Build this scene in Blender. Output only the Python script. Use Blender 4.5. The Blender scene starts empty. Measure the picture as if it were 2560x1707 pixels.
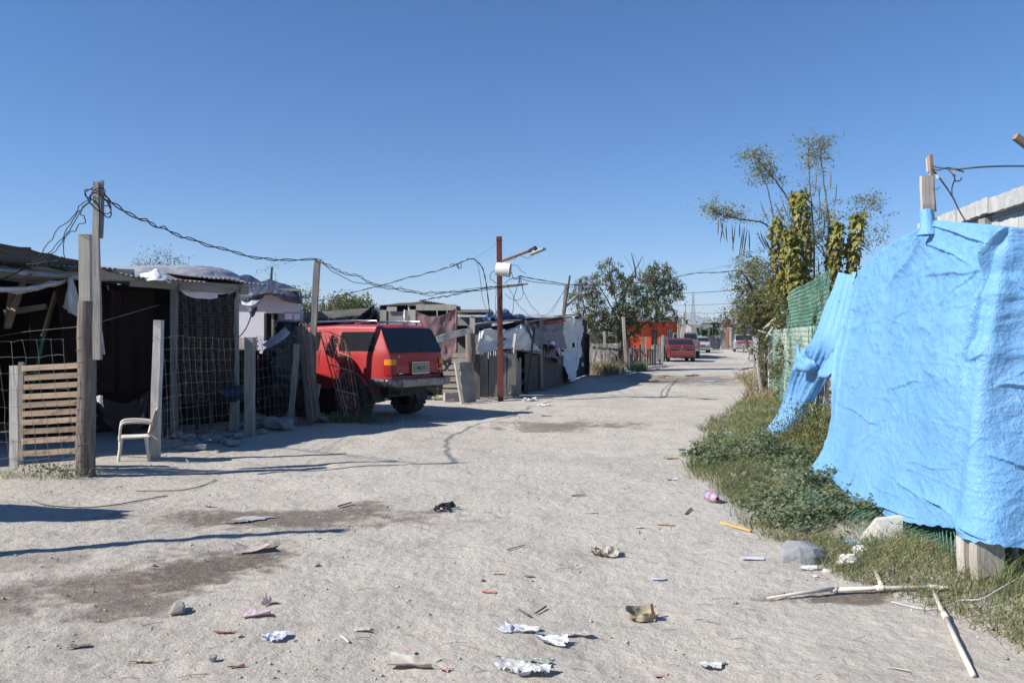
import bpy, math, random
import numpy as np
from mathutils import Vector, Matrix
random.seed(7)
RNG = np.random.default_rng(11)
scene = bpy.context.scene
COL = scene.collection
R = math.radians
F = 2062.0; HZ = 838.0; CH = 1.6          # focal length (px), horizon row, eye height (m)
# ---------------------------------------------------------------- camera
cam = bpy.data.cameras.new("camera"); camo = bpy.data.objects.new("camera", cam); COL.objects.link(camo)
camo.location = (0, 0, CH); camo.rotation_euler = (R(90), 0, 0)
cam.sensor_width = 36; cam.lens = F/2560*36; cam.shift_y = -15.5/2560; cam.clip_start = .05; cam.clip_end = 30000
scene.camera = camo
# ---------------------------------------------------------------- light
SUN_EL = 38.0
sunv = Vector((-.95, -.315, 0)).normalized()*math.cos(R(SUN_EL)); sunv.z = math.sin(R(SUN_EL))
w = bpy.data.worlds.new("World"); scene.world = w; w.use_nodes = True
nt = w.node_tree; bg = nt.nodes['Background']
sky = nt.nodes.new('ShaderNodeTexSky'); sky.sky_type = 'NISHITA'; sky.sun_disc = False
sky.sun_elevation = R(SUN_EL); sky.sun_rotation = math.atan2(sunv.x, sunv.y)
sky.altitude = 300; sky.air_density = 0.9; sky.dust_density = 0; sky.ozone_density = 8.5
hsv = nt.nodes.new('ShaderNodeHueSaturation'); hsv.inputs['Saturation'].default_value = 1.13
nt.links.new(sky.outputs[0], hsv.inputs['Color']); nt.links.new(hsv.outputs[0], bg.inputs[0]); bg.inputs[1].default_value = 0.082
sl = bpy.data.lights.new("sun", 'SUN'); so = bpy.data.objects.new("sun", sl); COL.objects.link(so)
sl.energy = 5.0; sl.angle = R(.55); sl.color = (1, .95, .88)
so.rotation_euler = (-sunv).to_track_quat('-Z', 'Y').to_euler(); so.location = (-20, -8, 20)
scene.view_settings.view_transform = 'Standard'; scene.view_settings.look = 'None'
scene.view_settings.gamma = 1; scene.view_settings.exposure = 0.70
scene.cycles.max_bounces = 6; scene.cycles.transparent_max_bounces = 12
# ---------------------------------------------------------------- helpers
def P(px, py, Y): return np.array([(px-1280)/F*Y, Y, CH+(HZ-py)/F*Y])
def _h(ix, iy, s):
    n = (ix.astype(np.int64)*374761393 + iy.astype(np.int64)*668265263 + s*1442695041) & 0xffffffff
    n = ((n ^ (n >> 13))*1274126177) & 0xffffffff
    return ((n ^ (n >> 16)) & 0xffff)/65535.0
def vn(x, y, s=0):
    x = np.asarray(x, float); y = np.asarray(y, float)
    xi = np.floor(x); yi = np.floor(y); fx = x-xi; fy = y-yi
    fx = fx*fx*(3-2*fx); fy = fy*fy*(3-2*fy)
    a = _h(xi, yi, s); b = _h(xi+1, yi, s); c = _h(xi, yi+1, s); d = _h(xi+1, yi+1, s)
    return (a+(b-a)*fx+(c-a)*fy+(a-b-c+d)*fx*fy)*2-1
def fbm(x, y, o=4, s=0, g=.5):
    r = 0; a = 1
    for i in range(o): r = r+a*vn(x*2**i, y*2**i, s+i*17); a *= g
    return r
def ridge(x, y, o=3, s=0):
    r = 0; a = 1
    for i in range(o): r = r+a*(1-np.abs(vn(x*2**i, y*2**i, s+i*31))*2); a *= .5
    return r
def sm(a, b, x): t = np.clip((x-a)/(b-a), 0, 1); return t*t*(3-2*t)
FENCE_R = [(0, 2.1), (5.06, 2.95), (7, 3.25), (9.5, 3.85), (13, 4.75), (21, 6.7), (50, 15), (90, 30)]
EDGE_R = [(0, 2.6), (4.4, 2.55), (5.0, 2.38), (5.4, 2.15), (6.6, 2.0), (7.6, 2.14), (8.4, 2.12), (9.2, 2.02), (10.5, 2.25), (12.6, 2.85), (15.6, 3.8), (18, 4.8), (22.4, 6.5), (30, 8.2), (50, 13.9), (90, 29)]
def interp(t, y): return np.interp(y, [a for a, b in t], [b for a, b in t])
def gh(x, y):
    x = np.asarray(x, float); y = np.asarray(y, float)
    fade = 1/(1+np.maximum(y-18, 0)/25)
    z = .030*fbm(x*.35, y*.5, 2, 3)*fade + .016*fbm(x*1.6, y*1.6, 3, 9)*fade
    z = z + .07*sm(-3.9, -5.2, x)*sm(4, 7, y)*sm(13, 10, y)*(1+.3*vn(x*2, y*2, 5))
    z = z + .09*sm(0, .9, x-interp(EDGE_R, y))*sm(60, 30, y)
    return z - .01
def gz(x, y): return float(gh(x, y))
def G(px, py, up=0.0):
    Y = CH*F/(py-HZ)
    for _ in range(3):
        z = gz((px-1280)/F*Y, Y); Y = (CH-z-up)*F/(py-HZ)
    return np.array([(px-1280)/F*Y, Y, z+up])
ORG = {}
def tag(o, label=None, cat=None, group=None, kind=None):
    if label: o['label'] = label
    if cat: o['category'] = cat
    if group: o['group'] = group
    if kind: o['kind'] = kind
    return o
def thing(name, label, cat, loc=(0, 0, 0), rz=0, group=None):
    o = bpy.data.objects.new(name, None); COL.objects.link(o); o.empty_display_size = .2
    o.location = loc; o.rotation_euler = (0, 0, rz); ORG[o.name] = np.array(loc, float)
    return tag(o, label, cat, group)
def finish(me, name, mat, parent, local, smooth, angle):
    me.name = name
    ms = mat if isinstance(mat, (list, tuple)) else [mat]
    for m in ms: me.materials.append(m)
    o = bpy.data.objects.new(name, me); COL.objects.link(o)
    n = len(me.vertices); co = np.empty(n*3); me.vertices.foreach_get('co', co); co = co.reshape(-1, 3)
    if parent is not None:
        o.parent = parent
        if not local: co = co-ORG[parent.name]; ORG[o.name] = ORG[parent.name]
    elif not local:
        c = (co.min(0)+co.max(0))/2; c[2] = co[:, 2].min(); co = co-c; o.location = c; ORG[o.name] = c
    else: ORG[o.name] = np.zeros(3)
    me.vertices.foreach_set('co', co.ravel())
    if smooth:
        me.polygons.foreach_set('use_smooth', [True]*len(me.polygons))
        if angle: me.set_sharp_from_angle(angle=R(angle))
    me.update()
    return o
def npmesh(name, V, Fc, mat, parent=None, local=False, smooth=False, angle=None, uv=None, attrs=None):
    V = np.asarray(V, float).reshape(-1, 3); Fc = np.asarray(Fc, int); m, k = Fc.shape
    me = bpy.data.meshes.new(name)
    me.vertices.add(len(V)); me.vertices.foreach_set('co', V.ravel())
    me.loops.add(m*k); me.loops.foreach_set('vertex_index', Fc.ravel().astype(np.int32))
    me.polygons.add(m); me.polygons.foreach_set('loop_start', np.arange(0, m*k, k, dtype=np.int32))
    me.update(calc_edges=True)
    if uv is not None:
        l = me.uv_layers.new(name='UVMap'); l.data.foreach_set('uv', np.asarray(uv, float)[Fc.ravel()].ravel())
    for nm, a in (attrs or {}).items():
        at = me.attributes.new(nm, 'FLOAT', 'POINT'); at.data.foreach_set('value', np.asarray(a, np.float32).ravel())
    return finish(me, name, mat, parent, local, smooth, angle)
def gridmesh(name, Pt, mat, parent=None, smooth=True, uvs=None, closed=False, attrs=None, local=False, angle=None):
    Pt = np.asarray(Pt, float); m, n = Pt.shape[:2]
    i = np.arange(m*n).reshape(m, n)
    if closed: i = np.concatenate([i, i[:, :1]], 1)
    Fc = np.stack([i[:-1, :-1], i[:-1, 1:], i[1:, 1:], i[1:, :-1]], -1).reshape(-1, 4)
    if uvs is None:
        U, V = np.meshgrid(np.linspace(0, 1, n), np.linspace(0, 1, m)); uvs = np.stack([U, V], -1)
    return npmesh(name, Pt.reshape(-1, 3), Fc, mat, parent, local, smooth, angle, uvs.reshape(-1, 2), attrs)
class MB:
    def __init__(s): s.v = []; s.f = []; s.uv = []; s.mi = []; s.n = 0; s.cm = 0
    def add(s, vs, fs, uvs=None):
        for v in vs: s.v.append((float(v[0]), float(v[1]), float(v[2])))
        for k, f in enumerate(fs):
            s.f.append([a+s.n for a in f]); s.mi.append(s.cm)
            s.uv.append(uvs[k] if uvs else [(vs[a][0]+vs[a][1], vs[a][2]) for a in f])
        s.n += len(vs); return s
    def beam(s, p0, p1, w, h=None, up=(0, 0, 1), n=1, j=0.0, taper=1.0, ch=0.0, bend=0.0):
        h = h or w; p0 = Vector([float(a) for a in p0]); p1 = Vector([float(a) for a in p1]); d = p1-p0; L = d.length
        if L < 1e-6: return s
        d.normalize(); u = Vector(up)
        if abs(d.dot(u)) > .98: u = Vector((0, 1, 0)) if abs(d.y) < .9 else Vector((1, 0, 0))
        a = d.cross(u).normalized(); b = a.cross(d).normalized()
        c = ch*min(w, h)
        sec = [(-w/2, -h/2), (w/2, -h/2), (w/2, h/2), (-w/2, h/2)] if not ch else \
              [(-w/2+c, -h/2), (w/2-c, -h/2), (w/2, -h/2+c), (w/2, h/2-c), (w/2-c, h/2), (-w/2+c, h/2), (-w/2, h/2-c), (-w/2, -h/2+c)]
        k = len(sec); per = [0]
        for i in range(k): q = sec[(i+1) % k]; per.append(per[-1]+math.hypot(q[0]-sec[i][0], q[1]-sec[i][1]))
        off = random.random()*50; vs = []; fs = []; uv = []
        for i in range(n+1):
            t = i/n; q = p0+d*L*t; sc = 1+(taper-1)*t
            jx = random.uniform(-j, j)+bend*math.sin(math.pi*t); jy = random.uniform(-j, j)
            for (x, y) in sec: vs.append(q+a*(x*sc+jx+random.uniform(-j, j)*.4)+b*(y*sc+jy+random.uniform(-j, j)*.4))
        for i in range(n):
            for m in range(k):
                fs.append([i*k+m, i*k+(m+1) % k, (i+1)*k+(m+1) % k, (i+1)*k+m])
                uv.append([(per[m]+off, L*i/n), (per[m+1]+off, L*i/n), (per[m+1]+off, L*(i+1)/n), (per[m]+off, L*(i+1)/n)])
        fs.append(list(range(k))[::-1]); uv.append([(off+sec[m][0]*.2, sec[m][1]*.2) for m in range(k)][::-1])
        fs.append([n*k+m for m in range(k)]); uv.append([(off+sec[m][0]*.2, sec[m][1]*.2) for m in range(k)])
        return s.add(vs, fs, uv)
    def box(s, c, sz, R3=None, up=None):
        x, y, z = [a/2 for a in sz]; M = R3 or Matrix.Identity(3); c = Vector([float(a) for a in c])
        loc = [(-x, -y, -z), (x, -y, -z), (x, y, -z), (-x, y, -z), (-x, -y, z), (x, -y, z), (x, y, z), (-x, y, z)]
        fs = [[0, 3, 2, 1], [4, 5, 6, 7], [0, 1, 5, 4], [1, 2, 6, 5], [2, 3, 7, 6], [3, 0, 4, 7]]
        ax = [(0, 1), (0, 1), (0, 2), (1, 2), (0, 2), (1, 2)]
        uv = [[(loc[a][ax[i][0]], loc[a][ax[i][1]]) for a in f] for i, f in enumerate(fs)]
        return s.add([c+M @ Vector(l) for l in loc], fs, uv)
    def tube(s, pts, r, n=6, cap=True, close=False):
        pts = [Vector([float(a) for a in p]) for p in pts]; m = len(pts)
        rs = list(r) if hasattr(r, '__len__') else [r]*m
        t0 = (pts[1]-pts[0]).normalized(); a = t0.orthogonal().normalized(); vs = []; fs = []; uv = []; L = 0; Ls = []
        for i, p in enumerate(pts):
            t = (pts[min(i+1, m-1)]-pts[max(i-1, 0)])
            t = t.normalized() if t.length > 1e-9 else t0
            a = (a-t*a.dot(t)); a = a.normalized() if a.length > 1e-6 else t.orthogonal().normalized(); b = t.cross(a)
            if i: L += (p-pts[i-1]).length
            Ls.append(L)
            for k in range(n):
                g = 2*math.pi*k/n; vs.append(p+(a*math.cos(g)+b*math.sin(g))*rs[i])
        C = 6.28*max(rs)
        for i in range(m-1):
            for k in range(n):
                fs.append([i*n+k, i*n+(k+1) % n, (i+1)*n+(k+1) % n, (i+1)*n+k])
                uv.append([(k/n*C, Ls[i]), ((k+1)/n*C, Ls[i]), ((k+1)/n*C, Ls[i+1]), (k/n*C, Ls[i+1])])
        if cap:
            fs.append(list(range(n))[::-1]); uv.append([(0, 0)]*n)
            fs.append([(m-1)*n+k for k in range(n)]); uv.append([(0, 0)]*n)
        return s.add(vs, fs, uv)
    def lathe(s, prof, c, axis='Z', n=24, M=None):
        vs = []; fs = []; c = Vector([float(a) for a in c]); m = len(prof)
        for (r, z) in prof:
            for k in range(n):
                g = 2*math.pi*k/n; q = Vector((r*math.cos(g), r*math.sin(g), z))
                if axis == 'Y': q = Vector((q.x, q.z, q.y))
                if axis == 'X': q = Vector((q.z, q.x, q.y))
                if M is not None: q = M @ q
                vs.append(c+q)
        for i in range(m-1):
            for k in range(n): fs.append([i*n+k, i*n+(k+1) % n, (i+1)*n+(k+1) % n, (i+1)*n+k])
        return s.add(vs, fs)
    def poly(s, pts, d):      # flat outline with real thickness d (vector)
        pts = [np.asarray(p, float) for p in pts]; d = np.asarray(d, float); k = len(pts)
        vs = pts+[p+d for p in pts]
        fs = [list(range(k)), [k+i for i in range(k)][::-1]]+[[i, k+i, k+(i+1) % k, (i+1) % k] for i in range(k)]
        return s.add(vs, fs)
    def build(s, name, mat, parent=None, local=False, smooth=False, angle=None):
        me = bpy.data.meshes.new(name); me.from_pydata(s.v, [], s.f); me.update()
        l = me.uv_layers.new(name='UVMap'); l.data.foreach_set('uv', [c for f in s.uv for p in f for c in p])
        me.polygons.foreach_set('material_index', s.mi)
        return finish(me, name, mat, parent, local, smooth, angle)
def cr(A, n):                 # Catmull-Rom resample along axis 0
    A = np.asarray(A, float); m = len(A); t = np.linspace(0, m-1, n); i = np.minimum(t.astype(int), m-2); f = (t-i)
    f = f.reshape([-1]+[1]*(A.ndim-1))
    p0 = A[np.maximum(i-1, 0)]; p1 = A[i]; p2 = A[i+1]; p3 = A[np.minimum(i+2, m-1)]
    return .5*((2*p1)+(-p0+p2)*f+(2*p0-5*p1+4*p2-p3)*f*f+(-p0+3*p1-3*p2+p3)*f**3)
def sheet(name, net, nu, nv, mat, parent=None, folds=(), rough=.0, rs=6.0, seed=1, keep=None, attrs=None, holes=()):
    """cloth through a control net; folds = (amp, freq_u, freq_v); rough = crinkle height"""
    A = np.asarray(net, float); A = cr(A, nv); A = cr(A.transpose(1, 0, 2), nu).transpose(1, 0, 2)
    dv = np.gradient(A, axis=0); du = np.gradient(A, axis=1); N = np.cross(du, dv)
    N /= np.maximum(np.linalg.norm(N, axis=2, keepdims=True), 1e-9)
    U, V = np.meshgrid(np.linspace(0, 1, nu), np.linspace(0, 1, nv)); D = np.zeros_like(U)
    for i, (a, fu, fv) in enumerate(folds): D += a*fbm(U*fu, V*fv, 2, seed+i*7)
    if rough:
        S = np.cumsum(np.linalg.norm(du, axis=2), 1); T = np.cumsum(np.linalg.norm(dv, axis=2), 0)
        D += rough*ridge(S*rs, T*rs, 3, seed+50)
    A = A+N*D[..., None]
    i = np.arange(nu*nv).reshape(nv, nu)
    Fc = np.stack([i[:-1, :-1], i[:-1, 1:], i[1:, 1:], i[1:, :-1]], -1).reshape(-1, 4)
    if holes:
        uc = ((U[:-1, :-1]+U[1:, 1:])/2).ravel(); vc = ((V[:-1, :-1]+V[1:, 1:])/2).ravel(); k = np.ones(len(uc), bool)
        for (hu, hv, ru, rv) in holes:
            k &= ((uc-hu)/ru)**2+((vc-hv)/rv)**2 > 1+.5*vn(uc*40, vc*40, 3)
        Fc = Fc[k]
    at = {'shade': attrs(U, V)} if attrs else None
    return npmesh(name, A.reshape(-1, 3), Fc, mat, parent, False, True, None, np.stack([U, V], -1).reshape(-1, 2), at)
# ---------------------------------------------------------------- materials
def newmat(name):
    m = bpy.data.materials.new(name); m.use_nodes = True; return m, m.node_tree, m.node_tree.nodes['Principled BSDF']
def nd(t, typ, **kw):
    n = t.nodes.new(typ)
    for k, v in kw.items(): setattr(n, k, v)
    return n
def mixc(t, fac, a, b, blend='MIX'):
    n = nd(t, 'ShaderNodeMix', data_type='RGBA', blend_type=blend)
    for s, v in ((0, fac), (6, a), (7, b)):
        if hasattr(v, 'is_output') or hasattr(v, 'links'): t.links.new(v, n.inputs[s])
        else: n.inputs[s].default_value = v if s == 0 else (*v, 1)
    return n.outputs[2]
def noise(t, vec, scale, detail=4, rough=.55, dist=0):
    n = nd(t, 'ShaderNodeTexNoise'); n.inputs['Scale'].default_value = scale; n.inputs['Detail'].default_value = detail
    n.inputs['Roughness'].default_value = rough; n.inputs['Distortion'].default_value = dist
    if vec is not None: t.links.new(vec, n.inputs['Vector'])
    return n.outputs[0]
def ramp(t, fac, stops):
    n = nd(t, 'ShaderNodeValToRGB'); t.links.new(fac, n.inputs[0]); e = n.color_ramp.elements
    while len(e) < len(stops): e.new(.5)
    for i, (p, c) in enumerate(stops): e[i].position = p; e[i].color = (*c, 1) if len(c) == 3 else c
    return n.outputs[0]
def coords(t, kind='Object', sc=(1, 1, 1)):
    tc = nd(t, 'ShaderNodeTexCoord'); mp = nd(t, 'ShaderNodeMapping'); mp.inputs['Scale'].default_value = sc
    t.links.new(tc.outputs[kind], mp.inputs[0]); return mp.outputs[0]
def bump(t, b, h, st, dist=.02):
    n = nd(t, 'ShaderNodeBump'); n.inputs['Strength'].default_value = st; n.inputs['Distance'].default_value = dist
    t.links.new(h, n.inputs['Height']); t.links.new(n.outputs[0], b.inputs['Normal'])
def mat(name, c1, c2=None, rough=.8, sc=3.0, bs=40, bst=.3, metal=0.0, stretch=(1, 1, 1), spots=None, spec=.4, coat=0, trans=0.0, kind='Object', dist=.01):
    m, t, b = newmat(name); c2 = c2 or tuple(x*.75 for x in c1)
    v = coords(t, kind, stretch)
    f = ramp(t, noise(t, v, sc, 6, .62), [(.35, (0, 0, 0)), (.68, (1, 1, 1))])
    c = mixc(t, f, c1, c2)
    if spots:   # (colour, scale, threshold)
        f2 = ramp(t, noise(t, v, spots[1], 5, .6, .6), [(spots[2], (0, 0, 0)), (spots[2]+.07, (1, 1, 1))]); c = mixc(t, f2, c, spots[0])
    t.links.new(c, b.inputs['Base Color']); b.inputs['Roughness'].default_value = rough; b.inputs['Metallic'].default_value = metal
    b.inputs['Specular IOR Level'].default_value = spec; b.inputs['Coat Weight'].default_value = coat
    if bst: bump(t, b, noise(t, v, bs, 4, .6), bst, dist)
    if trans:
        tr = nd(t, 'ShaderNodeBsdfTranslucent'); mx = nd(t, 'ShaderNodeMixShader'); mx.inputs[0].default_value = trans
        t.links.new(c, tr.inputs[0]); t.links.new(b.outputs[0], mx.inputs[1]); t.links.new(tr.outputs[0], mx.inputs[2])
        t.links.new(mx.outputs[0], t.nodes['Material Output'].inputs[0])
    return m
def wood(name, c1, c2, knots=(.08, .06, .045), rough=.85, crack=1.0):
    m, t, b = newmat(name)
    v = coords(t, 'UV', (55, 2.2, 1)); vb = coords(t, 'UV', (6, 1.2, 1)); oi = nd(t, 'ShaderNodeObjectInfo')
    g = noise(t, v, 1, 5, .65, .4); big = noise(t, vb, 1.2, 3, .6)
    c = mixc(t, ramp(t, g, [(.3, (0, 0, 0)), (.72, (1, 1, 1))]), c1, c2)
    c = mixc(t, ramp(t, big, [(.4, (0, 0, 0)), (.75, (.55,)*3)]), c, tuple(x*.6 for x in c2))
    c = mixc(t, ramp(t, noise(t, coords(t, 'UV', (9, 4, 1)), 2.2, 2), [(.70, (0, 0, 0)), (.76, (1, 1, 1))]), c, knots)
    hs = nd(t, 'ShaderNodeHueSaturation'); mr = nd(t, 'ShaderNodeMapRange'); mr.inputs[3].default_value = .78; mr.inputs[4].default_value = 1.22
    t.links.new(oi.outputs['Random'], mr.inputs[0]); t.links.new(mr.outputs[0], hs.inputs['Value']); t.links.new(c, hs.inputs['Color'])
    t.links.new(hs.outputs[0], b.inputs['Base Color']); b.inputs['Roughness'].default_value = rough; b.inputs['Specular IOR Level'].default_value = .2
    bump(t, b, g, .6*crack, .006)
    return m
def leafmat(name, stops, trans=.3, rough=.6):
    m, t, b = newmat(name); ge = nd(t, 'ShaderNodeNewGeometry')
    c = ramp(t, ge.outputs['Random Per Island'], stops)
    c = mixc(t, ramp(t, noise(t, coords(t, 'Object'), 1.6, 3), [(.35, (0, 0, 0)), (.7, (.6,)*3)]), c, tuple(x*.75 for x in stops[0][1]))
    t.links.new(c, b.inputs['Base Color']); b.inputs['Roughness'].default_value = rough; b.inputs['Specular IOR Level'].default_value = .3
    tr = nd(t, 'ShaderNodeBsdfTranslucent'); mx = nd(t, 'ShaderNodeMixShader'); mx.inputs[0].default_value = trans
    t.links.new(c, tr.inputs[0]); t.links.new(b.outputs[0], mx.inputs[1]); t.links.new(tr.outputs[0], mx.inputs[2])
    t.links.new(mx.outputs[0], t.nodes['Material Output'].inputs[0]); return m
W_GREY = wood('weathered_wood', (.35, .325, .29), (.17, .155, .14))
W_PALE = wood('pale_wood', (.50, .46, .40), (.34, .31, .27))
W_TAN = wood('tan_wood', (.42, .325, .235), (.27, .20, .14))
W_DARK = wood('dark_wood', (.16, .14, .125), (.065, .055, .05))
W_LOG = wood('bark_wood', (.27, .23, .195), (.075, .062, .055), crack=2.5)
W_WHITE = wood('whitewashed_wood', (.62, .60, .57), (.36, .34, .31))
M_WIRE = mat('galvanised_wire', (.26, .25, .23), (.14, .12, .10), .5, metal=.5, bst=0)
M_CABLE = mat('black_cable', (.03, .03, .033), rough=.5, bst=0)
M_CABLEG = mat('grey_cable', (.12, .12, .12), rough=.6, bst=0)
M_ZINC = mat('corrugated_zinc', (.42, .42, .42), (.25, .235, .22), .45, 4, 60, .1, .75, spots=((.22, .10, .055), 2.2, .60))
M_RUST = mat('rusty_steel', (.23, .085, .05), (.12, .045, .03), .8, 6, 60, .3, .2)
M_POLE = mat('red_oxide_pole', (.15, .040, .026), (.095, .030, .022), .7, 4, 50, .2, stretch=(1, 1, .3), spots=((.28, .16, .12), 5, .62))
M_WHITEC = mat('white_cloth', (.66, .65, .64), (.48, .46, .44), .8, 3, 30, .35, spots=((.30, .26, .22), 3.0, .64), trans=.15)
M_WHITET = mat('white_tarp', (.82, .81, .80), (.72, .71, .69), .55, 2, 26, .3, spots=((.45, .41, .37), 2.4, .70), trans=.12)
M_LILAC = mat('faded_grey_tarp', (.24, .22, .25), (.16, .14, .155), .6, 2, 26, .4, spots=((.26, .16, .14), 1.6, .62), trans=.1)
M_PINK = mat('faded_pink_tarp', (.24, .15, .15), (.17, .115, .115), .7, 1.6, 26, .4, spots=((.34, .10, .07), 2.0, .58), trans=.05)
M_NAVY = mat('navy_tarp', (.045, .06, .10), (.03, .038, .06), .55, 3, 26, .5, spots=((.20, .20, .22), 5.5, .74))
M_GREYT = mat('grey_tarp', (.40, .40, .42), (.27, .27, .29), .5, 3, 26, .3)
M_BLACKT = mat('black_plastic', (.018, .018, .02), (.03, .03, .03), .35, 3, 26, .4)
M_PLASTER = mat('white_plaster', (.70, .71, .76), (.60, .61, .66), .9, 2, 40, .2, spots=((.36, .34, .33), 2.5, .68))
M_CONC = mat('grey_concrete', (.33, .32, .305), (.22, .215, .21), .9, 4, 50, .5)
M_DARKIN = mat('dark_shade_boards', (.022, .019, .017), (.012, .011, .010), .9, 3, 30, .3)  # near-black base colour carries the deep shade of the interiors
M_GLASS = mat('dark_glass', (.014, .016, .018), (.02, .022, .024), .06, bst=0, spec=.6)
M_BLACK = mat('black_rubber', (.035, .034, .033), (.075, .07, .064), .8, 9, 80, .2)
M_CHROME = mat('chrome', (.55, .55, .56), (.4, .4, .4), .22, metal=1, bst=0)
M_GREYM = mat('bare_bumper_steel', (.34, .32, .29), (.17, .155, .14), .5, 5, 50, .3, .35)
M_PVC = mat('white_pvc', (.66, .62, .55), (.48, .40, .32), .5, 7, 50, .15)
M_STONE = mat('limestone', (.34, .32, .30), (.22, .21, .20), .9, 7, 40, .5)
M_BARK = mat('bark', (.085, .07, .055), (.04, .034, .028), .9, 8, 40, .6, stretch=(1, 1, .3))
M_TWIG = mat('grey_twig', (.15, .12, .095), (.085, .07, .055), .9, bst=0)
# ================================================================ SETTING
def wetf(x, y):
    e = lambda cx, cy, rx, ry, an=0: ((((x-cx)*math.cos(an)+(y-cy)*math.sin(an))/rx)**2+((-(x-cx)*math.sin(an)+(y-cy)*math.cos(an))/ry)**2)
    n = .60*fbm(x*2.2, y*2.2, 4, 77)+.40*fbm(x*9, y*16, 3, 5)+.15*vn(x*40, y*50, 6)
    r = 0
    for cx, cy, rx, ry, an, k in ((-2.15, 7.35, 1.25, .50, .03, .9), (-2.75, 7.3, .7, .5, 0, .55), (-2.2, 5.65, .48, .70, -.5, 1.0), (-2.65, 5.15, .75, .55, 0, .85), (-3.2, 4.7, .6, .4, 0, .7),
                                  (-3.6, 5.9, .6, .35, .2, .5), (.75, 14.9, 1.5, .8, -.1, .8), (6.3, 30, 3.2, 3.4, .2, .75), (4.2, 34, 2.2, 1.2, .1, .7), (.0, 15.2, .5, .4, 0, .5),
                                  (1.95, 5.08, .34, .13, 0, 1.25), (13, 58, 3, 4, 0, .5), (11, 45, 3, 3, 0, .35)):
        r = np.maximum(r, k*sm(1.25, .45, np.sqrt(e(cx, cy, rx, ry, an))+n*.75))
    ln = lambda x0, y0, x1, y1, wd: np.exp(-(((x-x0)*(y1-y0)-(y-y0)*(x1-x0))/math.hypot(x1-x0, y1-y0)/wd)**2)*sm(0, .15, ((x-x0)*(x1-x0)+(y-y0)*(y1-y0))/((x1-x0)**2+(y1-y0)**2))*sm(1, .8, ((x-x0)*(x1-x0)+(y-y0)*(y1-y0))/((x1-x0)**2+(y1-y0)**2))
    t = .22*ln(-3.0, 4.1, -1.0, 7.1, .03)+.06*ln(-1.6, 7.0, .3, 15, .05)
    return np.clip(r+t*(.6+.4*vn(x*6, y*6, 8)), 0, 1)
def axis_pts(a, b, step, grow, far):
    r = list(np.arange(a, b, step)); s = step
    while r[-1] < far: s *= grow; r.append(r[-1]+s)
    return r
def make_ground():
    xp = axis_pts(0, 3.6, .0145, 1.022, 9); 
    s = xp[-1]-xp[-2]
    while xp[-1] < 14000: s *= 1.12; xp.append(xp[-1]+s)
    xs = np.array([-a for a in xp[:0:-1]]+xp)
    ys = [3.0]
    while ys[-1] < 40: ys.append(ys[-1]+max(.013, .0043*ys[-1]))
    s = ys[-1]-ys[-2]
    while ys[-1] < 16000: s *= 1.13; ys.append(ys[-1]+s)
    b = [3.0]; s = .03
    while b[-1] > -400: s *= 1.22; b.append(b[-1]-s)
    ys = np.array(b[:0:-1]+ys)
    X, Y = np.meshgrid(xs, ys); Z = gh(X, Y)
    fd = 1/(1+(np.maximum(Y, 3)/9)**2)*(np.abs(X) < 30)
    wet = wetf(X, Y)*(Y > 2)*(Y < 90)
    Z = Z+(.007*fbm(X*5, Y*5, 3, 21)+.0042*ridge(X*11, Y*11, 3, 33)+.002*fbm(X*38, Y*38, 2, 41))*fd*(1-.6*wet)
    Z -= .012*wet
    m, t, b = newmat('dry_dirt')
    v = coords(t, 'Object', (1, 1, 1))
    c = mixc(t, ramp(t, noise(t, v, .55, 8, .62), [(.3, (0, 0, 0)), (.7, (1, 1, 1))]), (.472, .432, .368), (.365, .332, .283))
    c = mixc(t, ramp(t, noise(t, v, .22, 5, .65, .5), [(.42, (0, 0, 0)), (.60, (.55,)*3)]), c, (.52, .48, .415))
    c = mixc(t, ramp(t, noise(t, v, 1.9, 7, .72, .4), [(.52, (0, 0, 0)), (.66, (.6,)*3)]), c, (.27, .24, .21))
    c = mixc(t, ramp(t, noise(t, v, 9, 6, .7), [(.42, (0, 0, 0)), (.66, (.7,)*3)]), c, (.48, .445, .40))
    c = mixc(t, ramp(t, noise(t, v, 34, 4, .7), [(.56, (0, 0, 0)), (.74, (.6,)*3)]), c, (.22, .19, .165))
    at = nd(t, 'ShaderNodeAttribute', attribute_name='wet')
    wf = nd(t, 'ShaderNodeMath', operation='MULTIPLY'); t.links.new(at.outputs['Fac'], wf.inputs[0]); t.links.new(ramp(t, noise(t, v, 20, 5, .7), [(.25, (.75,)*3), (.55, (1, 1, 1))]), wf.inputs[1])
    c = mixc(t, wf.outputs[0], c, (.155, .122, .095))
    t.links.new(c, b.inputs['Base Color']); b.inputs['Specular IOR Level'].default_value = .25
    rr = ramp(t, at.outputs['Fac'], [(.2, (.95,)*3), (1, (.55,)*3)]); t.links.new(rr, b.inputs['Roughness'])
    hh = nd(t, 'ShaderNodeMath', operation='ADD'); t.links.new(noise(t, v, 60, 5, .75), hh.inputs[0])
    h2 = nd(t, 'ShaderNodeMath', operation='MULTIPLY'); h2.inputs[1].default_value = 2.2; t.links.new(noise(t, v, 13, 5, .6), h2.inputs[0]); t.links.new(h2.outputs[0], hh.inputs[1])
    bump(t, b, hh.outputs[0], .7, .022)
    i = np.arange(X.size).reshape(X.shape)
    Fc = np.stack([i[:-1, :-1], i[:-1, 1:], i[1:, 1:], i[1:, :-1]], -1).reshape(-1, 4)
    g = npmesh('ground', np.stack([X, Y, Z], -1), Fc, m, None, True, True, None, None, {'wet': wet})
    tag(g, kind='structure')
make_ground()
M_WATER = mat('muddy_water', (.22, .20, .17), rough=.04, bst=.02, bs=8, spec=.6)
M_MILK = mat('cloudy_water', (.50, .50, .50), (.44, .44, .44), rough=.12, bst=.02, bs=8)
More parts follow.
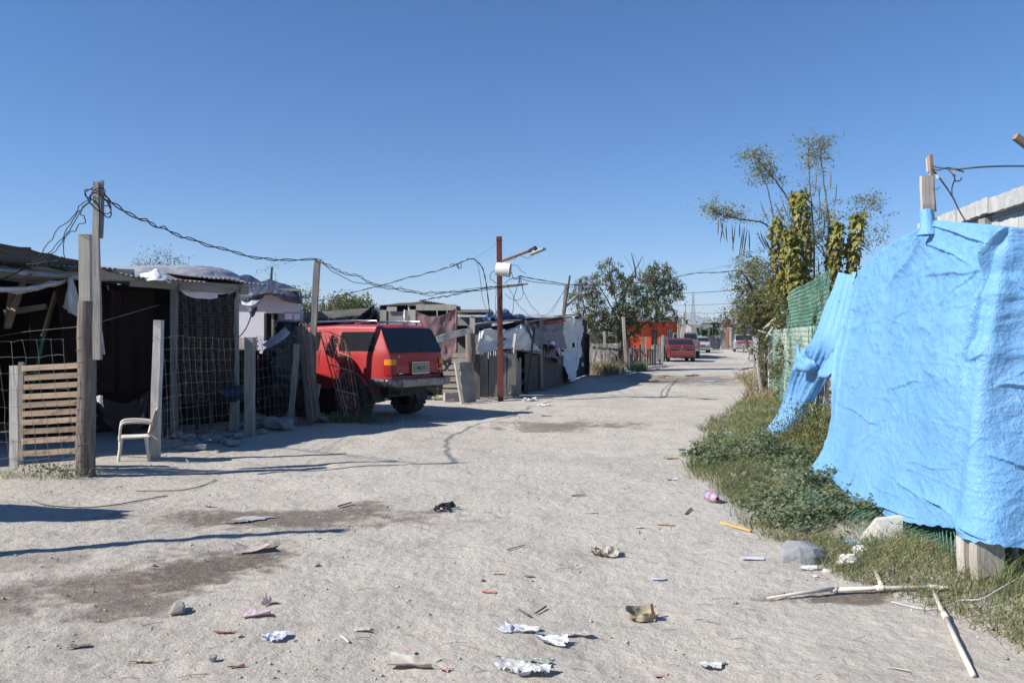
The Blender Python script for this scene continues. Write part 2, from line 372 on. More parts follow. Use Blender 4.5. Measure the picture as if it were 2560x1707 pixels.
def puddle(pts, m, up=.012):
    A = cr(np.array([G(*p) for p in pts]+[G(*pts[0])]), 40)[:-1]; z = A[:, 2].mean()+up
    A = A[:, :3]; A[:, :2] += np.stack([vn(np.arange(39)*.9, np.arange(39)*0), vn(np.arange(39)*.9, np.arange(39)*0+7)], -1)*np.ptp(A[:, :2], axis=0)*.10; A[:, 2] = z; c = A.mean(0)
    npmesh('puddle', np.vstack([A, c]), [[i, (i+1) % 39, 39] for i in range(39)], m)['kind'] = 'structure'
puddle([(560, 1306), (600, 1294), (660, 1290), (705, 1288), (660, 1297), (620, 1304), (590, 1306)], M_MILK, .004)
puddle([(1712, 938), (1730, 935), (1748, 936), (1752, 939), (1735, 941), (1718, 941)], M_WATER, .004)
puddle([(1622, 952), (1640, 950), (1656, 952), (1642, 955), (1628, 955)], M_WATER, .004)
puddle([(1752, 953), (1770, 951), (1790, 952), (1780, 955), (1762, 955)], M_WATER, .004)
puddle([(1640, 940), (1660, 938), (1675, 940), (1655, 944)], M_WATER, .006)
# far mountains: three ridges, real distance
def hills(Y, h, seed, x0, x1, depth, m):
    n = 160; xs = np.linspace(x0, x1, n); rows = []
    for k, t in enumerate(np.linspace(0, 1, 9)):
        hh = h*(.45+.55*(fbm(xs/Y*6, xs*0+seed, 5, seed)*.5+.5))*math.sin(math.pi*min(t, .999)*.5)**1.3
        hh = hh+h*.10*fbm(xs/Y*26, xs*0+t*7, 3, seed+3)*t
        rows.append(np.stack([xs, np.full(n, Y+depth*t), hh-12], -1))
    o = gridmesh('hills', np.array(rows), m, smooth=True); o['kind'] = 'structure'
M_HILL = mat('distant_hills', (.10, .10, .09), (.16, .14, .12), .95, .002, bs=.01, bst=0)
hills(7000, 260, 4, -3000, 5600, 1500, M_HILL)
hills(5200, 120, 9, -2200, 4600, 900, M_HILL)
# ================================================================ LEFT YARD
A0 = np.array([-8.1, 9.8]); B0 = np.array([-4.62, 13.95]); dAB = B0-A0; nAB = np.array([-dAB[1], dAB[0]])/np.linalg.norm(dAB)   # into the shack
def S(t, back=0, z=0): q = A0+dAB*t+nAB*back; return np.array([q[0], q[1], z])
shack = thing('shack', 'dark open-fronted shack with corrugated porch roof and timber beams behind the wire fence', 'shack', tuple(S(.5, 2, 0)))
bm = MB()      # corrugated porch roof (several overlapping sheets)
def corr(name, p00, p10, p01, wl=.076, amp=.012, m=M_ZINC, parent=None, warp=.02, seed=1, nv=14):
    p00, p10, p01 = map(np.asarray, (p00, p10, p01)); U = p10-p00; V = p01-p00; L = np.linalg.norm(U); nu = max(12, int(L/wl*6))
    u = np.linspace(0, 1, nu); v = np.linspace(0, 1, nv); N = np.cross(U, V); N = N/np.linalg.norm(N); N = N if N[2] > 0 or abs(N[2]) < .2 else -N
    uu, vv = np.meshgrid(u, v)
    Pt = p00+uu[..., None]*U+vv[..., None]*V+N*(amp*np.sin(uu*L/wl*2*math.pi)+warp*fbm(uu*L*.9, vv*2.2, 3, seed))[..., None]
    Pt = np.concatenate([Pt, (Pt-N*.004)[::-1], Pt[:1]])
    return gridmesh(name, Pt, m, parent, True, angle=60)
roofs = [(-.9, -.35, 2.33), (-.36, .02, 2.36), (0, .30, 2.44), (.28, .60, 2.51), (.585, .86, 2.49), (.84, 1.06, 2.45)]
for k, (t0, t1, z) in enumerate(roofs):
    zf = .05 if k % 2 else 0
    corr('roof_sheet', S(t0, -.28+.1*(k % 2), z+zf+.04), S(t1, -.33, z+zf+(.0 if k < 4 else -.03)), S(t0, 4.6, z+.46), parent=shack, seed=k, warp=.035)
b = MB()
b.beam(S(-.9, 0, 2.33), S(.655, -.02, 2.475), .05, .13, n=6, j=.003); b.build('fascia_beam', W_GREY, shack)
b = MB(); b.beam(S(.40, -.055, 2.50), S(.665, -.06, 2.51), .045, .17, n=2, j=.002); b.build('fascia_board', W_PALE, shack)
b = MB(); b.beam(S(.655, -.03, 2.42), S(1.03, -.02, 2.37), .05, .16, n=4, j=.003); b.build('fascia_beam', W_GREY, shack)
b = MB(); b.beam(S(.14, -.06, 2.40), S(.30, -.06, 2.42), .04, .11, n=2); b.build('fascia_board', W_TAN, shack)
for t, ww in ((.79, .10), (.985, .12), (.20, .1)):
    b = MB(); b.beam(S(t, 0, 0), S(t, 0, 2.36), ww, ww, n=5, j=.004); b.build('porch_post', W_GREY, shack)
for t in (-.6, -.25, .1, .45, .8, 1.0):
    b = MB(); b.beam(S(t, -.1, 2.30+.06*t), S(t, 4.5, 2.78), .05, .10); b.build('rafter', W_GREY, shack)
def wallbox(name, p0, p1, z0, z1, m, parent, th=.05):
    b = MB(); p0 = np.asarray(p0, float); p1 = np.asarray(p1, float); zz = (z0+z1)/2
    b.beam((p0[0], p0[1], zz), (p1[0], p1[1], zz), th, z1-z0); return b.build(name, m, parent)
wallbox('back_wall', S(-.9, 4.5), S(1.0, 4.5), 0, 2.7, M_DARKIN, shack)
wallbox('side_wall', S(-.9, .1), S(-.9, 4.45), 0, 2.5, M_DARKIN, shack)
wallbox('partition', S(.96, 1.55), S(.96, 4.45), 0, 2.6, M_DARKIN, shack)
wallbox('dark_backdrop', S(.5, 1.5), S(.96, 1.5), 0, 2.12, M_DARKIN, shack)  # added dark sheet that keeps the view behind the hangings black
for pts in (((30, 722, 12.6), (18, 820, 12.3)), ((60, 700, 12.6), (20, 818, 12.2)), ((140, 730, 12.8), (108, 840, 12.8))):
    b = MB(); b.beam(P(*pts[0]), P(*pts[1]), .08, .04, n=2); b.build('brace', W_TAN, shack)
b = MB(); b.beam(P(12, 782, 12.7), P(116, 766, 12.7), .05, .09, n=2); b.build('brace', W_GREY, shack)
wallbox('low_dark_backdrop', S(.965, 1.5), S(1.16, 1.25), 0, 1.25, M_DARKIN, shack)  # added dark sheet hiding sunlit ground, so the gap looks shaded
# dark timber roof edge at far left
o = MB(); o.beam(P(-120, 612, 10.4), P(70, 640, 11.2), .12, .20, n=6, j=.012); o.beam(P(68, 640, 11.2), P(212, 672, 12.0), .12, .17, n=6, j=.012)
o.build('roof_ridge', W_DARK, shack)
o = MB(); o.beam(P(-120, 650, 10.8), P(205, 676, 12.2), .9, .02, n=8, j=.015); o.build('roof_felt', M_BLACKT, shack)
def cloth(name, label, cat, pts, nu, nv, m, group=None, **k):
    """pts: rows of (px,py,Y) control points"""
    return tag(sheet(name, [[P(*p) for p in r] for r in pts], nu, nv, m, **k), label, cat, group)
def edge_cloth(*a, **k): return cloth(*a, **k)
cloth('tarp', 'crumpled pale grey and white tarp lying on the corrugated porch roof', 'tarp',
      [[(255, 668, 13.6), (330, 664, 14.2), (420, 664, 14.6), (500, 664, 15), (560, 672, 15.6), (600, 690, 16)],
       [(258, 672, 13.2), (330, 672, 13.7), (410, 668, 14.2), (480, 676, 14.4), (545, 690, 14.8), (600, 700, 15.4)],
       [(262, 678, 13), (330, 682, 13.2), (400, 678, 13.8), (450, 692, 13.9), (520, 703, 14), (610, 704, 14.4)],
       [(262, 681, 12.8), (330, 690, 13), (390, 690, 13.2), (440, 699, 13.2), (520, 707, 13.6), (606, 710, 13.9)]], 120, 50, M_GREYT, folds=((.012, 3, 3), (.006, 10, 8)), rough=.004, seed=3)
cloth('tarp', 'small bright white sheet peaked on the front edge of the porch roof', 'tarp',
      [[(352, 684, 12.9), (392, 674, 12.9), (410, 690, 13.1)], [(345, 694, 12.6), (390, 686, 12.6), (430, 698, 12.9)], [(350, 702, 12.45), (390, 703, 12.4), (428, 704, 12.7)]],
      30, 20, M_WHITET, folds=((.02, 4, 2),), rough=.01)
cloth('tarp', 'long white sheet drooping over the roof edge left of the tall poles', 'tarp',
      [[(-120, 660, 10.6), (0, 664, 11.2), (60, 668, 11.4), (120, 676, 11.7), (205, 676, 12.1)], [(-120, 668, 10.3), (0, 672, 10.9), (60, 674, 11.2), (120, 680, 11.5), (205, 683, 11.9)],
       [(-120, 676, 10.2), (0, 680, 10.85), (60, 684, 11.1), (120, 686, 11.3), (205, 688, 11.8)]], 60, 12, M_WHITEC, folds=((.02, 8, 2),), rough=.01)
# interior hangings
def stripes(name, c1, c2, kind, fu, fv, c3=None, rough=.9):
    m, t, b = newmat(name); v = coords(t, 'UV', (fu, fv, 1)); s = nd(t, 'ShaderNodeSeparateXYZ'); t.links.new(v, s.inputs[0])
    def saw(o, f, lo):
        a = nd(t, 'ShaderNodeMath', operation='MULTIPLY'); a.inputs[1].default_value = f; t.links.new(s.outputs[o], a.inputs[0])
        g = nd(t, 'ShaderNodeMath', operation='FRACT'); t.links.new(a.outputs[0], g.inputs[0])
        h = nd(t, 'ShaderNodeMath', operation='GREATER_THAN'); h.inputs[1].default_value = lo; t.links.new(g.outputs[0], h.inputs[0]); return h.outputs[0]
    c = mixc(t, saw(0, 1, .6), c1, c2)
    if kind == 'plaid':
        c = mixc(t, saw(1, 1, .62), c, c3); c = mixc(t, saw(0, 3.1, .8), c, c2); c = mixc(t, saw(1, 3.7, .82), c, c2)
    t.links.new(c, b.inputs['Base Color']); b.inputs['Roughness'].default_value = rough; b.inputs['Specular IOR Level'].default_value = .1
    bump(t, b, noise(t, coords(t, 'Object'), 60, 3), .3, .006); return m
M_PLAID = stripes('plaid_wool', (.016, .014, .012), (.060, .052, .044), 'plaid', 5.5, 9, (.032, .027, .023))
M_BLANKET = stripes('striped_blanket', (.12, .095, .095), (.30, .27, .27), 'stripe', 9, 1)
M_MAROON = mat('maroon_cloth', (.026, .008, .007), (.012, .005, .005), .9, 3, 20, .3)
tag(sheet('curtain', [[S(.50, .55, 2.36), S(.62, .6, 2.31), S(.70, .55, 2.30), S(.77, .5, 2.36)], [S(.51, .5, 1.9), S(.62, .6, 1.9), S(.70, .5, 1.9), S(.765, .5, 1.9)],
                      [S(.52, .5, 1.35), S(.62, .55, 1.32), S(.70, .5, 1.32), S(.76, .45, 1.35)], [S(.53, .5, .75), S(.62, .55, .72), S(.70, .5, .72), S(.76, .45, .75)]], 70, 16, M_MAROON, folds=((.13, 11, .5),), rough=0), 'dark maroon curtain hanging in vertical folds inside the open shack', 'curtain')
tag(sheet('blanket', [[S(.795, -.03, 2.33), S(.84, -.06, 2.21), S(.89, -.08, 2.19), S(.94, -.06, 2.24), S(.98, -.03, 2.33)], [S(.795, -.04, 1.7), S(.84, -.1, 1.7), S(.90, -.10, 1.7), S(.94, -.1, 1.7), S(.975, -.04, 1.7)],
                      [S(.79, -.05, 1.1), S(.84, -.1, 1.1), S(.90, -.08, 1.1), S(.94, -.1, 1.1), S(.975, -.05, 1.1)], [S(.80, -.05, .62), S(.84, -.1, .55), S(.90, -.1, .57), S(.94, -.1, .52), S(.97, -.05, .6)]],
          60, 60, M_PLAID, folds=((.05, 5, 2), (.02, 9, 9))), 'dark plaid blanket hung between the two right-hand porch posts', 'blanket')
cloth('blanket', 'pointed end of a plaid blanket hanging right of the corner porch post', 'blanket',
      [[(545, 735, 13.95), (560, 735, 14.1), (572, 738, 14.2)], [(548, 780, 13.95), (568, 790, 14), (588, 812, 14.1)], [(548, 850, 13.95), (560, 850, 14), (574, 838, 14.1)], [(552, 905, 13.95), (566, 925, 14), (582, 935, 14)]],
      20, 50, M_PLAID, folds=((.04, 3, 3),))
# clothes and pot inside
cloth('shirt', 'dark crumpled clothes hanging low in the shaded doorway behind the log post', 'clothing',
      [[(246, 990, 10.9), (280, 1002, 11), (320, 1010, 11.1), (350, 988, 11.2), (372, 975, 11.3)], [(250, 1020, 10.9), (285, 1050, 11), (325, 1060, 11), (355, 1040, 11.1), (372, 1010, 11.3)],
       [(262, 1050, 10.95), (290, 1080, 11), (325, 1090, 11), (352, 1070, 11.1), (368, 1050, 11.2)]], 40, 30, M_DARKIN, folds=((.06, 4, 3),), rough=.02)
cloth('rag', 'small cream rag sunlit beside the right edge of the log post', 'cloth',
      [[(240, 990, 10.3), (250, 988, 10.3), (257, 995, 10.35)], [(241, 1003, 10.3), (250, 1006, 10.3), (257, 1020, 10.3)]], 12, 12, M_WHITEC, folds=((.02, 3, 2),))
b = MB(); b.lathe([(0, .35), (.16, .35), (.19, .55), (.17, .75), (.19, .77), (.19, .79), (.16, .79)], S(.6, .9, 0)); tag(b.build('bucket', mat('dull_steel', (.12, .12, .13), rough=.4, metal=.6), smooth=True, angle=40), 'grey metal tub in the dark interior behind the white chair', 'tub')
# table under blanket
t_ = thing('table', 'low dark bluish table in the shade behind the wire mesh', 'table', tuple(S(.84, .35, 0)))
b = MB(); b.beam(S(.76, .35, .52), S(.93, .35, .52), .6, .04); b.build('tabletop', mat('blue_paint', (.03, .06, .08)), t_)
for a, c in ((.77, .12), (.92, .12), (.77, .58), (.92, .58)):
    b = MB(); b.beam(S(a, c, 0), S(a, c, .50), .05, .05); b.build('leg', W_DARK, t_)
cloth('cloth', 'dark rolled cloth bundle sagging beside the corner porch post', 'cloth', [[(540, 962, 13.6), (570, 968, 13.6), (605, 960, 13.6), (640, 950, 13.7)], [(545, 980, 13.4), (570, 990, 13.4), (600, 985, 13.4), (635, 970, 13.5)], [(550, 988, 13.6), (575, 1000, 13.6), (600, 995, 13.6), (630, 980, 13.7)]], 30, 14, M_NAVY, folds=((.03, 4, 2),), rough=.02)
# hanging white cloth
cloth('cloth', 'white cloth swag stretched under the left roof edge', 'cloth',
      [[(-60, 710, 10.9), (20, 716, 11.1), (90, 712, 11.4), (140, 704, 11.6), (178, 692, 11.9)], [(-60, 718, 10.8), (20, 723, 11), (90, 720, 11.3), (140, 712, 11.5), (178, 698, 11.85)], [(-60, 724, 10.9), (20, 728, 11.1), (90, 726, 11.4), (140, 718, 11.6), (178, 704, 11.9)]], 70, 12, M_WHITEC, folds=((.03, 3, 6),), rough=.008)
cloth('cloth', 'pointed white cloth end hanging beside the log post', 'cloth',
      [[(172, 692, 11.9), (176, 691, 11.85), (182, 693, 11.9)], [(164, 725, 11.85), (176, 725, 11.6), (192, 735, 11.85)], [(155, 764, 11.85), (178, 772, 11.55), (200, 765, 11.85)], [(158, 768, 11.85), (180, 783, 11.6), (193, 791, 11.8)]], 24, 40, M_WHITEC, folds=((.06, 4, 1),), rough=.004)
b = MB(); b.beam(P(110, 834, 11), P(72, 1010, 11.2), .03, .03); tag(b.build('pole', mat('green_paint', (.03, .12, .06))), 'thin green pole leaning inside the dark shack', 'pole')
# ---- log post with tall poles
up_ = thing('log_post', 'thick cracked round log post at the fence corner beside the slatted gate', 'post', (-4.73, 9.2, 0))
b = MB(); b.tube([(-4.76, 9.2, -.1), (-4.755, 9.2, .5), (-4.74, 9.2, 1.1), (-4.745, 9.2, 1.6), (-4.74, 9.2, 1.98)], [.105, .10, .095, .10, .092], 14); b.build('log', W_LOG, up_, smooth=True, angle=50)
b = MB()
b.tube([(-4.745+.108*math.cos(a), 9.2+.108*math.sin(a), .3+a*.021) for a in np.linspace(0, 62.8, 160)], .002, 4)
b.build('wire_wrap', M_WIRE, up_)
pl = thing('tall_pole', 'tall split plank pole nailed to the log post with cables coiled at its top', 'pole', (-4.64, 9.08, 1.3))
b = MB(); b.beam(P(244, 899, 9.04), P(240, 455, 9.04), .085, .05, n=10, j=.004, taper=.72, up=(0, 1, 0)); b.build('plank', W_GREY, pl)
b = MB(); b.beam(P(254, 596, 9.06), P(257, 452, 9.06), .028, .03, n=6, j=.004, up=(0, 1, 0)); b.build('batten', W_GREY, pl)
b = MB(); b.beam(P(258, 886, 9.1), P(254, 825, 9.1), .03, .03, n=2, taper=.3, up=(0, 1, 0)); b.build('splinter', W_PALE, pl)
b = MB(); b.beam(P(218, 900, 9.42), P(216, 587, 9.42), .125, .11, n=6, j=.003); tag(b.build('square_post', W_PALE), 'square sawn post rising through the roof edge behind the log', 'post')
# cables at pole top
def cable(label, pts, r=.007, m=None, n=None, twist=0, cat='cable', wob=0, seed=1, name='cable'):
    A = cr(np.array([P(*p) for p in pts]), n or max(14, len(pts)*7)); m = m or M_CABLE
    k = np.arange(len(A))
    if wob: A = A+np.stack([vn(k*.35, k*0, seed), vn(k*.3, k*0+4, seed), vn(k*.42, k*0+9, seed)], -1)*wob*np.sin(np.pi*k/(len(A)-1))[:, None]
    b = MB()
    if twist:
        s = np.stack([np.cos(k*.8), np.sin(k*.8)*.5, np.sin(k*.8)], -1)*twist
        b.tube(A+s, r, 5); b.tube(A-s, r, 5)
    else: b.tube(A, r, 5)
    return tag(b.build(name, m, smooth=True), label, cat)
cable('black twisted cable sagging from the tall plank pole to the grey driveway pole', [(260, 492, 9.05), (300, 520, 9.6), (350, 545, 10.3), (385, 562, 10.8), (430, 578, 11.4), (480, 600, 12), (540, 615, 12.6), (600, 632, 13.2), (660, 646, 13.9), (720, 650, 14.5), (792, 647, 15.2)], .008, twist=.016, wob=.03, seed=3, n=60)
cable('tangled loops of black cable at the top of the tall plank pole', [(232, 470, 9), (214, 480, 8.95), (216, 492, 9.0), (240, 505, 9), (252, 530, 9.05), (272, 544, 9.05), (278, 532, 9.1), (268, 505, 9.1), (252, 490, 9.1), (235, 482, 8.98), (222, 500, 8.97), (243, 525, 8.98), (262, 534, 9), (277, 528, 9), (272, 500, 9.1), (255, 478, 9.1)], .007, n=90)
cable('black cable loop around the pole tops', [(226, 500, 9), (232, 478, 8.95), (250, 470, 8.97), (262, 476, 9.05), (258, 495, 9.1), (240, 500, 9.1), (228, 512, 9.05), (212, 478, 9), (226, 474, 8.95), (246, 480, 8.97), (262, 500, 9.0), (276, 512, 9.05), (262, 515, 9.1)], .006, n=80)
for q, (lab, pts) in enumerate((
    ('upper black cable dropping left from the tall pole to the far left roof', [(228, 500, 9.05), (200, 512, 9.2), (188, 540, 9.3), (150, 570, 9.8), (120, 610, 10.2), (92, 645, 10.6), (60, 672, 10.9), (-30, 712, 11)]),
    ('second black cable dropping left beside the upper one', [(226, 503, 9.05), (204, 520, 9.2), (186, 545, 9.3), (165, 580, 9.8), (140, 612, 10.2), (112, 640, 10.6), (70, 670, 10.9), (-10, 705, 11.1)]),
    ('hooked black cable with a plug hanging left of the pole', [(222, 508, 9.05), (203, 525, 9.1), (204, 540, 9.1), (215, 548, 9.1), (195, 570, 9.3), (172, 582, 9.5), (150, 610, 10), (125, 640, 10.4), (90, 665, 10.7)]),
    ('slack black cable loop resting on the left roof', [(200, 530, 9.1), (178, 570, 9.4), (160, 595, 9.8), (161, 635, 10.1), (150, 646, 10.3), (110, 655, 10.6), (40, 660, 11), (-40, 665, 11)]))):
    cable(lab, pts, .0055, wob=.02, seed=q)
cable('thin clothesline wire strung inside the dark shack', [(-30, 846, 10.6), (60, 830, 10.6), (195, 817, 9.3)], .003, M_WIRE, name='wire', cat='wire')
cable('thin pale wire rising across the maroon curtain', [(250, 805, 9.3), (320, 785, 10.6), (398, 762, 12)], .003, M_WIRE, name='wire', cat='wire')
# ---- slatted gate
gt = thing('slatted_gate', 'low gate of horizontal tan slats between a white post and the log post', 'gate', (-5.3, 9.45, 0))
b = MB(); b.beam(P(39, 1190, 9.5), P(39, 914, 9.5), .098, .09, n=4, j=.002); b.build('post', W_WHITE, gt)
for k, (py, x0, tl) in enumerate(((917, 55, -1), (941, 62, 1), (964, 60, 1), (988, 58, 1), (1009, 56, 1), (1031, 56, 1), (1052, 54, 1), (1075, 54, 1), (1099, 54, 1), (1130, 52, 1))):
    b = MB(); b.beam(P(x0, py+4, 9.42), P(206, py-4, 9.3), .02, .062, n=3, j=.002); b.build('slat', W_TAN, gt)
b = MB(); b.beam(P(50, 1172, 9.42), P(200, 1160, 9.3), .02, .095, n=3, j=.002); b.build('kick_board', W_PALE, gt)
b = MB(); b.beam(P(54, 1150, 9.47), P(54, 905, 9.47), .05, .04); b.build('stile', W_GREY, gt)
# ---- wire field fences
def wire_net(b, posts, z0, z1, nh, sp, r=.0021, jit=.012, seed=1, knots=True):
    rs = np.random.default_rng(seed); pts = np.array(posts, float); seg = np.linalg.norm(np.diff(pts[:, :2], axis=0), axis=1); L = seg.sum(); cum = np.r_[0, np.cumsum(seg)]
    nvt = int(L/sp); s = np.linspace(0, L, nvt+1); lean = .10
    def at(d, z): return np.array([np.interp(d, cum, pts[:, 0]), np.interp(d, cum, pts[:, 1]), z])
    J = rs.uniform(-jit, jit, (nvt+1, nh, 3))
    zs = z0+(z1-z0)*np.linspace(0, 1, nh)**.92
    Q = np.array([[at(s[i]-lean*(zs[j]-z0), zs[j]) for j in range(nh)] for i in range(nvt+1)])+J
    Q[..., 2] += .02*np.sin(s*2.1)[:, None]
    for i in range(nvt+1): b.tube(Q[i], r, 4, cap=False)
    for j in range(nh):
        row = cr(Q[:, j], (nvt+1)*3); row[:, 2] += .006*np.sin(np.arange(len(row))*2.1); b.tube(row, r, 4, cap=False)
    if knots:
        for i in range(nvt+1):
            for j in range(nh): b.box(Q[i, j], (.009, .009, .012))
fn = thing('wire_fence', 'square-mesh wire field fence in front of the slatted gate', 'fence', (-5.7, 9.1, 0))
b = MB(); wire_net(b, [(-7.6, 8.95), (-6.2, 9.0), (-4.78, 9.08)], .03, 1.56, 9, .135); b.build('wire_mesh', M_WIRE, fn)
fn = thing('wire_fence', 'square-mesh wire fence from the pale leaning post to the driveway junk', 'fence', (-4.2, 12.6, 0))
b = MB(); wire_net(b, [(-4.58, 10.62), (-4.4, 11.9), (-4.14, 13.1)], .04, 1.56, 10, .15, seed=2); b.build('wire_mesh', M_WIRE, fn)
b = MB(); wire_net(b, [(-4.14, 13.12), (-3.9, 14.2), (-3.72, 15.2)], .04, 1.5, 10, .15, seed=4, knots=False); b.build('wire_mesh', M_WIRE, fn)
b = MB(); b.beam(P(387, 1152, 10.6), P(397, 800, 10.6), .10, .10, n=6, j=.006); b.build('post', W_WHITE, fn)
b = MB(); b.beam(P(624, 1096, 13.1), P(625, 843, 13.1), .14, .12, n=5, j=.003); b.build('post', W_GREY, fn)
for a, q in (((716, 1050, 15), (742, 868, 14.9)), ((780, 1050, 15.3), (797, 960, 15.2))):
    b = MB(); b.beam(P(*a), P(*q), .07, .06, n=3, j=.004); b.build('stake', W_GREY, fn)
# ---- chair
M_CHAIR = mat('white_plastic', (.66, .62, .54), (.55, .50, .42), .45, 3, bst=.05)
ch = thing('plastic_chair', 'worn white plastic armchair on the lit floor between log post and pale post', 'chair', (-4.77, 10.40, 0), R(205)); ch.scale = (.72, .74, .80)
def cbeam(nm, a, q, w1, h1): b = MB(); b.beam(a, q, w1, h1, n=4, taper=1.15, ch=.25); b.build(nm, M_CHAIR, ch, local=True)
for sx in (.2, -.2):
    for sy in (.2, -.2):
        b = MB(); b.tube([(sx*1.25, sy*1.22, 0), (sx*1.08, sy*1.1, .22), (sx, sy, .41)], [.022, .027, .038], 8); b.build('leg', M_CHAIR, ch, local=True, smooth=True, angle=50)
U, V = np.meshgrid(np.linspace(-1, 1, 14), np.linspace(-1, 1, 14))
top = np.stack([U*.25, V*.23, .42-.02*np.cos(U*1.5)*np.cos(V*1.5)-.02*(U > .8)], -1); gridmesh('seat', np.concatenate([top, (top-[0, 0, .025])[::-1], top[:1]]), M_CHAIR, ch, local=True, angle=50)
bk = np.stack([-.22-.12*(V+1)/2-.03*np.cos(U*1.4), U*.23*(1-.12*(V+1)/2), .44+(V+1)/2*.38+.03*np.cos(U*1.5)*(V > .5)], -1); gridmesh('backrest', np.concatenate([bk, (bk-[.015, 0, 0])[::-1], bk[:1]]), M_CHAIR, ch, local=True, angle=50)
for sy in (.25, -.25):
    b = MB(); b.tube(cr(np.array([(.22, sy, .38), (.21, sy*1.05, .55), (.17, sy*1.05, .64), (0, sy*1.06, .655), (-.2, sy*1.0, .64), (-.29, sy*.9, .62)]), 18), .02, 8); b.build('armrest', M_CHAIR, ch, local=True, smooth=True, angle=50)
# ---- driveway pole + junk
b = MB(); b.beam(P(779, 1060, 15.2), P(783, 850, 15.2), .11, .09, n=4, j=.005); b.beam(P(783, 852, 15.18), P(793, 650, 15.18), .11, .08, n=6, j=.008, taper=.95); tag(b.build('utility_pole', W_GREY), 'tall square grey pole at the driveway corner carrying the black cable', 'pole')
jb = thing('barrel', 'dark plastic barrel with a pale rim on the heap beside the driveway', 'barrel', tuple(P(722, 860, 15.4)))
c = P(720, 850, 15.4); b = MB(); b.lathe([(0, 0), (.2, 0), (.24, .10), (.25, .26), (.22, .33)], c, n=28); b.build('body', M_BLACKT, jb, smooth=True, angle=40)
b = MB(); b.lathe([(.21, .325), (.255, .335), (.265, .355), (.25, .37), (.20, .365)], c, n=28); b.build('rim', mat('grey_plastic', (.20, .21, .21), rough=.5), jb, smooth=True, angle=40)
def cinder(name, label, c, rz, s=(.39, .19, .19), m=None):
    M3 = Matrix.Rotation(rz, 3, 'Z'); b = MB(); c = np.asarray(c, float); L, Wd, H = s; t = .03
    for y in (-Wd/2+t/2, Wd/2-t/2): b.box(Vector(c)+M3 @ Vector((0, y, H/2)), (L, t, H), M3)
    for x in (-L/2+t/2, 0, L/2-t/2): b.box(Vector(c)+M3 @ Vector((x, 0, H/2)), (t, Wd-2*t, H-.004), M3)
    return tag(b.build(name, m or M_CONC), label, 'block')
# block lying on its side so that the hollows show
c = P(733, 803, 15.9); M3 = Matrix.Rotation(.25, 3, 'Z'); b = MB()
for z in (.015, .165): b.box(Vector(c)+Vector((0, 0, z)), (.38, .19, .03), M3)
for x in (-.175, .0, .175): b.box(Vector(c)+M3 @ Vector((x, 0, .09)), (.03, .19, .12), M3)
tag(b.build('cinder_block', M_CONC), 'hollow concrete block on top of the heap by the driveway pole', 'block')
cloth('tarp', 'dark crumpled plastic sheet bulging over the heap left of the red car', 'tarp',
      [[(690, 818, 15.3), (720, 805, 15.2), (745, 810, 15.3), (762, 808, 15.5)], [(672, 850, 14.9), (705, 850, 14.75), (745, 845, 14.9), (768, 845, 15.3)], [(660, 880, 14.8), (695, 905, 14.6), (735, 900, 14.8), (765, 905, 15.2)],
       [(665, 960, 14.9), (700, 975, 14.7), (740, 975, 14.9), (770, 960, 15.3)], [(668, 1040, 15), (700, 1045, 15), (745, 1045, 15.1), (775, 1040, 15.4)]], 60, 70, M_BLACKT, folds=((.10, 3, 3), (.04, 8, 8)), rough=.03, rs=4)
cloth('tarp', 'pale dusty plastic strip folded over the heap front', 'tarp', [[(655, 862, 14.55), (685, 838, 14.55), (712, 818, 14.6)], [(662, 866, 14.5), (690, 846, 14.5), (718, 824, 14.55)], [(668, 872, 14.5), (697, 858, 14.45), (726, 832, 14.55)]], 40, 20, M_GREYT, folds=((.015, 5, 2),), rough=.01)
for k, (lab, a, q, ww) in enumerate((('short pale leaning post in front of the heap', (728, 1052, 14.6), (742, 860, 14.4), .09), ('thick leaning log in the heap by the driveway', (778, 1055, 14.8), (752, 815, 14.8), .15), ('thin broken board leaning in the driveway heap', (790, 1050, 15.0), (772, 830, 15.0), .08),
                               ('weathered board leaning just left of the driveway pole', (798, 1050, 15.1), (762, 808, 15.2), .08))):
    b = MB(); b.beam(P(*a), P(*q), ww, ww*.8, n=5, j=.008, ch=.2 if k == 1 else 0); tag(b.build('leaning_post', W_GREY if k != 1 else W_LOG), lab, 'post')
def diamond(b, O, U, V, cell, r, wob=0.0, seed=1):
    """diamond wire mesh over the parallelogram O,U,V"""
    O, U, V = [np.asarray(a, float) for a in (O, U, V)]; Lu = np.linalg.norm(U); Lv = np.linalg.norm(V); nu = int(Lu/cell); nv_ = int(Lv/cell); N = np.cross(U, V); N /= np.linalg.norm(N)
    for i in range(nu+1):
        z = np.arange(nv_+1); x = (i+(z % 2)*.48)/nu
        for s_ in (1, -1):
            xx = np.clip((i+s_*(z % 2)*.5)/nu, 0, 1); w_ = wob*fbm(xx*4, z/nv_*3, 2, seed)
            b.tube(O+xx[:, None]*U+(z/nv_)[:, None]*V+N*w_[:, None], r, 3, cap=False)
b = MB(); diamond(b, P(640, 880, 14.55), P(745, 880, 14.55)-P(640, 880, 14.55), P(640, 838, 14.6)-P(640, 880, 14.55), .045, .003, .06); diamond(b, P(700, 920, 14.5), P(752, 935, 14.5)-P(700, 920, 14.5), P(690, 868, 14.5)-P(700, 920, 14.5), .045, .003, .06, 5)
tag(b.build('chicken_wire', M_WIRE), 'crumpled roll of chain mesh lying on the fence by the heap', 'wire mesh')
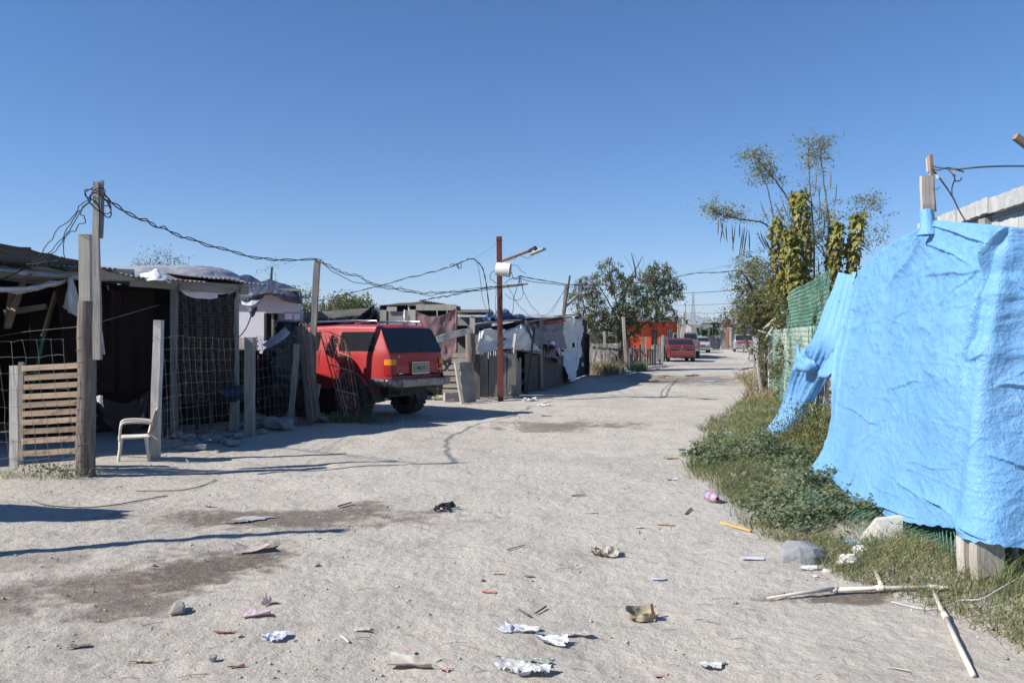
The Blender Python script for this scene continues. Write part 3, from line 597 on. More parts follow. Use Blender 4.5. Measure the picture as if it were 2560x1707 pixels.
# ornamental gate leaning on the pole
og = thing('iron_gate', 'rusty white ornamental iron gate leaning beside the red car', 'gate', tuple(P(860, 1050, 15.1)*[1, 1, 0]))
TL, TR, BL, BR = P(800, 828, 14.95), P(872, 852, 14.8), P(858, 1045, 15.2), P(903, 1050, 15.25)
def gp(u, v): return (TL*(1-u)+TR*u)*v+(BL*(1-u)+BR*u)*(1-v)+np.array([0, 0, .05*math.sin(math.pi*u)*v])
M_GATE = mat('chipped_white_iron', (.42, .37, .31), (.13, .07, .045), .7, 9, 60, .2, .2)
for nm, pts in (('frame', [gp(0, 0), gp(0, 1), gp(.35, 1), gp(.7, .99), gp(.9, .93), gp(1, .75), gp(1, 0)]), ('rail', [gp(0, .02), gp(1, .02)]), ('rail', [gp(0, .62), gp(1, .62)]), ('rail', [gp(0, .33), gp(1, .33)]), ('rail', [gp(0, .82), gp(1, .80)])):
    b = MB(); b.tube(pts, .013, 6); b.build(nm, M_RUST if nm == 'frame' else M_GATE, og)
for u in (.14, .28, .42, .56, .70, .84):
    b = MB(); b.tube([gp(u, 0), gp(u, .3), gp(u+.02, .6), gp(u, .97)], .009, 5); b.build('bar', M_GATE if u in (.14, .28, .84) else M_RUST, og)
for (u, v, rr) in ((.3, .48, .17), (.7, .48, .17), (.5, .72, .16), (.3, .2, .15), (.72, .18, .16), (.5, .9, .1)):
    b = MB()
    for s_ in (1, -1):
        b.tube([gp(u+s_*(rr*(1-t/9))*math.cos(t), v+.55*rr*(1-t/9)*math.sin(t)) for t in np.linspace(0, 7.5, 22)], .006, 4)
    b.build('scroll', M_GATE if v > .6 else M_RUST, og)
# ---- white plastered house with tarps
hs = thing('plaster_house', 'white plastered house with a dark window behind the porch shack', 'house', (-8.2, 21.5, 0))
Yh = 20.0; x0, x1 = P(190, 0, Yh)[0], P(746, 0, Yh)[0]
b = MB(); wx0, wx1, wz0, wz1 = P(660, 0, Yh)[0], P(707, 0, Yh)[0], P(0, 852, Yh)[2], P(0, 783, Yh)[2]
for (a, c_, z0, z1) in ((x0, wx0, 0, 2.65), (wx1, x1, 0, 2.65), (wx0, wx1, 0, wz0), (wx0, wx1, wz1, 2.65)): b.box(((a+c_)/2, Yh+.08, (z0+z1)/2), (c_-a, .16, z1-z0))
b.beam((x1-.08, Yh+.17, 1.32), (x1*1.2-.2, Yh+4.1, 1.32), .16, 2.64); b.box((x0+.08, Yh+2.1, 1.32), (.16, 3.8, 2.64)); b.box(((x0+x1*1.2)/2, Yh+4.3, 1.3), (x1*1.2-x0, .16, 2.6)); b.build('wall', M_PLASTER, hs)
b = MB(); b.poly([(x0-.1, Yh-.2, 2.66), (x1+.1, Yh-.2, 2.66), (x1*1.2, Yh+4.5, 2.66), (x0-.1, Yh+4.5, 2.66)], (0, 0, .06)); b.build('roof', M_CONC, hs)
wn = MB(); wn.box(((wx0+wx1)/2, Yh+.13, (wz0+wz1)/2), (wx1-wx0, .03, wz1-wz0)); wo = wn.build('window', M_DARKIN, hs)
b = MB()
for x in (wx0+.02, (wx0+wx1)/2-.03, wx1-.1): b.box((x, Yh+.05, (wz0+wz1)/2), (.05, .06, wz1-wz0))
b.box((wx1-.05, Yh+.03, (wz0+wz1)/2), (.10, .05, wz1-wz0)); b.build('window_frame', W_GREY, wo)
cloth('tarp', 'dark navy tarp bulging over the edge of the white house roof', 'tarp',
      [[(585, 690, 21.0), (625, 692, 21.2), (670, 700, 21.5), (705, 710, 21.6), (735, 722, 21.4)], [(590, 702, 20.3), (625, 706, 20.2), (670, 712, 20.2), (710, 716, 20.2), (745, 730, 20.2)],
       [(592, 730, 19.75), (628, 733, 19.65), (670, 730, 19.6), (712, 732, 19.6), (755, 748, 19.7)], [(592, 756, 19.75), (625, 762, 19.7), (670, 738, 19.7), (712, 750, 19.7), (760, 758, 19.8)]], 110, 50, M_NAVY, folds=((.05, 5, 2), (.018, 16, 4)), rough=.006, rs=3, seed=12)
cloth('tarp', 'grey sheet corner hanging below the navy tarp on the white house', 'tarp', [[(602, 752, 19.7), (635, 748, 19.7), (662, 736, 19.7)], [(606, 762, 19.6), (635, 762, 19.5), (655, 750, 19.7)], [(612, 764, 19.7), (630, 770, 19.6), (645, 760, 19.7)]], 24, 16, M_GREYT, folds=((.04, 4, 2),))
cloth('cloth', 'dark rag knotted under the navy tarp on the white wall', 'cloth', [[(615, 765, 19.6), (628, 764, 19.6), (640, 762, 19.6)], [(620, 778, 19.55), (630, 780, 19.5), (643, 775, 19.6)], [(626, 786, 19.6), (630, 788, 19.6), (634, 784, 19.6)]], 14, 14, M_NAVY, folds=((.04, 4, 2),))
cable('dark dried vine twig hanging down the white wall', [(629, 785, 19.7), (622, 805, 19.75), (612, 825, 19.75), (598, 842, 19.8)], .016, M_RUST, name='dried_vine', cat='twig')
b = MB()
for k in range(5): b.box(P(600, 872-k*6.5, 18)+[0, 0, 0], (.62+.05*(k % 2), .4, .045))
tag(b.build('board_stack', mat('cream_paint', (.62, .58, .48), (.5, .45, .36))), 'stack of cream boards sunlit behind the fence below the white wall', 'boards')
b = MB(); b.box((P(600, 0, 18)[0], 18, .65), (.7, .5, 1.24)); tag(b.build('crate', W_DARK), 'dark crate carrying the stack of cream boards', 'crate')
b = MB(); wx = P(590, 0, 16.5)[0]
for k in range(16): b.beam((wx-1.1+k*.2, 16.6+.02*(k % 3), 0), (wx-1.1+k*.2, 16.6+.02*(k % 3), 1.28+.05*math.sin(k*2.2)), .19, .02, up=(0, 1, 0))
tag(b.build('plank_fence', M_DARKIN), 'dark board fence in the shade behind the wire mesh', 'fence')
# objects outside the left edge that throw the long shadows on the road
b = MB(); b.beam((-5.46, 5.54, -.1), (-5.46, 5.54, 3.3), .09, .09, n=6, j=.01); tag(b.build('tall_pole', W_GREY), 'grey wooden pole standing out of frame to the left', 'pole')
sd = thing('lean_to', 'low tarp-covered lean-to out of frame at the left', 'shed', (-6.6, 6.4, 0))
for x, y, z in ((-5.9, 6.45, 1.9), (-7.4, 6.2, 2.0), (-5.95, 6.68, 1.9), (-7.4, 6.75, 2.0)):
    b = MB(); b.beam((x, y, 0), (x, y, z), .08, .08); b.build('post', W_GREY, sd)
sheet('tarp_roof', [[(-7.6, 6.0, 2.0), (-6.8, 6.1, 2.0), (-5.75, 6.38, 1.95)], [(-7.6, 6.4, 2.1), (-6.8, 6.45, 2.05), (-5.8, 6.6, 1.97)], [(-7.6, 6.8, 2.05), (-6.8, 6.75, 2.05), (-5.85, 6.72, 1.95)]], 30, 20, M_GREYT, sd, folds=((.05, 3, 3),))
sheet('tarp_side', [[(-7.4, 6.15, 1.95), (-6.8, 6.2, 1.95), (-5.95, 6.42, 1.9)], [(-7.4, 6.2, .6), (-6.8, 6.2, .6), (-5.95, 6.45, .6)]], 30, 20, M_GREYT, sd, folds=((.05, 3, 3),))
# ================================================================ CARS
def paint(name, c, rough=.32, dust=.35, coat=.5, dc=(.36, .31, .27)):
    m, t, b = newmat(name); v = coords(t, 'Object')
    f = ramp(t, noise(t, v, 1.6, 7, .7), [(.40, (0, 0, 0)), (.72, (dust,)*3)])
    sx = nd(t, 'ShaderNodeSeparateXYZ'); t.links.new(v, sx.inputs[0])
    lo = nd(t, 'ShaderNodeMapRange'); lo.inputs[1].default_value = .95; lo.inputs[2].default_value = .45; lo.inputs[3].default_value = 0; lo.inputs[4].default_value = dust*1.1
    t.links.new(sx.outputs[2], lo.inputs[0]); mx = nd(t, 'ShaderNodeMath', operation='MAXIMUM'); t.links.new(f, mx.inputs[0]); t.links.new(lo.outputs[0], mx.inputs[1])
    t.links.new(mixc(t, mx.outputs[0], c, dc), b.inputs['Base Color'])
    rr = nd(t, 'ShaderNodeMapRange'); rr.inputs[3].default_value = rough; rr.inputs[4].default_value = .75; t.links.new(mx.outputs[0], rr.inputs[0]); t.links.new(rr.outputs[0], b.inputs['Roughness'])
    b.inputs['Coat Weight'].default_value = coat; b.inputs['Coat Roughness'].default_value = .12
    bump(t, b, noise(t, v, 3, 2), .06, .02); return m
def text_mesh(name, s, size, M, m, parent, ext=.002):
    cu = bpy.data.curves.new('lettering', 'FONT'); cu.body = s; cu.size = size; cu.extrude = ext; cu.align_x = 'CENTER'; cu.align_y = 'CENTER'
    o = bpy.data.objects.new('tmp', cu); COL.objects.link(o); bpy.context.view_layer.update()
    me = bpy.data.meshes.new_from_object(o.evaluated_get(bpy.context.evaluated_depsgraph_get())); bpy.data.objects.remove(o)
    me.transform(M); me.name = name; me.materials.clear(); me.materials.append(m)
    q = bpy.data.objects.new(name, me); COL.objects.link(q)
    if parent: q.parent = parent
    return q
def car(name, label, loc, head, L, W, prof, belt, sill, wheels, rw, sidewin, topwin, body, arch=.08, tumble=.20, tread=False, lights=(), wall=.2, extra=None, group=None, r=.07):
    """x forward from the rear bumper, y left, z up. prof: (x,z) of the centre line, rear to front"""
    t = thing(name, label, 'car', loc, head, group)
    pr = np.array(prof, float); seg = np.linalg.norm(np.diff(pr, axis=0), axis=1); cum = np.r_[0, np.cumsum(seg)]
    ss = np.unique(np.r_[np.arange(0, cum[-1], .035), cum, cum[1:]-.02, cum[:-1]+.02])
    k = np.stack([np.interp(ss, cum, pr[:, 0]), np.interp(ss, cum, pr[:, 1])], -1)
    ks = k.copy()
    for _ in range(2): ks[1:-1] = (ks[:-2]+2*ks[1:-1]+ks[2:])/4
    X, T = ks[:, 0], ks[:, 1]; ra = rw+arch
    def wd(x, z):
        pf = 1-.13*np.exp(-(x/.16))-.16*np.exp(-((L-x)/.25))
        s_ = W/2*pf; s_ = s_*(1-.05*np.clip((.75-z)/.4, 0, 1)**2-.03*np.clip((z-.8)/(belt-.8+.01), 0, 1)**2)
        return s_-np.maximum(z-belt, 0)*tumble
    zl = np.full(len(X), sill)
    for xw in wheels:
        d = np.abs(X-xw); zl = np.where(d < ra, np.maximum(zl, rw+np.sqrt(np.maximum(ra**2-d**2, 0))), zl)
    if tread: zl = np.where(X < .22, np.maximum(zl, .74), zl)
    zl = np.minimum(zl, T-.10)
    rows = []
    for i in range(len(X)):
        x, Tt = X[i], T[i]; zs = np.linspace(zl[i], Tt-r, 12); y = wd(x, zs); p = [(x, a, b_) for a, b_ in zip(y, zs)]
        yt = y[-1]
        for g in (.35, .7, 1.05, 1.4): p.append((x, yt-r*(1-math.cos(g)), Tt-r+r*math.sin(g)))
        for q in (.75, .5, .25, 0): p.append((x, (yt-r)*q, Tt+.02*(1-q*q)))
        rows.append(p+[(a, -b_, c) for a, b_, c in p[-2::-1]])
    gridmesh('body', rows, body, t, local=True, angle=38)
    # closing panels at the ends and a dark floor pan
    b = MB(); b.box((L/2, 0, sill+.10), (L-.25, W-.62, .14)); b.box((L/2, 0, sill+.30), (L-.5, W-.34, .34))
    for xw in wheels: b.tube([(xw, -W/2+.2, rw), (xw, W/2-.2, rw)], .05, 8)
    b.build('chassis', M_BLACK, t, local=True)
    b = MB(); b.poly([(.03, -W*.42, zl[0]-.0), (.03, W*.42, zl[0]-.0), (.03, W*.42, T[0]-.03), (.03, -W*.42, T[0]-.03)], (.03, 0, 0)); b.build('rear_panel', body, t, local=True); b = MB(); b.poly([(L-.05, -W*.41, zl[-1]-.02), (L-.05, W*.41, zl[-1]-.02), (L-.05, W*.41, T[-1]-.03), (L-.05, -W*.41, T[-1]-.03)], (-.03, 0, 0)); b.build('front_panel', body, t, local=True)
    def rr(x0, x1, z0, z1, rad, sl0=0, sl1=0):
        pts = []
        for cx, cz, a0 in ((x1-rad, z1-rad, 0), (x0+rad, z1-rad, 90), (x0+rad, z0+rad, 180), (x1-rad, z0+rad, 270)):
            for a in range(0, 91, 18):
                px_, pz = cx+rad*math.cos(R(a0+a)), cz+rad*math.sin(R(a0+a)); f = (pz-z0)/(z1-z0)
                u = (px_-x0)/(x1-x0); pts.append((px_+f*(sl0*(1-u)+sl1*u), pz))
        return pts
    for (x0, x1, z0, z1, s0, s1) in sidewin:
        for sg in (1, -1):
            pts = rr(x0, x1, z0, z1, .05, s0, s1)
            for nm, o_, m_ in (('window_trim', .003, M_BLACK), ('window', .008, M_GLASS)):
                q = pts if nm == 'window' else [((a-(x0+x1)/2)*1.035+(x0+x1)/2, (c-(z0+z1)/2)*1.06+(z0+z1)/2) for a, c in pts]
                n_ = len(q); cx, cz = np.mean([a for a, _ in q]), np.mean([c for _, c in q])
                V = [(a, sg*(float(wd(a, c))+o_), c) for a, c in q]+[(cx, sg*(float(wd(cx, cz))+o_), cz)]
                fs = [[i, (i+1) % n_, n_] for i in range(n_)]
                if sg < 0: fs = [f[::-1] for f in fs]
                npmesh(nm, V, fs, m_, t, local=True)
    for (i0, a0, a1, wf0, wf1) in topwin:   # on profile segment i0, from fraction a0 to a1
        p0, p1 = pr[i0], pr[i0+1]; d = (p1-p0)/np.linalg.norm(p1-p0); nx = np.array([-d[1], d[0]])
        q0, q1 = p0+(p1-p0)*a0, p0+(p1-p0)*a1; y0 = float(wd(q0[0], q0[1]-r))*wf0; y1 = float(wd(q1[0], q1[1]-r))*wf1
        Ls = np.linalg.norm(q1-q0); ym = (y0+y1)/2
        for nm, o_, e, m_ in (('window_trim', .010, .022, M_BLACK), ('window', .016, 0, M_GLASS)):
            pts = []
            for cs, cv, a_ in ((1, 1, 0), (0, 1, 90), (0, -1, 180), (1, -1, 270)):
                for a in range(0, 91, 18):
                    s_ = (Ls-.06 if cs else .06)+(.06+e)*math.cos(R(a_+a)); f = s_/Ls
                    y = cv*((y0+(y1-y0)*f)-.06)+(.06+e)*math.sin(R(a_+a)); c2 = q0+d*s_+nx*o_
                    pts.append((c2[0], y, c2[1]+.02*(1-(y/ym)**2)))
            cen = np.mean(np.array(pts), 0); cen[2] += .006
            npmesh(nm, pts+[tuple(cen)], [[i, (i+1) % len(pts), len(pts)] for i in range(len(pts))], m_, t, local=True)
    for xw in wheels:
        for sg in (1, -1):
            w_ = wall; yc = sg*(W/2-w_/2-.02+(.06 if tread else 0)); c = (xw, yc, rw)
            b = MB(); h = w_/2; pf = [(rw*.60, -h*.75), (rw*.72, -h), (rw*.93, -h), (rw, -h*.72), (rw, h*.72), (rw*.93, h), (rw*.72, h), (rw*.60, h*.75)]
            b.lathe(pf, c, 'Y', 36)
            if tread:
                for k_ in range(26):
                    for sd in (-1, 1):
                        a = 2*math.pi*(k_+(.5 if sd > 0 else 0))/26; M3 = Matrix.Rotation(-a, 3, 'Y')
                        b.box(Vector(c)+M3 @ Vector((rw-.004, sd*h*.52, 0)), (.03, h*.80, .058), M3 @ Matrix.Rotation(sd*.25, 3, 'X')); b.box(Vector(c)+M3 @ Vector((rw*.95, sd*h*.98, 0)), (.05, .02, .045), M3)
            ty = b.build('tyre', M_BLACK, t, local=True, smooth=True, angle=35)
            b = MB(); o_ = sg*h*.5
            b.lathe([(.02, o_+sg*.03), (rw*.18, o_+sg*.03), (rw*.22, o_-sg*.02), (rw*.5, o_-sg*.03), (rw*.56, o_+sg*.05), (rw*.61, o_+sg*.052), (rw*.60, o_-sg*.1)], c, 'Y', 30)
            b.build('rim', M_CHROME if tread else M_GREYM, t, local=True, smooth=True, angle=30)
    if extra: extra(t, wd)
    return t
RED = paint('faded_red_paint', (.35, .014, .017), .40, .10, .3, (.30, .19, .16))
M_AMBER = mat('amber_lens', (.75, .28, .02), rough=.25, bst=0); M_REDL = mat('red_lens', (.35, .015, .015), rough=.25, bst=0)
def suv_extra(t, wd):
    for sg in (1, -1):
        for nm, z0, z1, m_ in (('indicator', 1.045, 1.15, M_AMBER), ('taillight', .85, 1.043, M_REDL)):
            pts = []
            for z in (z0, z1):
                zz = z; pts.append([(-.012, sg*.62, zz), (-.016, sg*.715, zz), (.02, sg*(float(wd(.03, zz))+.008), zz), (.09, sg*(float(wd(.09, zz))+.012), zz), (.135, sg*(float(wd(.135, zz))+.006), zz)])
            o = gridmesh(nm, pts, m_, t, smooth=False, local=True)
    # bumper : dark corner wraps and bare centre
    b = MB(); b.beam((-.10, -.60, .70), (-.10, .60, .70), .12, .15, n=6, ch=.15, j=.003); b.build('rear_bumper', M_GREYM, t, local=True)
    for sg in (1, -1):
        p = []
        for z, o in ((.63, -.02), (.66, .015), (.76, .02), (.79, 0), (.79, -.03)):
            p.append([(-.16-o*.5, sg*.60, z), (-.15-o*.5, sg*.74, z), (-.09-o*.2, sg*(.84+o), z), (.05, sg*(.88+o), z), (.32, sg*(.875+o), z), (.44, sg*(.86+o), z+.01)])
        gridmesh('bumper_corner', cr(np.array(p).transpose(1, 0, 2), 16), mat('scuffed_black_steel', (.06, .06, .065), (.20, .20, .20), .3, 9, 50, .2, .5) if sg > 0 else M_GREYM, t, local=True)
    # plate in chrome frame
    pl_ = MB(); pl_.box((-.035, -.03, .975), (.02, .50, .235)); po = pl_.build('plate_frame', M_CHROME, t, local=True)
    b = MB(); b.box((-.047, -.03, .975), (.006, .455, .19)); b.build('plate_recess', mat('dull_cream', (.30, .29, .22)), po, local=True)
    b = MB(); b.box((-.052, -.03, .975), (.006, .30, .155)); b.build('license_plate', mat('dirty_plate', (.34, .35, .33), (.26, .26, .25), bst=0), po, local=True)
    M = Matrix.Translation((-.057, -.03, .965)) @ Matrix.Rotation(R(-90), 4, 'Z') @ Matrix.Rotation(R(90), 4, 'X')
    text_mesh('lettering', '98275', .105, M, mat('dark_lettering', (.015, .015, .02), bst=0), po)
    for (y, z, w_, h_) in ((.56, 1.20, .05, .02), (.52, .88, .10, .022), (-.62, .94, .11, .018)):
        b = MB(); b.box((-.02, y, z), (.012, w_, h_)); b.build('badge', M_CHROME, t, local=True)
    b = MB(); b.lathe([(0, 0), (.014, 0), (.014, .02), (0, .02)], (-.02, -.55, 1.03), 'X', 10); b.build('lock', M_CHROME, t, local=True)
    b = MB(); b.tube([(.0, -.05, 1.27), (.11, -.30, 1.43), (.14, -.42, 1.475)], .008, 5); b.build('wiper', M_BLACK, t, local=True)
    b = MB(); b.beam((.012, -.66, .84), (.012, .66, .84), .02, .012); b.build('panel_gap', M_BLACK, t, local=True)
    for sg in (.62, -.62):
        b = MB(); b.tube([(.42, sg, 1.80), (.5, sg, 1.87), (1.0, sg, 1.885), (2.3, sg, 1.87), (2.42, sg, 1.79)], .018, 7); b.build('roof_rail', M_CHROME, t, local=True, smooth=True)
    for x in (.7, 1.5):
        b = MB(); b.tube([(x, .62, 1.86), (x, -.62, 1.86)], .010, 5); b.build('roof_bar', M_BLACK, t, local=True)
    for sg in (1, -1):
        b = MB(); b.box((1.86, sg*(float(wd(1.86, 1.0))+.001), 1.02), (.008, .008, .66)); b.box((2.82, sg*(float(wd(2.8, 1.0))+.001), 1.02), (.008, .008, .66)); b.build('door_gap', M_BLACK, t, local=True)
        b = MB(); b.box((2.05, sg*(float(wd(2.1, 1.15))+.01), 1.17), (.16, .02, .03)); b.build('door_handle', M_BLACK, t, local=True)
        b = MB(); b.box((2.2, sg*(float(wd(2.2, .62))+.006), .86), (1.9, .012, .05)); b.build('side_moulding', RED, t, local=True)
    b = MB(); b.box((.9, 0, .52), (1.1, .9, .2)); b.tube([(.1, .35, .5), (1.0, .35, .48)], .04, 8); b.build('underbody', M_BLACK, t, local=True)
    for sg in (1, -1):
        p = [[(.95+.53*math.cos(a), sg*(float(wd(.95, .8))+o), .39+.53*math.sin(a)) for a in np.linspace(.55, 2.6, 14)] for o in (-.02, .03)]+[[(.95+.47*math.cos(a), sg*(float(wd(.95, .8))+.03), .39+.47*math.sin(a)) for a in np.linspace(.55, 2.6, 14)]]
        gridmesh('arch_flare', p, RED, t, local=True)
        p = [[(.95+.46*math.cos(a), sg*y, .39+.46*math.sin(a)) for a in np.linspace(-.2, 3.3, 18)] for y in (.80, .5)]; gridmesh('wheel_well', p, M_BLACK, t, local=True)
    b = MB(); b.beam((.30, .72, .35), (.50, .74, .62), .02, .26, up=(0, 1, 0)); b.build('mud_flap', M_BLACK, t, local=True)
car('suv', 'red lifted SUV with chunky tyres and roof rails parked nose-in off the road', (-1.81, 15.90, 0), R(145), 4.5, 1.69,
    [(0, .86), (.0, 1.0), (.035, 1.26), (.30, 1.73), (.42, 1.785), (1.5, 1.80), (2.45, 1.77), (2.62, 1.72), (3.25, 1.27), (3.4, 1.22), (4.25, 1.12), (4.42, 1.0), (4.46, .82)],
    1.27, .56, (.95, 3.57), .42, [(.38, 1.32, 1.30, 1.66, .06, .0), (1.90, 2.38, 1.30, 1.66, .0, .0), (2.48, 3.0, 1.30, 1.66, 0, -.36)],
    [(2, .04, .96, .99, .98), (7, .05, .95, .95, .95)], RED, arch=.10, tread=True, wall=.27, extra=suv_extra, tumble=.24)
def light_pair(t, wd, x, y, z, sz, m, nm='taillight'):
    for sg in (1, -1): b = MB(); b.box((x, sg*y, z), sz); b.build(nm, m, t, local=True)
M_RED2 = paint('dark_red_paint', (.13, .006, .010), .35, .07, .3)
M_GRN = paint('dull_green_grey_paint', (.075, .085, .08), .5, .4); M_SILV = paint('dusty_beige_paint', (.38, .37, .34), .5, .4); M_VAN = paint('silver_grey_paint', (.24, .245, .27), .4, .25); M_SLATE = paint('slate_paint', (.20, .22, .26), .4, .3)
def sedan_extra(t, wd):
    light_pair(t, wd, .03, .62, .80, (.05, .20, .17), M_BLACK); b = MB(); b.beam((-.03, -.70, .50), (-.03, .70, .50), .14, .26, n=3, ch=.2); b.build('rear_bumper', M_RED2, t, local=True)
    b = MB(); b.box((-.005, 0, .72), (.02, .34, .11)); b.build('plate_recess', M_RUST, t, local=True); b = MB(); b.lathe([(0, 0), (.045, 0), (.045, .02)], (-.02, 0, .90), 'X', 12); b.build('badge', M_CHROME, t, local=True)
    b = MB(); b.beam((-.06, -.7, .64), (-.06, .7, .64), .015, .02); b.build('bumper_strip', M_CHROME, t, local=True)
car('sedan', 'dark red sedan with broken rear window parked at the left roadside', (10.15, 49.2, 0), R(86), 4.4, 1.72,
    [(0, .72), (.02, .93), (.25, .98), (.42, 1.0), (1.05, 1.33), (1.3, 1.40), (2.2, 1.42), (2.55, 1.37), (3.2, 1.0), (3.4, .95), (4.2, .83), (4.38, .6)], .95, .26, (.85, 3.4), .31, [(.85, 1.5, .98, 1.28, .3, 0), (1.56, 2.2, .98, 1.30, 0, 0), (2.26, 2.95, .98, 1.28, 0, -.4)],
    [(3, .08, .92, .92, .9), (7, .05, .95, .95, .93)], M_RED2, extra=sedan_extra)
def pick_extra(t, wd):
    light_pair(t, wd, -.01, .76, .98, (.04, .12, .26), M_REDL); b = MB(); b.beam((-.10, -.78, .62), (-.10, .78, .62), .12, .15, ch=.2); b.build('rear_bumper', M_CHROME, t, local=True)
    b = MB(); b.beam((0, -.8, 1.23), (0, .8, 1.23), .03, .02); b.build('tailgate_trim', M_CHROME, t, local=True)
car('pickup', 'grey-green old pickup truck parked just behind the dark red sedan', (12.0, 56.5, 0), R(82), 5.2, 1.86,
    [(0, .8), (.01, 1.2), (1.95, 1.24), (2.1, 1.28), (2.3, 1.72), (2.5, 1.80), (3.2, 1.80), (3.4, 1.74), (3.9, 1.28), (4.1, 1.22), (5.0, 1.1), (5.15, .8)], 1.24, .5, (1.1, 4.2), .38, [(2.45, 3.3, 1.28, 1.66, .05, -.05)],
    [(3, .08, .92, .9, .92), (7, .05, .95, .95, .93)], M_GRN, extra=pick_extra)
def old_extra(t, wd):
    light_pair(t, wd, 4.58, .62, .68, (.04, .24, .16), M_CHROME, 'headlight'); b = MB(); b.box((4.58, 0, .66), (.04, .8, .18)); b.build('grille', M_BLACK, t, local=True)
    b = MB(); b.beam((4.66, -.82, .46), (4.66, .82, .46), .12, .15, ch=.2); b.build('front_bumper', M_CHROME, t, local=True)
car('sedan', 'dusty beige old sedan facing the camera with a damaged bonnet', (17.9, 79.5, 0), R(-99), 4.6, 1.78,
    [(0, .72), (.03, .95), (.7, 1.0), (1.2, 1.38), (1.5, 1.43), (2.4, 1.43), (2.7, 1.38), (3.2, 1.0), (3.4, .97), (4.3, .88), (4.55, .8), (4.6, .6)], .97, .28, (.95, 3.6), .32, [(1.1, 1.7, 1.0, 1.32, .2, 0), (1.8, 2.6, 1.0, 1.32, 0, -.1)],
    [(2, .08, .92, .92, .9), (6, .05, .95, .95, .93)], M_SILV, extra=old_extra)
car('hatchback', 'slate grey car parked tight behind the pickup near the rubble wall', (20.6, 91, 0), R(-97), 4.1, 1.72,
    [(0, .72), (.03, 1.0), (.3, 1.38), (.6, 1.45), (2.2, 1.46), (2.5, 1.4), (3.0, 1.02), (3.2, .97), (3.9, .85), (4.08, .6)], .97, .28, (.75, 3.3), .31, [(.5, 1.3, 1.0, 1.34, .1, 0), (1.4, 2.4, 1.0, 1.34, 0, -.2)],
    [(1, .08, .92, .92, .9), (6, .05, .95, .95, .93)], M_SLATE)
def van_extra(t, wd):
    b = MB(); b.beam((-.03, -.66, .93), (-.03, .66, .93), .04, .15); b.build('taillight', mat('bright_red_lens', (.55, .01, .02), rough=.25, bst=0), t, local=True)
    b = MB(); b.beam((-.08, -.78, .52), (-.08, .78, .52), .14, .28, ch=.2); b.build('rear_bumper', M_SLATE, t, local=True)
    b = MB(); b.box((-.04, 0, .72), (.02, .36, .12)); b.build('license_plate', M_SILV, t, local=True)
car('minivan', 'silver grey minivan with a full-width red tail light on the right of the road', (22.2, 79, 0), R(77), 4.6, 1.84,
    [(0, .7), (.0, 1.08), (.28, 1.60), (.45, 1.68), (2.4, 1.70), (2.9, 1.62), (3.7, 1.08), (3.9, 1.02), (4.5, .85), (4.58, .6)], 1.08, .3, (.85, 3.6), .33, [(.5, 1.4, 1.12, 1.55, .05, 0), (1.5, 2.4, 1.12, 1.55, 0, 0)],
    [(1, .08, .93, .95, .95), (5, .05, .95, .95, .93)], M_VAN, extra=van_extra)
# ================================================================ MIDDLE SHEDS
def plankwall(name, p0, p1, z0, z1, m, parent=None, w_=.14, jt=.04, th=.022, label=None, cat=None, horiz=False, seed=1, gap=.006, group=None):
    rs = random.Random(seed); b = MB(); p0 = np.asarray(p0, float); p1 = np.asarray(p1, float); L = np.linalg.norm(p1-p0); d = (p1-p0)/L
    if horiz:
        z = z0
        while z < z1: b.beam((*(p0+d*rs.uniform(-jt, jt)), z+w_/2+.0), (*(p1+d*rs.uniform(-jt, jt)), z+w_/2+rs.uniform(-.02, .02)), th, w_-gap-rs.uniform(0, .02), n=3, j=.003); z += w_
    else:
        n = max(1, int(L/w_))
        for k in range(n):
            q = p0+d*(k+.5)*L/n; tl = rs.uniform(-.02, .02)
            b.beam((q[0], q[1]+rs.uniform(-.01, .01), z0), (q[0]+d[0]*tl, q[1]+d[1]*tl, z1+rs.uniform(-jt, jt)), L/n-gap-rs.uniform(0, .012), th, up=(-d[1], d[0], 0), n=3, j=.003)
    o = b.build(name, m, parent)
    return tag(o, label, cat, group)
def X_(px, Y): return (px-1280)/F*Y
def XY(px, Y): return (X_(px, Y), Y)
def Z_(py, Y): return CH+(HZ-py)/F*Y
# shed A : long low roof
sa = thing('shed', 'long low wooden shed with a flat tin roof behind the red car', 'shed', (X_(830, 25), 26, 0))
plankwall('wall', XY(735, 25), XY(955, 25), 0, Z_(792, 25), W_GREY, sa, .17)
b = MB(); b.beam(P(735, 791, 24.45), P(962, 776, 24.45), .05, .19, n=5, j=.006); b.build('fascia_beam', W_GREY, sa)
b = MB(); b.beam(P(880, 802, 24.45), P(962, 791, 24.45), .04, .1, n=3); b.build('fascia_beam', W_PALE, sa)
corr('roof', P(725, 784, 24.6), P(970, 768, 24.6), P(765, 796, 28.6), parent=sa, seed=3, warp=.03)
plankwall('gap_wall', XY(790, 24.97), XY(900, 24.97), Z_(826, 25), Z_(802, 25), M_DARKIN, sa, .5)
for k, (px, py, rx) in enumerate(((745, 778, .12), (872, 769, .16), (898, 768, .14), (918, 768, .1))):
    pass
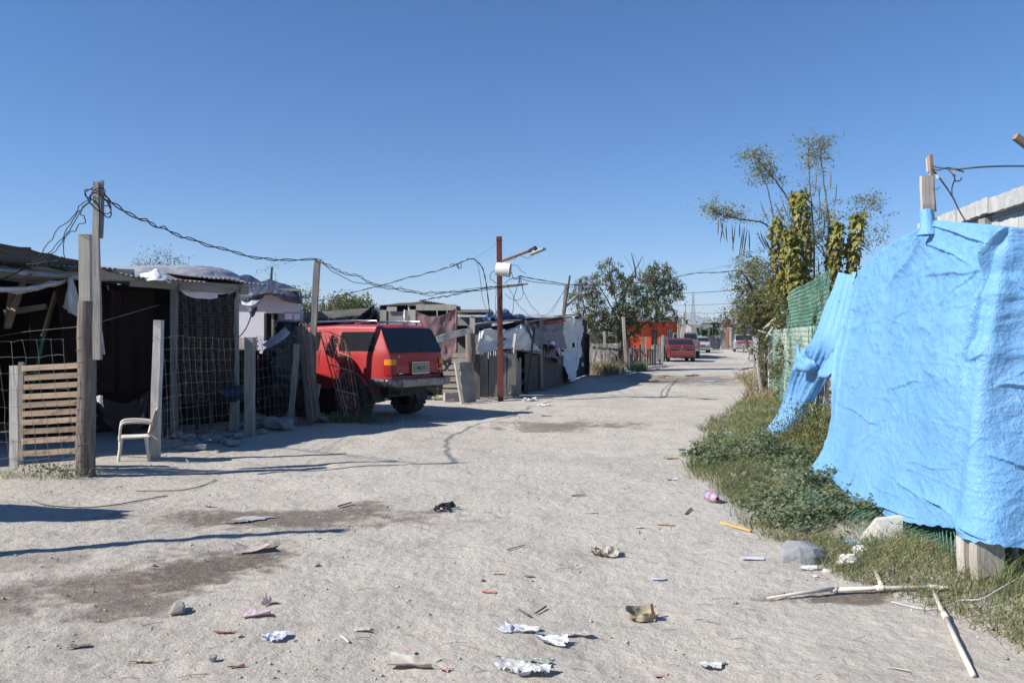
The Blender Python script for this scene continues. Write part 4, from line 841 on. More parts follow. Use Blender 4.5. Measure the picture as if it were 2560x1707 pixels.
# shed B : corrugated roof, pink sheet
sb = thing('shed', 'patchwork shed with corrugated roof and faded pink sheet beside the red car', 'shed', (X_(1040, 22), 23.5, 0))
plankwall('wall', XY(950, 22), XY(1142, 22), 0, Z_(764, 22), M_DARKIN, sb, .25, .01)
b = MB(); b.beam((X_(1140, 22), 22.05, 1.15), (X_(1142, 25.5), 25.5, 1.15), .05, 2.2); b.build('side_wall', W_GREY, sb)
for (x0, x1, y0, y1, m_, Yd) in ((950, 966, 775, 815, W_PALE, 21.58), (970, 1008, 778, 815, M_CONC, 21.6), (967, 992, 767, 778, W_PALE, 21.55), (1024, 1039, 774, 860, W_PALE, 21.58), (1040, 1141, 761, 776, W_PALE, 21.55), (1012, 1022, 776, 812, W_GREY, 21.6)):
    b = MB(); b.box((X_((x0+x1)/2, Yd), Yd, Z_((y0+y1)/2, Yd)), (X_(x1, Yd)-X_(x0, Yd), .02, (y1-y0)/F*Yd)); b.build('panel', m_, sb)
corr('roof', P(946, 764, 21.7), P(1052, 753, 21.7), P(975, 774, 25.5), parent=sb, seed=5, warp=.02)
corr('roof', P(1048, 752, 21.6), P(1150, 764, 21.6), P(1066, 766, 25.5), parent=sb, seed=6, warp=.03, m=mat('dark_tin', (.16, .15, .14), (.09, .07, .06), .6, 4, 60, .1, .4))
cloth('tarp', 'faded pink tarp nailed on the shed wall right of the red car', 'tarp',
      [[(1040, 778, 21.5), (1075, 790, 21.45), (1110, 786, 21.5), (1141, 770, 21.5)], [(1042, 815, 21.5), (1075, 820, 21.45), (1110, 815, 21.5), (1141, 810, 21.5)], [(1045, 860, 21.5), (1075, 865, 21.45), (1110, 865, 21.5), (1141, 862, 21.5)], [(1060, 895, 21.5), (1085, 900, 21.45), (1112, 900, 21.5), (1141, 900, 21.5)]],
      60, 50, M_PINK, folds=((.03, 3, 2), (.015, 8, 5)), rough=.006, holes=((.82, .22, .02, .02), (.93, .35, .02, .02), (.12, .85, .15, .12)))
cloth('tarp', 'black plastic sheet gathered and fanned over the long low shed', 'tarp',
      [[(934, 772, 24.6), (938, 772, 24.6), (942, 773, 24.6), (946, 776, 24.6)], [(880, 796, 23.9), (905, 800, 23.9), (925, 806, 24), (943, 806, 24.1)], [(830, 812, 22.6), (865, 818, 22.8), (905, 824, 23), (938, 826, 23.2)], [(770, 822, 21.2), (830, 832, 21.5), (880, 838, 21.9), (930, 842, 22.3)]],
      80, 50, M_BLACKT, folds=((.14, 9, .7),), rough=.01)
cloth('cloth', 'light grey cloth flap hanging on the patchwork shed', 'cloth', [[(1008, 772, 21.8), (1015, 778, 21.7), (1022, 790, 21.7)], [(1008, 790, 21.8), (1018, 796, 21.6), (1031, 796, 21.7)], [(1008, 808, 21.8), (1014, 806, 21.7), (1022, 800, 21.7)]], 20, 20, M_WHITEC, folds=((.015, 3, 3),))
for k, (px, py, s_) in enumerate(((974, 758, .26), (1008, 752, .34), (872, 767, .3), (898, 766, .22))):
    pass
# shed C : grey block
sc_ = thing('shed', 'low grey concrete block shed with a flat slab roof behind the plank post', 'shed', (X_(1180, 27), 28.5, 0))
b = MB(); b.box((X_(1182, 27), 28.5, 1.1), (X_(1225, 27)-X_(1140, 27), 3, 2.2)); b.build('wall', M_CONC, sc_)
b = MB(); b.box((X_(1182, 27), 28.4, Z_(778, 27)), (X_(1230, 27)-X_(1135, 27), 3.6, .09)); b.build('roof', W_GREY, sc_)
b = MB(); b.box((X_(1150, 27), 26.9, Z_(808, 27)), (.5, .05, .12)); b.build('lintel', W_PALE, sc_)
b = MB(); b.box((X_(1156, 27), 26.95, Z_(835, 27)), (.35, .06, .55)); b.build('window', M_GLASS, sc_)
# fences right of the SUV
plankwall('plank_fence', XY(1108, 21.6), XY(1192, 21.2), .05, Z_(884, 21.4), W_GREY, None, .16, label='grey fence of wide horizontal boards just right of the red car', cat='fence', horiz=True, gap=.03, jt=.02)
b = MB(); b.beam((X_(1181, 20.9), 20.9, 0), (X_(1181, 20.9), 20.9, Z_(790, 20.9)), .13, .08, n=5, j=.006); tag(b.build('post', W_PALE), 'tall pale board post between the pink shed and the red-brown pole', 'post')
b = MB(); b.beam(P(1092, 848, 20.6), P(1180, 826, 20.8), .08, .17, n=6, j=.012); tag(b.build('beam', W_WHITE), 'whitewashed beam slanting up to the tall pale post', 'beam')
b = MB(); b.tube([P(1176, 905, 20.5), P(1177, 870, 20.5), P(1175, 834, 20.5)], [.12, .13, .12], 12); tag(b.build('log', W_LOG, smooth=True, angle=50), 'short thick grey log fixed upright on the plank fence', 'log')
b = MB(); b.beam((X_(1192, 20.7), 20.7, 0), (X_(1192, 20.7), 20.7, Z_(885, 20.7)), .16, .12, n=5, j=.004); tag(b.build('post', W_DARK), 'dark post left of the grey board gate', 'post')
b = MB(); b.beam(P(1156, 1013, 19.4), P(1139, 905, 19.9), .07, .09, n=5, j=.006); tag(b.build('leaning_post', W_PALE), 'pale narrow board leaning in front of the corrugated panel', 'board')
corr('metal_sheet', P(1158, 1008, 19.8), P(1150, 905, 20.2), P(1190, 1004, 20.3), wl=.34, amp=.018, m=mat('dusty_tin', (.34, .32, .29), (.24, .22, .20), .8, 3), seed=4, warp=.01)
tag(bpy.data.objects['metal_sheet'], 'dusty ribbed metal panel leaning on the fence beside the red car', 'panel')
cinder('cinder_block', 'small concrete block at the foot of the plank fence', (X_(1130, 20.3), 20.3, 0), .3)
# board gate around the pole
plankwall('board_gate', XY(1198, 21.0), XY(1290, 21.1), .02, Z_(886, 21), W_GREY, None, .20, .03, label='grey board gate of tall vertical planks behind the red-brown pole', cat='gate', seed=3)
plankwall('board_gate', XY(1290, 21.3), XY(1302, 21.9), .02, Z_(900, 21), W_GREY, None, .16, .05, label='narrow leaning end board of the grey plank gate', cat='board', seed=5)
# tarp shack
ts = thing('tarp_shack', 'shack walled with torn white tarps under a flat roof weighed down with planks', 'shack', (1.4, 28, 0))
FR = [(1196, 21.4), (1310, 23.2), (1352, 24.6), (1405, 27.2), (1470, 33.5)]
def wallpts(tops, m, nm='wall', off=.25):
    for (a, ya, ta), (c, yc, tc) in zip(tops[:-1], tops[1:]):
        b = MB(); p0 = np.array([X_(a, ya)-.0, ya+off]); p1 = np.array([X_(c, yc), yc+off])
        v = [(*p0, 0), (*p1, 0), (*p1, Z_(tc, yc)), (*p0, Z_(ta, ya))]; b.poly(v, (.02, .06, 0)); b.build(nm, m, ts)
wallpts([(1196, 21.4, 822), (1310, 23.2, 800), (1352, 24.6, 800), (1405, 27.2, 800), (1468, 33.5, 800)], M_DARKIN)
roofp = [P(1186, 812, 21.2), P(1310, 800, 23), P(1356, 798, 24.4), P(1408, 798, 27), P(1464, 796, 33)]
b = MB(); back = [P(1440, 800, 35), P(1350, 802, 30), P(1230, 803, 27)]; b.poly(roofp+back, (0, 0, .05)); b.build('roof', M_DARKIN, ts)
for (a, c) in (((1184, 810, 21.1), (1300, 800, 22.7)), ((1230, 806, 22), (1330, 794, 24)), ((1310, 806, 22.9), (1400, 792, 26)), ((1370, 804, 24.8), (1466, 794, 32)), ((1340, 796, 25), (1450, 792, 31)), ((1388, 790, 27), (1440, 786, 30))):
    b = MB(); b.beam(P(*a), P(*c), .14, .035, n=4, j=.012); b.build('roof_board', W_GREY if a[0] % 20 else W_DARK, ts)
for (px, Yp, py) in ((1204, 21.2, 830), (1353, 24.3, 800), (1466, 33.2, 835)):
    b = MB(); b.beam((X_(px, Yp), Yp, 0), (X_(px, Yp), Yp, Z_(py, Yp)), .10 if px < 1400 else .24, .1, n=4, j=.005); b.build('post', W_GREY if px < 1400 else M_DARKIN, ts)
def tarp(label, pts, nu, nv, m, nm='tarp', cat='tarp', **k): return cloth(nm, label, cat, pts, nu, nv, m, **k)
tarp('big white tarp stretched across the shack behind the red-brown pole',
     [[(1202, 826, 21.2), (1250, 828, 21.9), (1290, 818, 22.5), (1312, 806, 22.9), (1326, 822, 23.3), (1352, 870, 23.9)], [(1200, 850, 21.0), (1250, 848, 21.7), (1290, 842, 22.3), (1318, 838, 22.8), (1338, 850, 23.2), (1354, 878, 23.8)],
      [(1196, 886, 20.9), (1248, 874, 21.6), (1290, 874, 22.2), (1320, 875, 22.7), (1340, 877, 23.2), (1356, 884, 23.8)]], 110, 60, M_WHITET, folds=((.12, 5, 2), (.05, 14, 4)), rough=.015, seed=8, holes=((.27, .5, .02, .05), (.72, .55, .03, .04)))
tarp('white tarp strip hanging at the left corner of the tarp shack', [[(1198, 826, 21.1), (1206, 826, 21.1), (1214, 828, 21.1)], [(1196, 855, 21), (1205, 856, 21), (1212, 852, 21)], [(1195, 888, 21), (1201, 890, 21), (1208, 876, 21)]], 14, 30, M_WHITET, folds=((.05, 3, 2),))
tarp('translucent lilac grey tarp on the middle of the tarp shack', [[(1318, 800, 23.6), (1352, 806, 24.2), (1380, 810, 25.2), (1412, 800, 26.9)], [(1330, 828, 23.4), (1352, 830, 24), (1380, 832, 25), (1411, 830, 26.8)], [(1346, 864, 23.4), (1362, 862, 24), (1385, 870, 25), (1410, 872, 26.7)]], 60, 40, M_LILAC, folds=((.08, 3, 2), (.03, 9, 4)), rough=.01)
b = MB(); b.tube([P(1345, 802, 24), P(1380, 808, 25), P(1412, 801, 26.8)], .035, 6); tag(b.build('batten', mat('red_trim', (.35, .04, .03))), 'thin red strip along the roof edge of the lilac tarp', 'strip')
tarp('tall white torn tarp draped to the ground at the far end of the shack',
     [[(1410, 796, 26.9), (1428, 792, 28.5), (1444, 796, 30.5), (1456, 800, 32)], [(1408, 850, 26.7), (1428, 850, 28.3), (1446, 850, 30.4), (1462, 850, 32.4)], [(1406, 880, 26.6), (1426, 884, 28.1), (1446, 880, 30.2), (1468, 884, 32.6)], [(1404, 915, 26.4), (1424, 920, 27.7), (1446, 918, 29.8), (1469, 912, 32.4)], [(1412, 950, 26.3), (1428, 954, 27.2), (1446, 944, 29.3), (1460, 928, 32)]],
     90, 110, M_WHITET, folds=((.22, 4, 2), (.10, 12, 3)), rough=.03, seed=21, holes=((.35, .62, .03, .05), (.3, .3, .015, .05), (.55, .35, .015, .06), (.75, .2, .012, .06), (.62, .6, .03, .03), (.45, .15, .012, .04), (.2, .45, .02, .015)))
tarp('small white rag of tarp torn loose beside the striped blanket', [[(1366, 862, 24.3), (1378, 852, 24.6), (1390, 872, 25)], [(1370, 866, 24.1), (1380, 864, 24.3), (1394, 884, 24.8)]], 18, 12, M_WHITET, folds=((.05, 3, 2),))
tag(sheet('blanket', [[P(1356, 862, 24.6), P(1375, 866, 24.9), P(1392, 882, 25.4), P(1402, 905, 26)], [P(1352, 884, 24.1), P(1368, 886, 24.3), P(1386, 892, 24.8), P(1400, 908, 25.4)], [P(1352, 896, 24), P(1368, 896, 24.2), P(1386, 898, 24.7), P(1398, 908, 25.3)]], 40, 30, M_BLANKET, folds=((.06, 4, 2),)), 'striped blanket slumped over the fence of the tarp shack', 'blanket')
plankwall('plank_fence', XY(1352, 24.0), XY(1408, 26.6), .02, Z_(892, 24.5), W_DARK, None, .9, .03, label='dark panel fence under the striped blanket', cat='fence', seed=6)
plankwall('plank_fence', XY(1312, 22.9), XY(1350, 24.1), .02, Z_(884, 23.5), W_DARK, None, .5, .05, label='dark corrugated panel between the two leaning sticks', cat='fence', seed=7)
plankwall('picket_rail', XY(1206, 21.15), XY(1292, 22.5), Z_(896, 21.5), Z_(877, 21.5), W_WHITE, None, .11, .01, label='row of short white pickets above the grey board gate', cat='fence', seed=11, gap=.055)
plankwall('plank_fence', XY(1280, 23.1), XY(1314, 23.2), .1, .75, W_GREY, None, .35, .03, label='low broken rail fence in the gap of the tarp shack', cat='fence', seed=12, horiz=True, gap=.2)
for k, (lab, a, q, ww, m_) in enumerate((('white painted stick leaning right of the red-brown pole', (1274, 985, 21.1), (1288, 835, 21.6), .07, W_WHITE), ('dark stick leaning against the white tarp', (1316, 985, 22.6), (1337, 812, 22.9), .06, W_DARK),
    ('pale upright board between the two tarps', (1355, 970, 24), (1352, 803, 24.0), .09, W_PALE), ('thin white lath leaning at the plank gate gap', (1279, 930, 21.4), (1281, 878, 21.6), .05, W_WHITE),
    ('dark stick slanting over the white tarp from the roof', (1334, 858, 22.8), (1313, 800, 22.8), .07, W_DARK))):
    b = MB(); b.beam(P(*a), P(*q), ww, ww, n=5, j=.006); tag(b.build('leaning_post', m_), lab, 'post')
b = MB(); b.beam(P(1268, 868, 21.9)+[.0, .2, 0], P(1352, 880, 24)+[0, -.1, 0], .05, .12, n=3); tag(b.build('rail', W_GREY), 'grey rail along the bottom edge of the big white tarp', 'rail')
tarp('crumpled bright blue tarp bunched on the tarp shack roof', [[(1205, 798, 23.5), (1240, 788, 24), (1262, 784, 24.2), (1290, 791, 24.4), (1325, 798, 24.6)], [(1203, 800, 22.4), (1240, 790, 22.5), (1265, 782, 22.8), (1290, 790, 23.2), (1328, 800, 23.8)], [(1208, 806, 22), (1240, 802, 22.1), (1265, 800, 22.4), (1290, 800, 22.8), (1322, 802, 23.4)]],
     80, 40, mat('blue_tarp_dark', (.05, .10, .22), (.03, .05, .10), .5, 3, 26, .4, spots=((.20, .25, .34), 6, .6)), folds=((.10, 6, 4), (.05, 16, 10)), rough=.03, rs=4)
# roof pole of the tarp shack
rp = thing('roof_pole', 'split wooden pole standing on the tarp shack roof with cables tied to it', 'pole', tuple(P(1412, 790, 27.5)))
b = MB(); b.beam(P(1408, 795, 27.5), P(1417, 710, 27.5), .12, .08, n=4, j=.006); b.build('plank', W_GREY, rp)
b = MB(); b.beam(P(1411, 790, 27.4), P(1425, 689, 27.4), .06, .05, n=5, j=.004); b.build('batten', W_DARK, rp)
b = MB(); b.beam(P(1414, 766, 27.5), P(1444, 738, 28), .06, .08, n=3, j=.01); b.build('strut', W_GREY, rp)
# ---------------------------------------------------------------- street-lamp pole
lp = thing('lamp_pole', 'red-brown steel pole with a lamp arm, white bucket and tangled cables', 'lamp post', (X_(1251, 20.3), 20.3, 0))
Yp = 20.3; px_ = X_(1250, Yp)
b = MB(); b.beam((px_+.02, Yp, -.1), (px_-.02, Yp, Z_(592, Yp)), .135, .135, n=6, j=.002, ch=.06); b.build('pole', M_POLE, lp)
b = MB(); b.box((px_-.02, Yp, Z_(600, Yp)), (.15, .15, .03)); b.build('band', M_RUST, lp)
b = MB(); b.tube([P(1256, 652, Yp-.1), P(1300, 636, Yp-.35), P(1340, 621, Yp-.6)], .032, 8); b.build('arm', M_RUST, lp, smooth=True)
b = MB(); b.beam(P(1324, 629, Yp-.5), P(1340, 620, Yp-.62), .09, .10, ch=.2); b.build('photocell', M_BLACKT, lp)
b = MB(); b.beam(P(1327, 636, Yp-.6), P(1361, 622, Yp-.8), .16, .05, ch=.2); b.build('lamp_head', mat('grey_enamel', (.34, .34, .33), rough=.5), lp)
b = MB(); b.beam(P(1334, 628, Yp-.6), P(1338, 634, Yp-.66), .06, .06); b.build('bracket', M_WHITEC, lp)
b = MB(); b.beam(P(1257, 717, Yp-.1), P(1320, 710, Yp-.35), .05, .07, n=5, j=.004, taper=.5); b.build('crossbar', W_DARK, lp)
M3 = Matrix.Rotation(-.15, 3, 'Z') @ Matrix.Rotation(.1, 3, 'Y')
b = MB(); b.lathe([(0, 0), (.150, 0), (.158, .02), (.172, .32), (.180, .325), (.18, .345), (.165, .345), (.160, .31), (.14, .05), (0, .045)], (px_-.085, Yp-.22, Z_(674, Yp)), 'X', 26, M3)
bu = b.build('bucket', mat('white_plastic_pail', (.68, .66, .62), (.6, .57, .52), .45, 3, bst=.05)); tag(bu, 'white plastic bucket tied sideways to the red-brown pole', 'bucket')
for f_ in bu.data.polygons: f_.use_smooth = True
bu.data.set_sharp_from_angle(angle=R(35))
C = M_CABLE; CG = M_CABLEG
cable('two twisted cables sagging from the driveway pole to the crossbar of the red-brown pole', [(794, 648, 15.2), (830, 668, 15.8), (860, 684, 16.3), (890, 688, 16.8), (925, 705, 17.3), (960, 716, 17.9), (1000, 720, 18.4), (1040, 728, 18.9), (1080, 732, 19.3), (1130, 729, 19.7), (1180, 728, 20), (1250, 718, 20.2)], .007, twist=.022, wob=.03, seed=9, n=70)
cable('lower black cable of the pair crossing above the red car', [(794, 650, 15.2), (850, 690, 16.2), (900, 706, 17), (945, 712, 17.6), (1000, 726, 18.4), (1050, 737, 19), (1110, 732, 19.5), (1180, 722, 20), (1250, 716, 20.2)], .007, wob=.05, seed=11, n=60)
cable('black cable rising from the left trees to the knot left of the red-brown pole', [(740, 768, 30), (800, 750, 28), (860, 737, 26), (920, 722, 24.5), (980, 705, 23), (1040, 690, 22), (1100, 675, 21.2), (1140, 662, 20.8), (1165, 650, 20.5), (1185, 647, 20.3), (1200, 662, 20.3), (1212, 690, 20.3), (1218, 730, 20.3), (1224, 780, 20.8)], .009, wob=.02, twist=.008, seed=6, n=80)
cable('thin cable hanging beside it from the knot to the shed', [(1165, 650, 20.5), (1188, 650, 20.3), (1198, 680, 20.2), (1203, 720, 20.2), (1206, 745, 20.4), (1216, 775, 21)], .006)
cable('frayed knot of cable ends in the air left of the red-brown pole', [(1124, 664, 20.9), (1132, 660, 20.8), (1145, 664, 20.7), (1148, 672, 20.7), (1142, 664, 20.7), (1152, 658, 20.6), (1153, 672, 20.6)], .010)
cable('black cable from the sheds up to the crossbar of the red-brown pole', [(1050, 752, 21), (1090, 744, 20.8), (1130, 738, 20.6), (1180, 726, 20.4), (1225, 718, 20.3), (1250, 714, 20.2)], .009, wob=.02, twist=.01)
cable('thin stay wire from the top of the red-brown pole', [(1241, 608, 20.3), (1220, 625, 20.5), (1188, 645, 20.7)], .003, CG, name='wire', cat='wire')
k_ = 0
for lab, pts in (('cable loop left of the bucket', [(1242, 676, 20.1), (1230, 680, 20), (1226, 692, 20), (1234, 704, 20), (1246, 710, 20.1)]),
    ('cable loop hanging from the crossbar', [(1262, 734, 20.1), (1280, 748, 20), (1298, 750, 20), (1308, 735, 20), (1307, 715, 20), (1300, 695, 20)]),
    ('cable from the bucket curling right to the cable knot', [(1276, 665, 20), (1292, 664, 20), (1300, 676, 19.9), (1315, 684, 19.9)]),
    ('cable wrapped from bucket to crossbar tip', [(1278, 680, 20), (1284, 695, 20), (1296, 698, 20), (1300, 690, 20), (1298, 712, 20)]),
    ('cable drooping from the crossbar down to the white tarp roof', [(1300, 700, 20), (1308, 725, 20.5), (1322, 755, 21.5), (1338, 775, 22.5), (1350, 788, 23.5)]),
    ('second cable drooping from the crossbar to the shack roof', [(1268, 715, 20), (1282, 740, 20.3), (1296, 765, 21.2), (1312, 778, 22), (1324, 790, 23)]),
    ('cable hanging from the crossbar to the blue roof tarp', [(1298, 700, 20), (1290, 730, 20.2), (1283, 765, 21), (1276, 805, 21.6)]),
    ('cable along the lamp arm with a drip loop', [(1334, 632, 19.8), (1325, 644, 19.8), (1306, 642, 19.9), (1298, 636, 19.9), (1284, 648, 20), (1262, 652, 20.1)]),
    ('cable wound around the foot half of the red-brown pole', [(1240, 870, 20.1), (1256, 838, 20.1), (1258, 850, 20.2), (1244, 860, 20.1), (1250, 868, 20.1), (1262, 860, 20.15), (1240, 892, 20.1)]),
    ('cable curl between bucket and crossbar', [(1262, 708, 20.1), (1278, 698, 20), (1292, 694, 19.95), (1305, 688, 19.95)]),
    ('short cable tail below the bucket', [(1245, 700, 20.15), (1252, 690, 20.1), (1258, 672, 20.05), (1254, 660, 20.05)]),
    ('vertical cable down the left side of the red-brown pole', [(1240, 715, 20.15), (1239, 760, 20.15), (1240, 830, 20.2)])):
    cable(lab, pts, .006 if k_ % 3 else .008, seed=k_, wob=.02); k_ += 1
cable('upper cable from the cable knot to the roof pole and on to the left tree', [(1298, 690, 20), (1340, 698, 22), (1400, 708, 27), (1417, 711, 27.4), (1480, 713, 31), (1550, 709, 33), (1620, 705, 34), (1680, 695, 34), (1740, 683, 30), (1800, 681, 24), (1850, 674, 20)], .009, twist=.008, n=80)
cable('lower cable from the cable knot past the roof pole through the left tree', [(1298, 694, 20), (1330, 704, 22), (1400, 712, 27), (1460, 722, 31), (1550, 725, 33), (1620, 731, 34), (1720, 732, 32), (1800, 728, 26), (1880, 719, 21)], .010, n=70)
cable('lower far cable crossing the gap between the trees', [(1680, 764, 55), (1760, 762, 50), (1850, 758, 42)], .014, CG)
cable('lowest far cable crossing the gap between the trees', [(1670, 779, 60), (1720, 782, 58), (1790, 783, 54), (1850, 781, 50)], .014, CG)
cable('thin high wire crossing behind to the moringa tree', [(1690, 690, 40), (1780, 672, 34), (1870, 652, 26)], .006, CG, name='wire', cat='wire')
for lab, pts in (('cable from the roof pole down to the shack roof', [(1411, 728, 27.4), (1395, 750, 26.5), (1370, 785, 25), (1352, 790, 24.4)]), ('second cable from the roof pole to the shack roof', [(1410, 724, 27.4), (1400, 745, 27), (1380, 782, 26)]), ('cable stub right of the roof pole', [(1420, 711, 27.4), (1428, 725, 27.8), (1440, 733, 28.4), (1455, 735, 29)])): cable(lab, pts, .007, CG)
# ================================================================ FAR ROAD SIDE
def part_box(nm, x0, x1, y0, y1, Yd, m, parent, th=.06): b = MB(); b.box((X_((x0+x1)/2, Yd), Yd, Z_((y0+y1)/2, Yd)), ((x1-x0)/F*Yd, th, (y1-y0)/F*Yd)); return b.build(nm, m, parent)
# fence under the left tree
sf = thing('stick_fence', 'rickety fence of sticks, boards and netting under the left tree', 'fence', (4.6, 37, 0))
fx = [(1480, 34.5), (1500, 35), (1512, 35.5), (1545, 37), (1568, 38), (1600, 40), (1640, 43)]
for k, (px, py0, py1, Yd, tl, ww) in enumerate(((1478, 935, 845, 34.5, 20, .07), (1512, 912, 828, 35.5, -1, .09), (1543, 935, 815, 37, -4, .10), (1566, 912, 792, 36, -8, .12), (1573, 915, 870, 36, 2, .12), (1594, 900, 862, 39, -8, .08), (1606, 895, 840, 40, 0, .10), (1613, 893, 842, 40, 2, .08), (1650, 895, 842, 45, 0, .08), (1656, 897, 838, 46, 1, .10), (1530, 905, 860, 36, -6, .08))):
    b = MB(); b.beam((X_(px, Yd), Yd, 0), P(px+tl, py1, Yd), ww, ww, n=4, j=.01); b.build('post', W_PALE if k % 2 else W_GREY, sf)
for k in range(6): b = MB(); a, c = fx[k], fx[k+1]; z = Z_(868+k*1.5, a[1]); b.beam((X_(a[0], a[1]), a[1], z), (X_(c[0], c[1]), c[1], z-.05), .04, .10); b.build('rail', W_GREY, sf)
plankwall('board', XY(1500, 36), XY(1640, 43.5), .02, 1.0, W_DARK, sf, .4, .15, gap=.12, seed=4)
b = MB(); diamond(b, (X_(1480, 34.4), 34.4, 0), (X_(1575, 38)-X_(1480, 34.4), 3.6, 0), (0, 0, 1.25), .12, .006, .05); b.build('netting', M_WIRE, sf)
b = MB(); 
for a, q in (((1520, 832), (1534, 832)), ((1520, 838), (1534, 838)), ((1522, 828), (1522, 840))): b.beam(P(*a, 36), P(*q, 36), .03, .03)
b.build('crosspiece', W_PALE, sf)
# buildings behind the tree
sh = thing('shed', 'grey shed half hidden behind the left tree', 'shed', (X_(1490, 46), 47, 0)); part_box('wall', 1462, 1560, 838, 905, 46, M_CONC, sh, 2); part_box('roof', 1455, 1565, 832, 838, 45.5, M_ZINC, sh, 3.4)
oh = thing('orange_house', 'bright orange painted house with dark windows behind the parked cars', 'house', (X_(1640, 60), 62, 0))
M_ORANGE = mat('orange_paint', (.62, .085, .022), (.50, .060, .018), .8, 2, 30, .15, spots=((.40, .10, .06), 4, .68))
Yo = 60; xa, xb_ = X_(1555, Yo), X_(1704, Yo); zt = Z_(800, Yo)
wins = [(1628, 1645, 824, 862), (1669, 1680, 822, 848)]
b = MB(); edges = [1555, 1628, 1645, 1669, 1681, 1704]
for i in range(5):
    a, c = edges[i], edges[i+1]; w_ = [q for q in wins if q[0] == a]
    if w_: b.box((X_((a+c)/2, Yo), Yo+.1, Z_((800+w_[0][2])/2, Yo)), ((c-a)/F*Yo, .2, (w_[0][2]-800)/F*Yo)); zb = Z_(w_[0][3], Yo); b.box((X_((a+c)/2, Yo), Yo+.1, zb/2), ((c-a)/F*Yo, .2, zb))
    else: b.box((X_((a+c)/2, Yo), Yo+.1, zt/2), ((c-a)/F*Yo, .2, zt))
b.box((xb_-.1, Yo+3.2, zt/2), (.2, 6, zt)); b.build('wall', M_ORANGE, oh)
for (a, c, t_0, t_1) in wins:
    wo = part_box('window', a+.4, c-.4, t_0, t_1, Yo+.18, M_GLASS, oh, .04); b = MB()
    for f in (.05, .5, .95): b.box((X_(a+(c-a)*f, Yo+.1), Yo+.1, Z_((t_0+t_1)/2, Yo)), (.07, .06, (t_1-t_0)/F*Yo))
    b.build('window_frame', M_WHITEC if a > 1650 else W_DARK, wo)
b = MB(); b.box(((xa+xb_)/2, Yo+3, zt+.06), (xb_-xa+.3, 7, .1)); b.build('roof', M_CONC, oh)
b = MB(); b.beam((xa, Yo-.35, Z_(803, Yo)), (xb_+.1, Yo-.35, Z_(802, Yo)), .1, .10); b.build('eave', M_WHITEC, oh)
b = MB(); b.beam((xa, Yo-.2, Z_(797, Yo)), (xb_+.1, Yo-.2, Z_(797, Yo)), .1, .10); b.build('roof_edge', M_RED2, oh)
tarp('white sheet along the roof edge of the orange house', [[(1650, 797, 61), (1680, 794, 61), (1710, 798, 61)], [(1648, 800, 59.5), (1680, 798, 59.5), (1712, 803, 59.5)]], 30, 8, M_WHITET, folds=((.15, 4, 2),))
tarp('black tarp hanging over the right corner of the orange house', [[(1706, 798, 60.5), (1714, 800, 61), (1718, 805, 62)], [(1706, 812, 59.8), (1718, 815, 60.5), (1724, 820, 62)]], 12, 14, M_BLACKT, folds=((.2, 3, 2),))
b = MB(); b.beam(P(1705, 845, 57), P(1711, 780, 57), .22, .2, n=4, j=.02); tag(b.build('post', W_PALE), 'thick pale post leaning at the corner of the orange house', 'post')
b = MB(); b.beam(P(1697, 845, 57.5), P(1698, 802, 57.5), .2, .15); tag(b.build('post', W_GREY), 'shorter grey post beside the orange house corner', 'post')
wt = thing('water_drum', 'ribbed grey plastic water drum left of the dark red sedan', 'drum', (X_(1645, 50), 50, 0)); b = MB(); b.lathe([(0, 0), (.42, 0), (.44, .1), (.41, .14), (.44, .3), (.41, .36), (.44, .5), (.41, .57), (.44, .72), (.41, .8), (.42, .95), (.3, 1.02), (0, 1.03)], (X_(1645, 50), 50, 0), n=24); b.build('body', mat('grey_drum', (.12, .13, .13), rough=.5), wt, smooth=True, angle=50)
b = MB(); b.lathe([(.30, 1.01), (.32, 1.03), (.32, 1.06), (0, 1.07)], (X_(1645, 50), 50, 0), n=20); b.build('lid', M_BLACKT, wt, smooth=True, angle=40)
pn = plankwall('panel', XY(1657, 51), XY(1669, 51), .1, Z_(840, 51), mat('slate_panel', (.14, .16, .20)), None, 1.2, 0, .05, 'slate blue upright panel between drum and dark red sedan', 'panel')
# rubble wall, green cloth, dark pick-up canopy
M_RUB = mat('rubble_wall', (.22, .215, .21), (.30, .29, .28), .95, 1.2, 6, .8, dist=.1)
rw_ = thing('rubble_wall', 'rough grey rubble wall closing the far end of the road', 'wall', (X_(1780, 96), 96, 0)); U, V = np.meshgrid(np.linspace(1752, 1809, 60), np.linspace(0, 1, 20)); 
g_ = np.stack([X_(U, 95), 95+.12*fbm(U*.35, V*6, 3, 3), V*(1.65+.06*vn(U*.3, U*0))], -1); gridmesh('wall_face', g_, M_RUB, rw_); b = MB(); b.box((X_(1780, 95.6), 95.6, .78), ((1809-1752)/F*95.6, .8, 1.56)); b.build('wall_core', M_RUB, rw_)
b = MB(); b.beam((X_(1806, 94.8), 94.6, 0), (X_(1806, 94.6), 94.6, 2.2), .5, .5, n=5, j=.03); b.build('pier', M_RUB, rw_)
tarp('dark green cloth hung along the top of the rubble wall', [[(1742, 816, 94.4), (1760, 820, 94.4), (1780, 819, 94.4), (1800, 818, 94.4)], [(1742, 826, 94.3), (1760, 829, 94.3), (1780, 829, 94.3), (1800, 828, 94.3)], [(1745, 838, 94.3), (1762, 839, 94.3), (1780, 838, 94.3), (1800, 838, 94.3)]], 60, 14, mat('green_cloth', (.035, .06, .03), (.022, .04, .02)), folds=((.5, 9, .6),))
tarp('second dark green cloth right of the gabled house door', [[(1838, 816, 100), (1848, 817, 100), (1860, 818, 100)], [(1838, 836, 99.8), (1848, 838, 99.8), (1860, 838, 99.8)]], 24, 8, bpy.data.materials['green_cloth'], folds=((.4, 6, .6),))
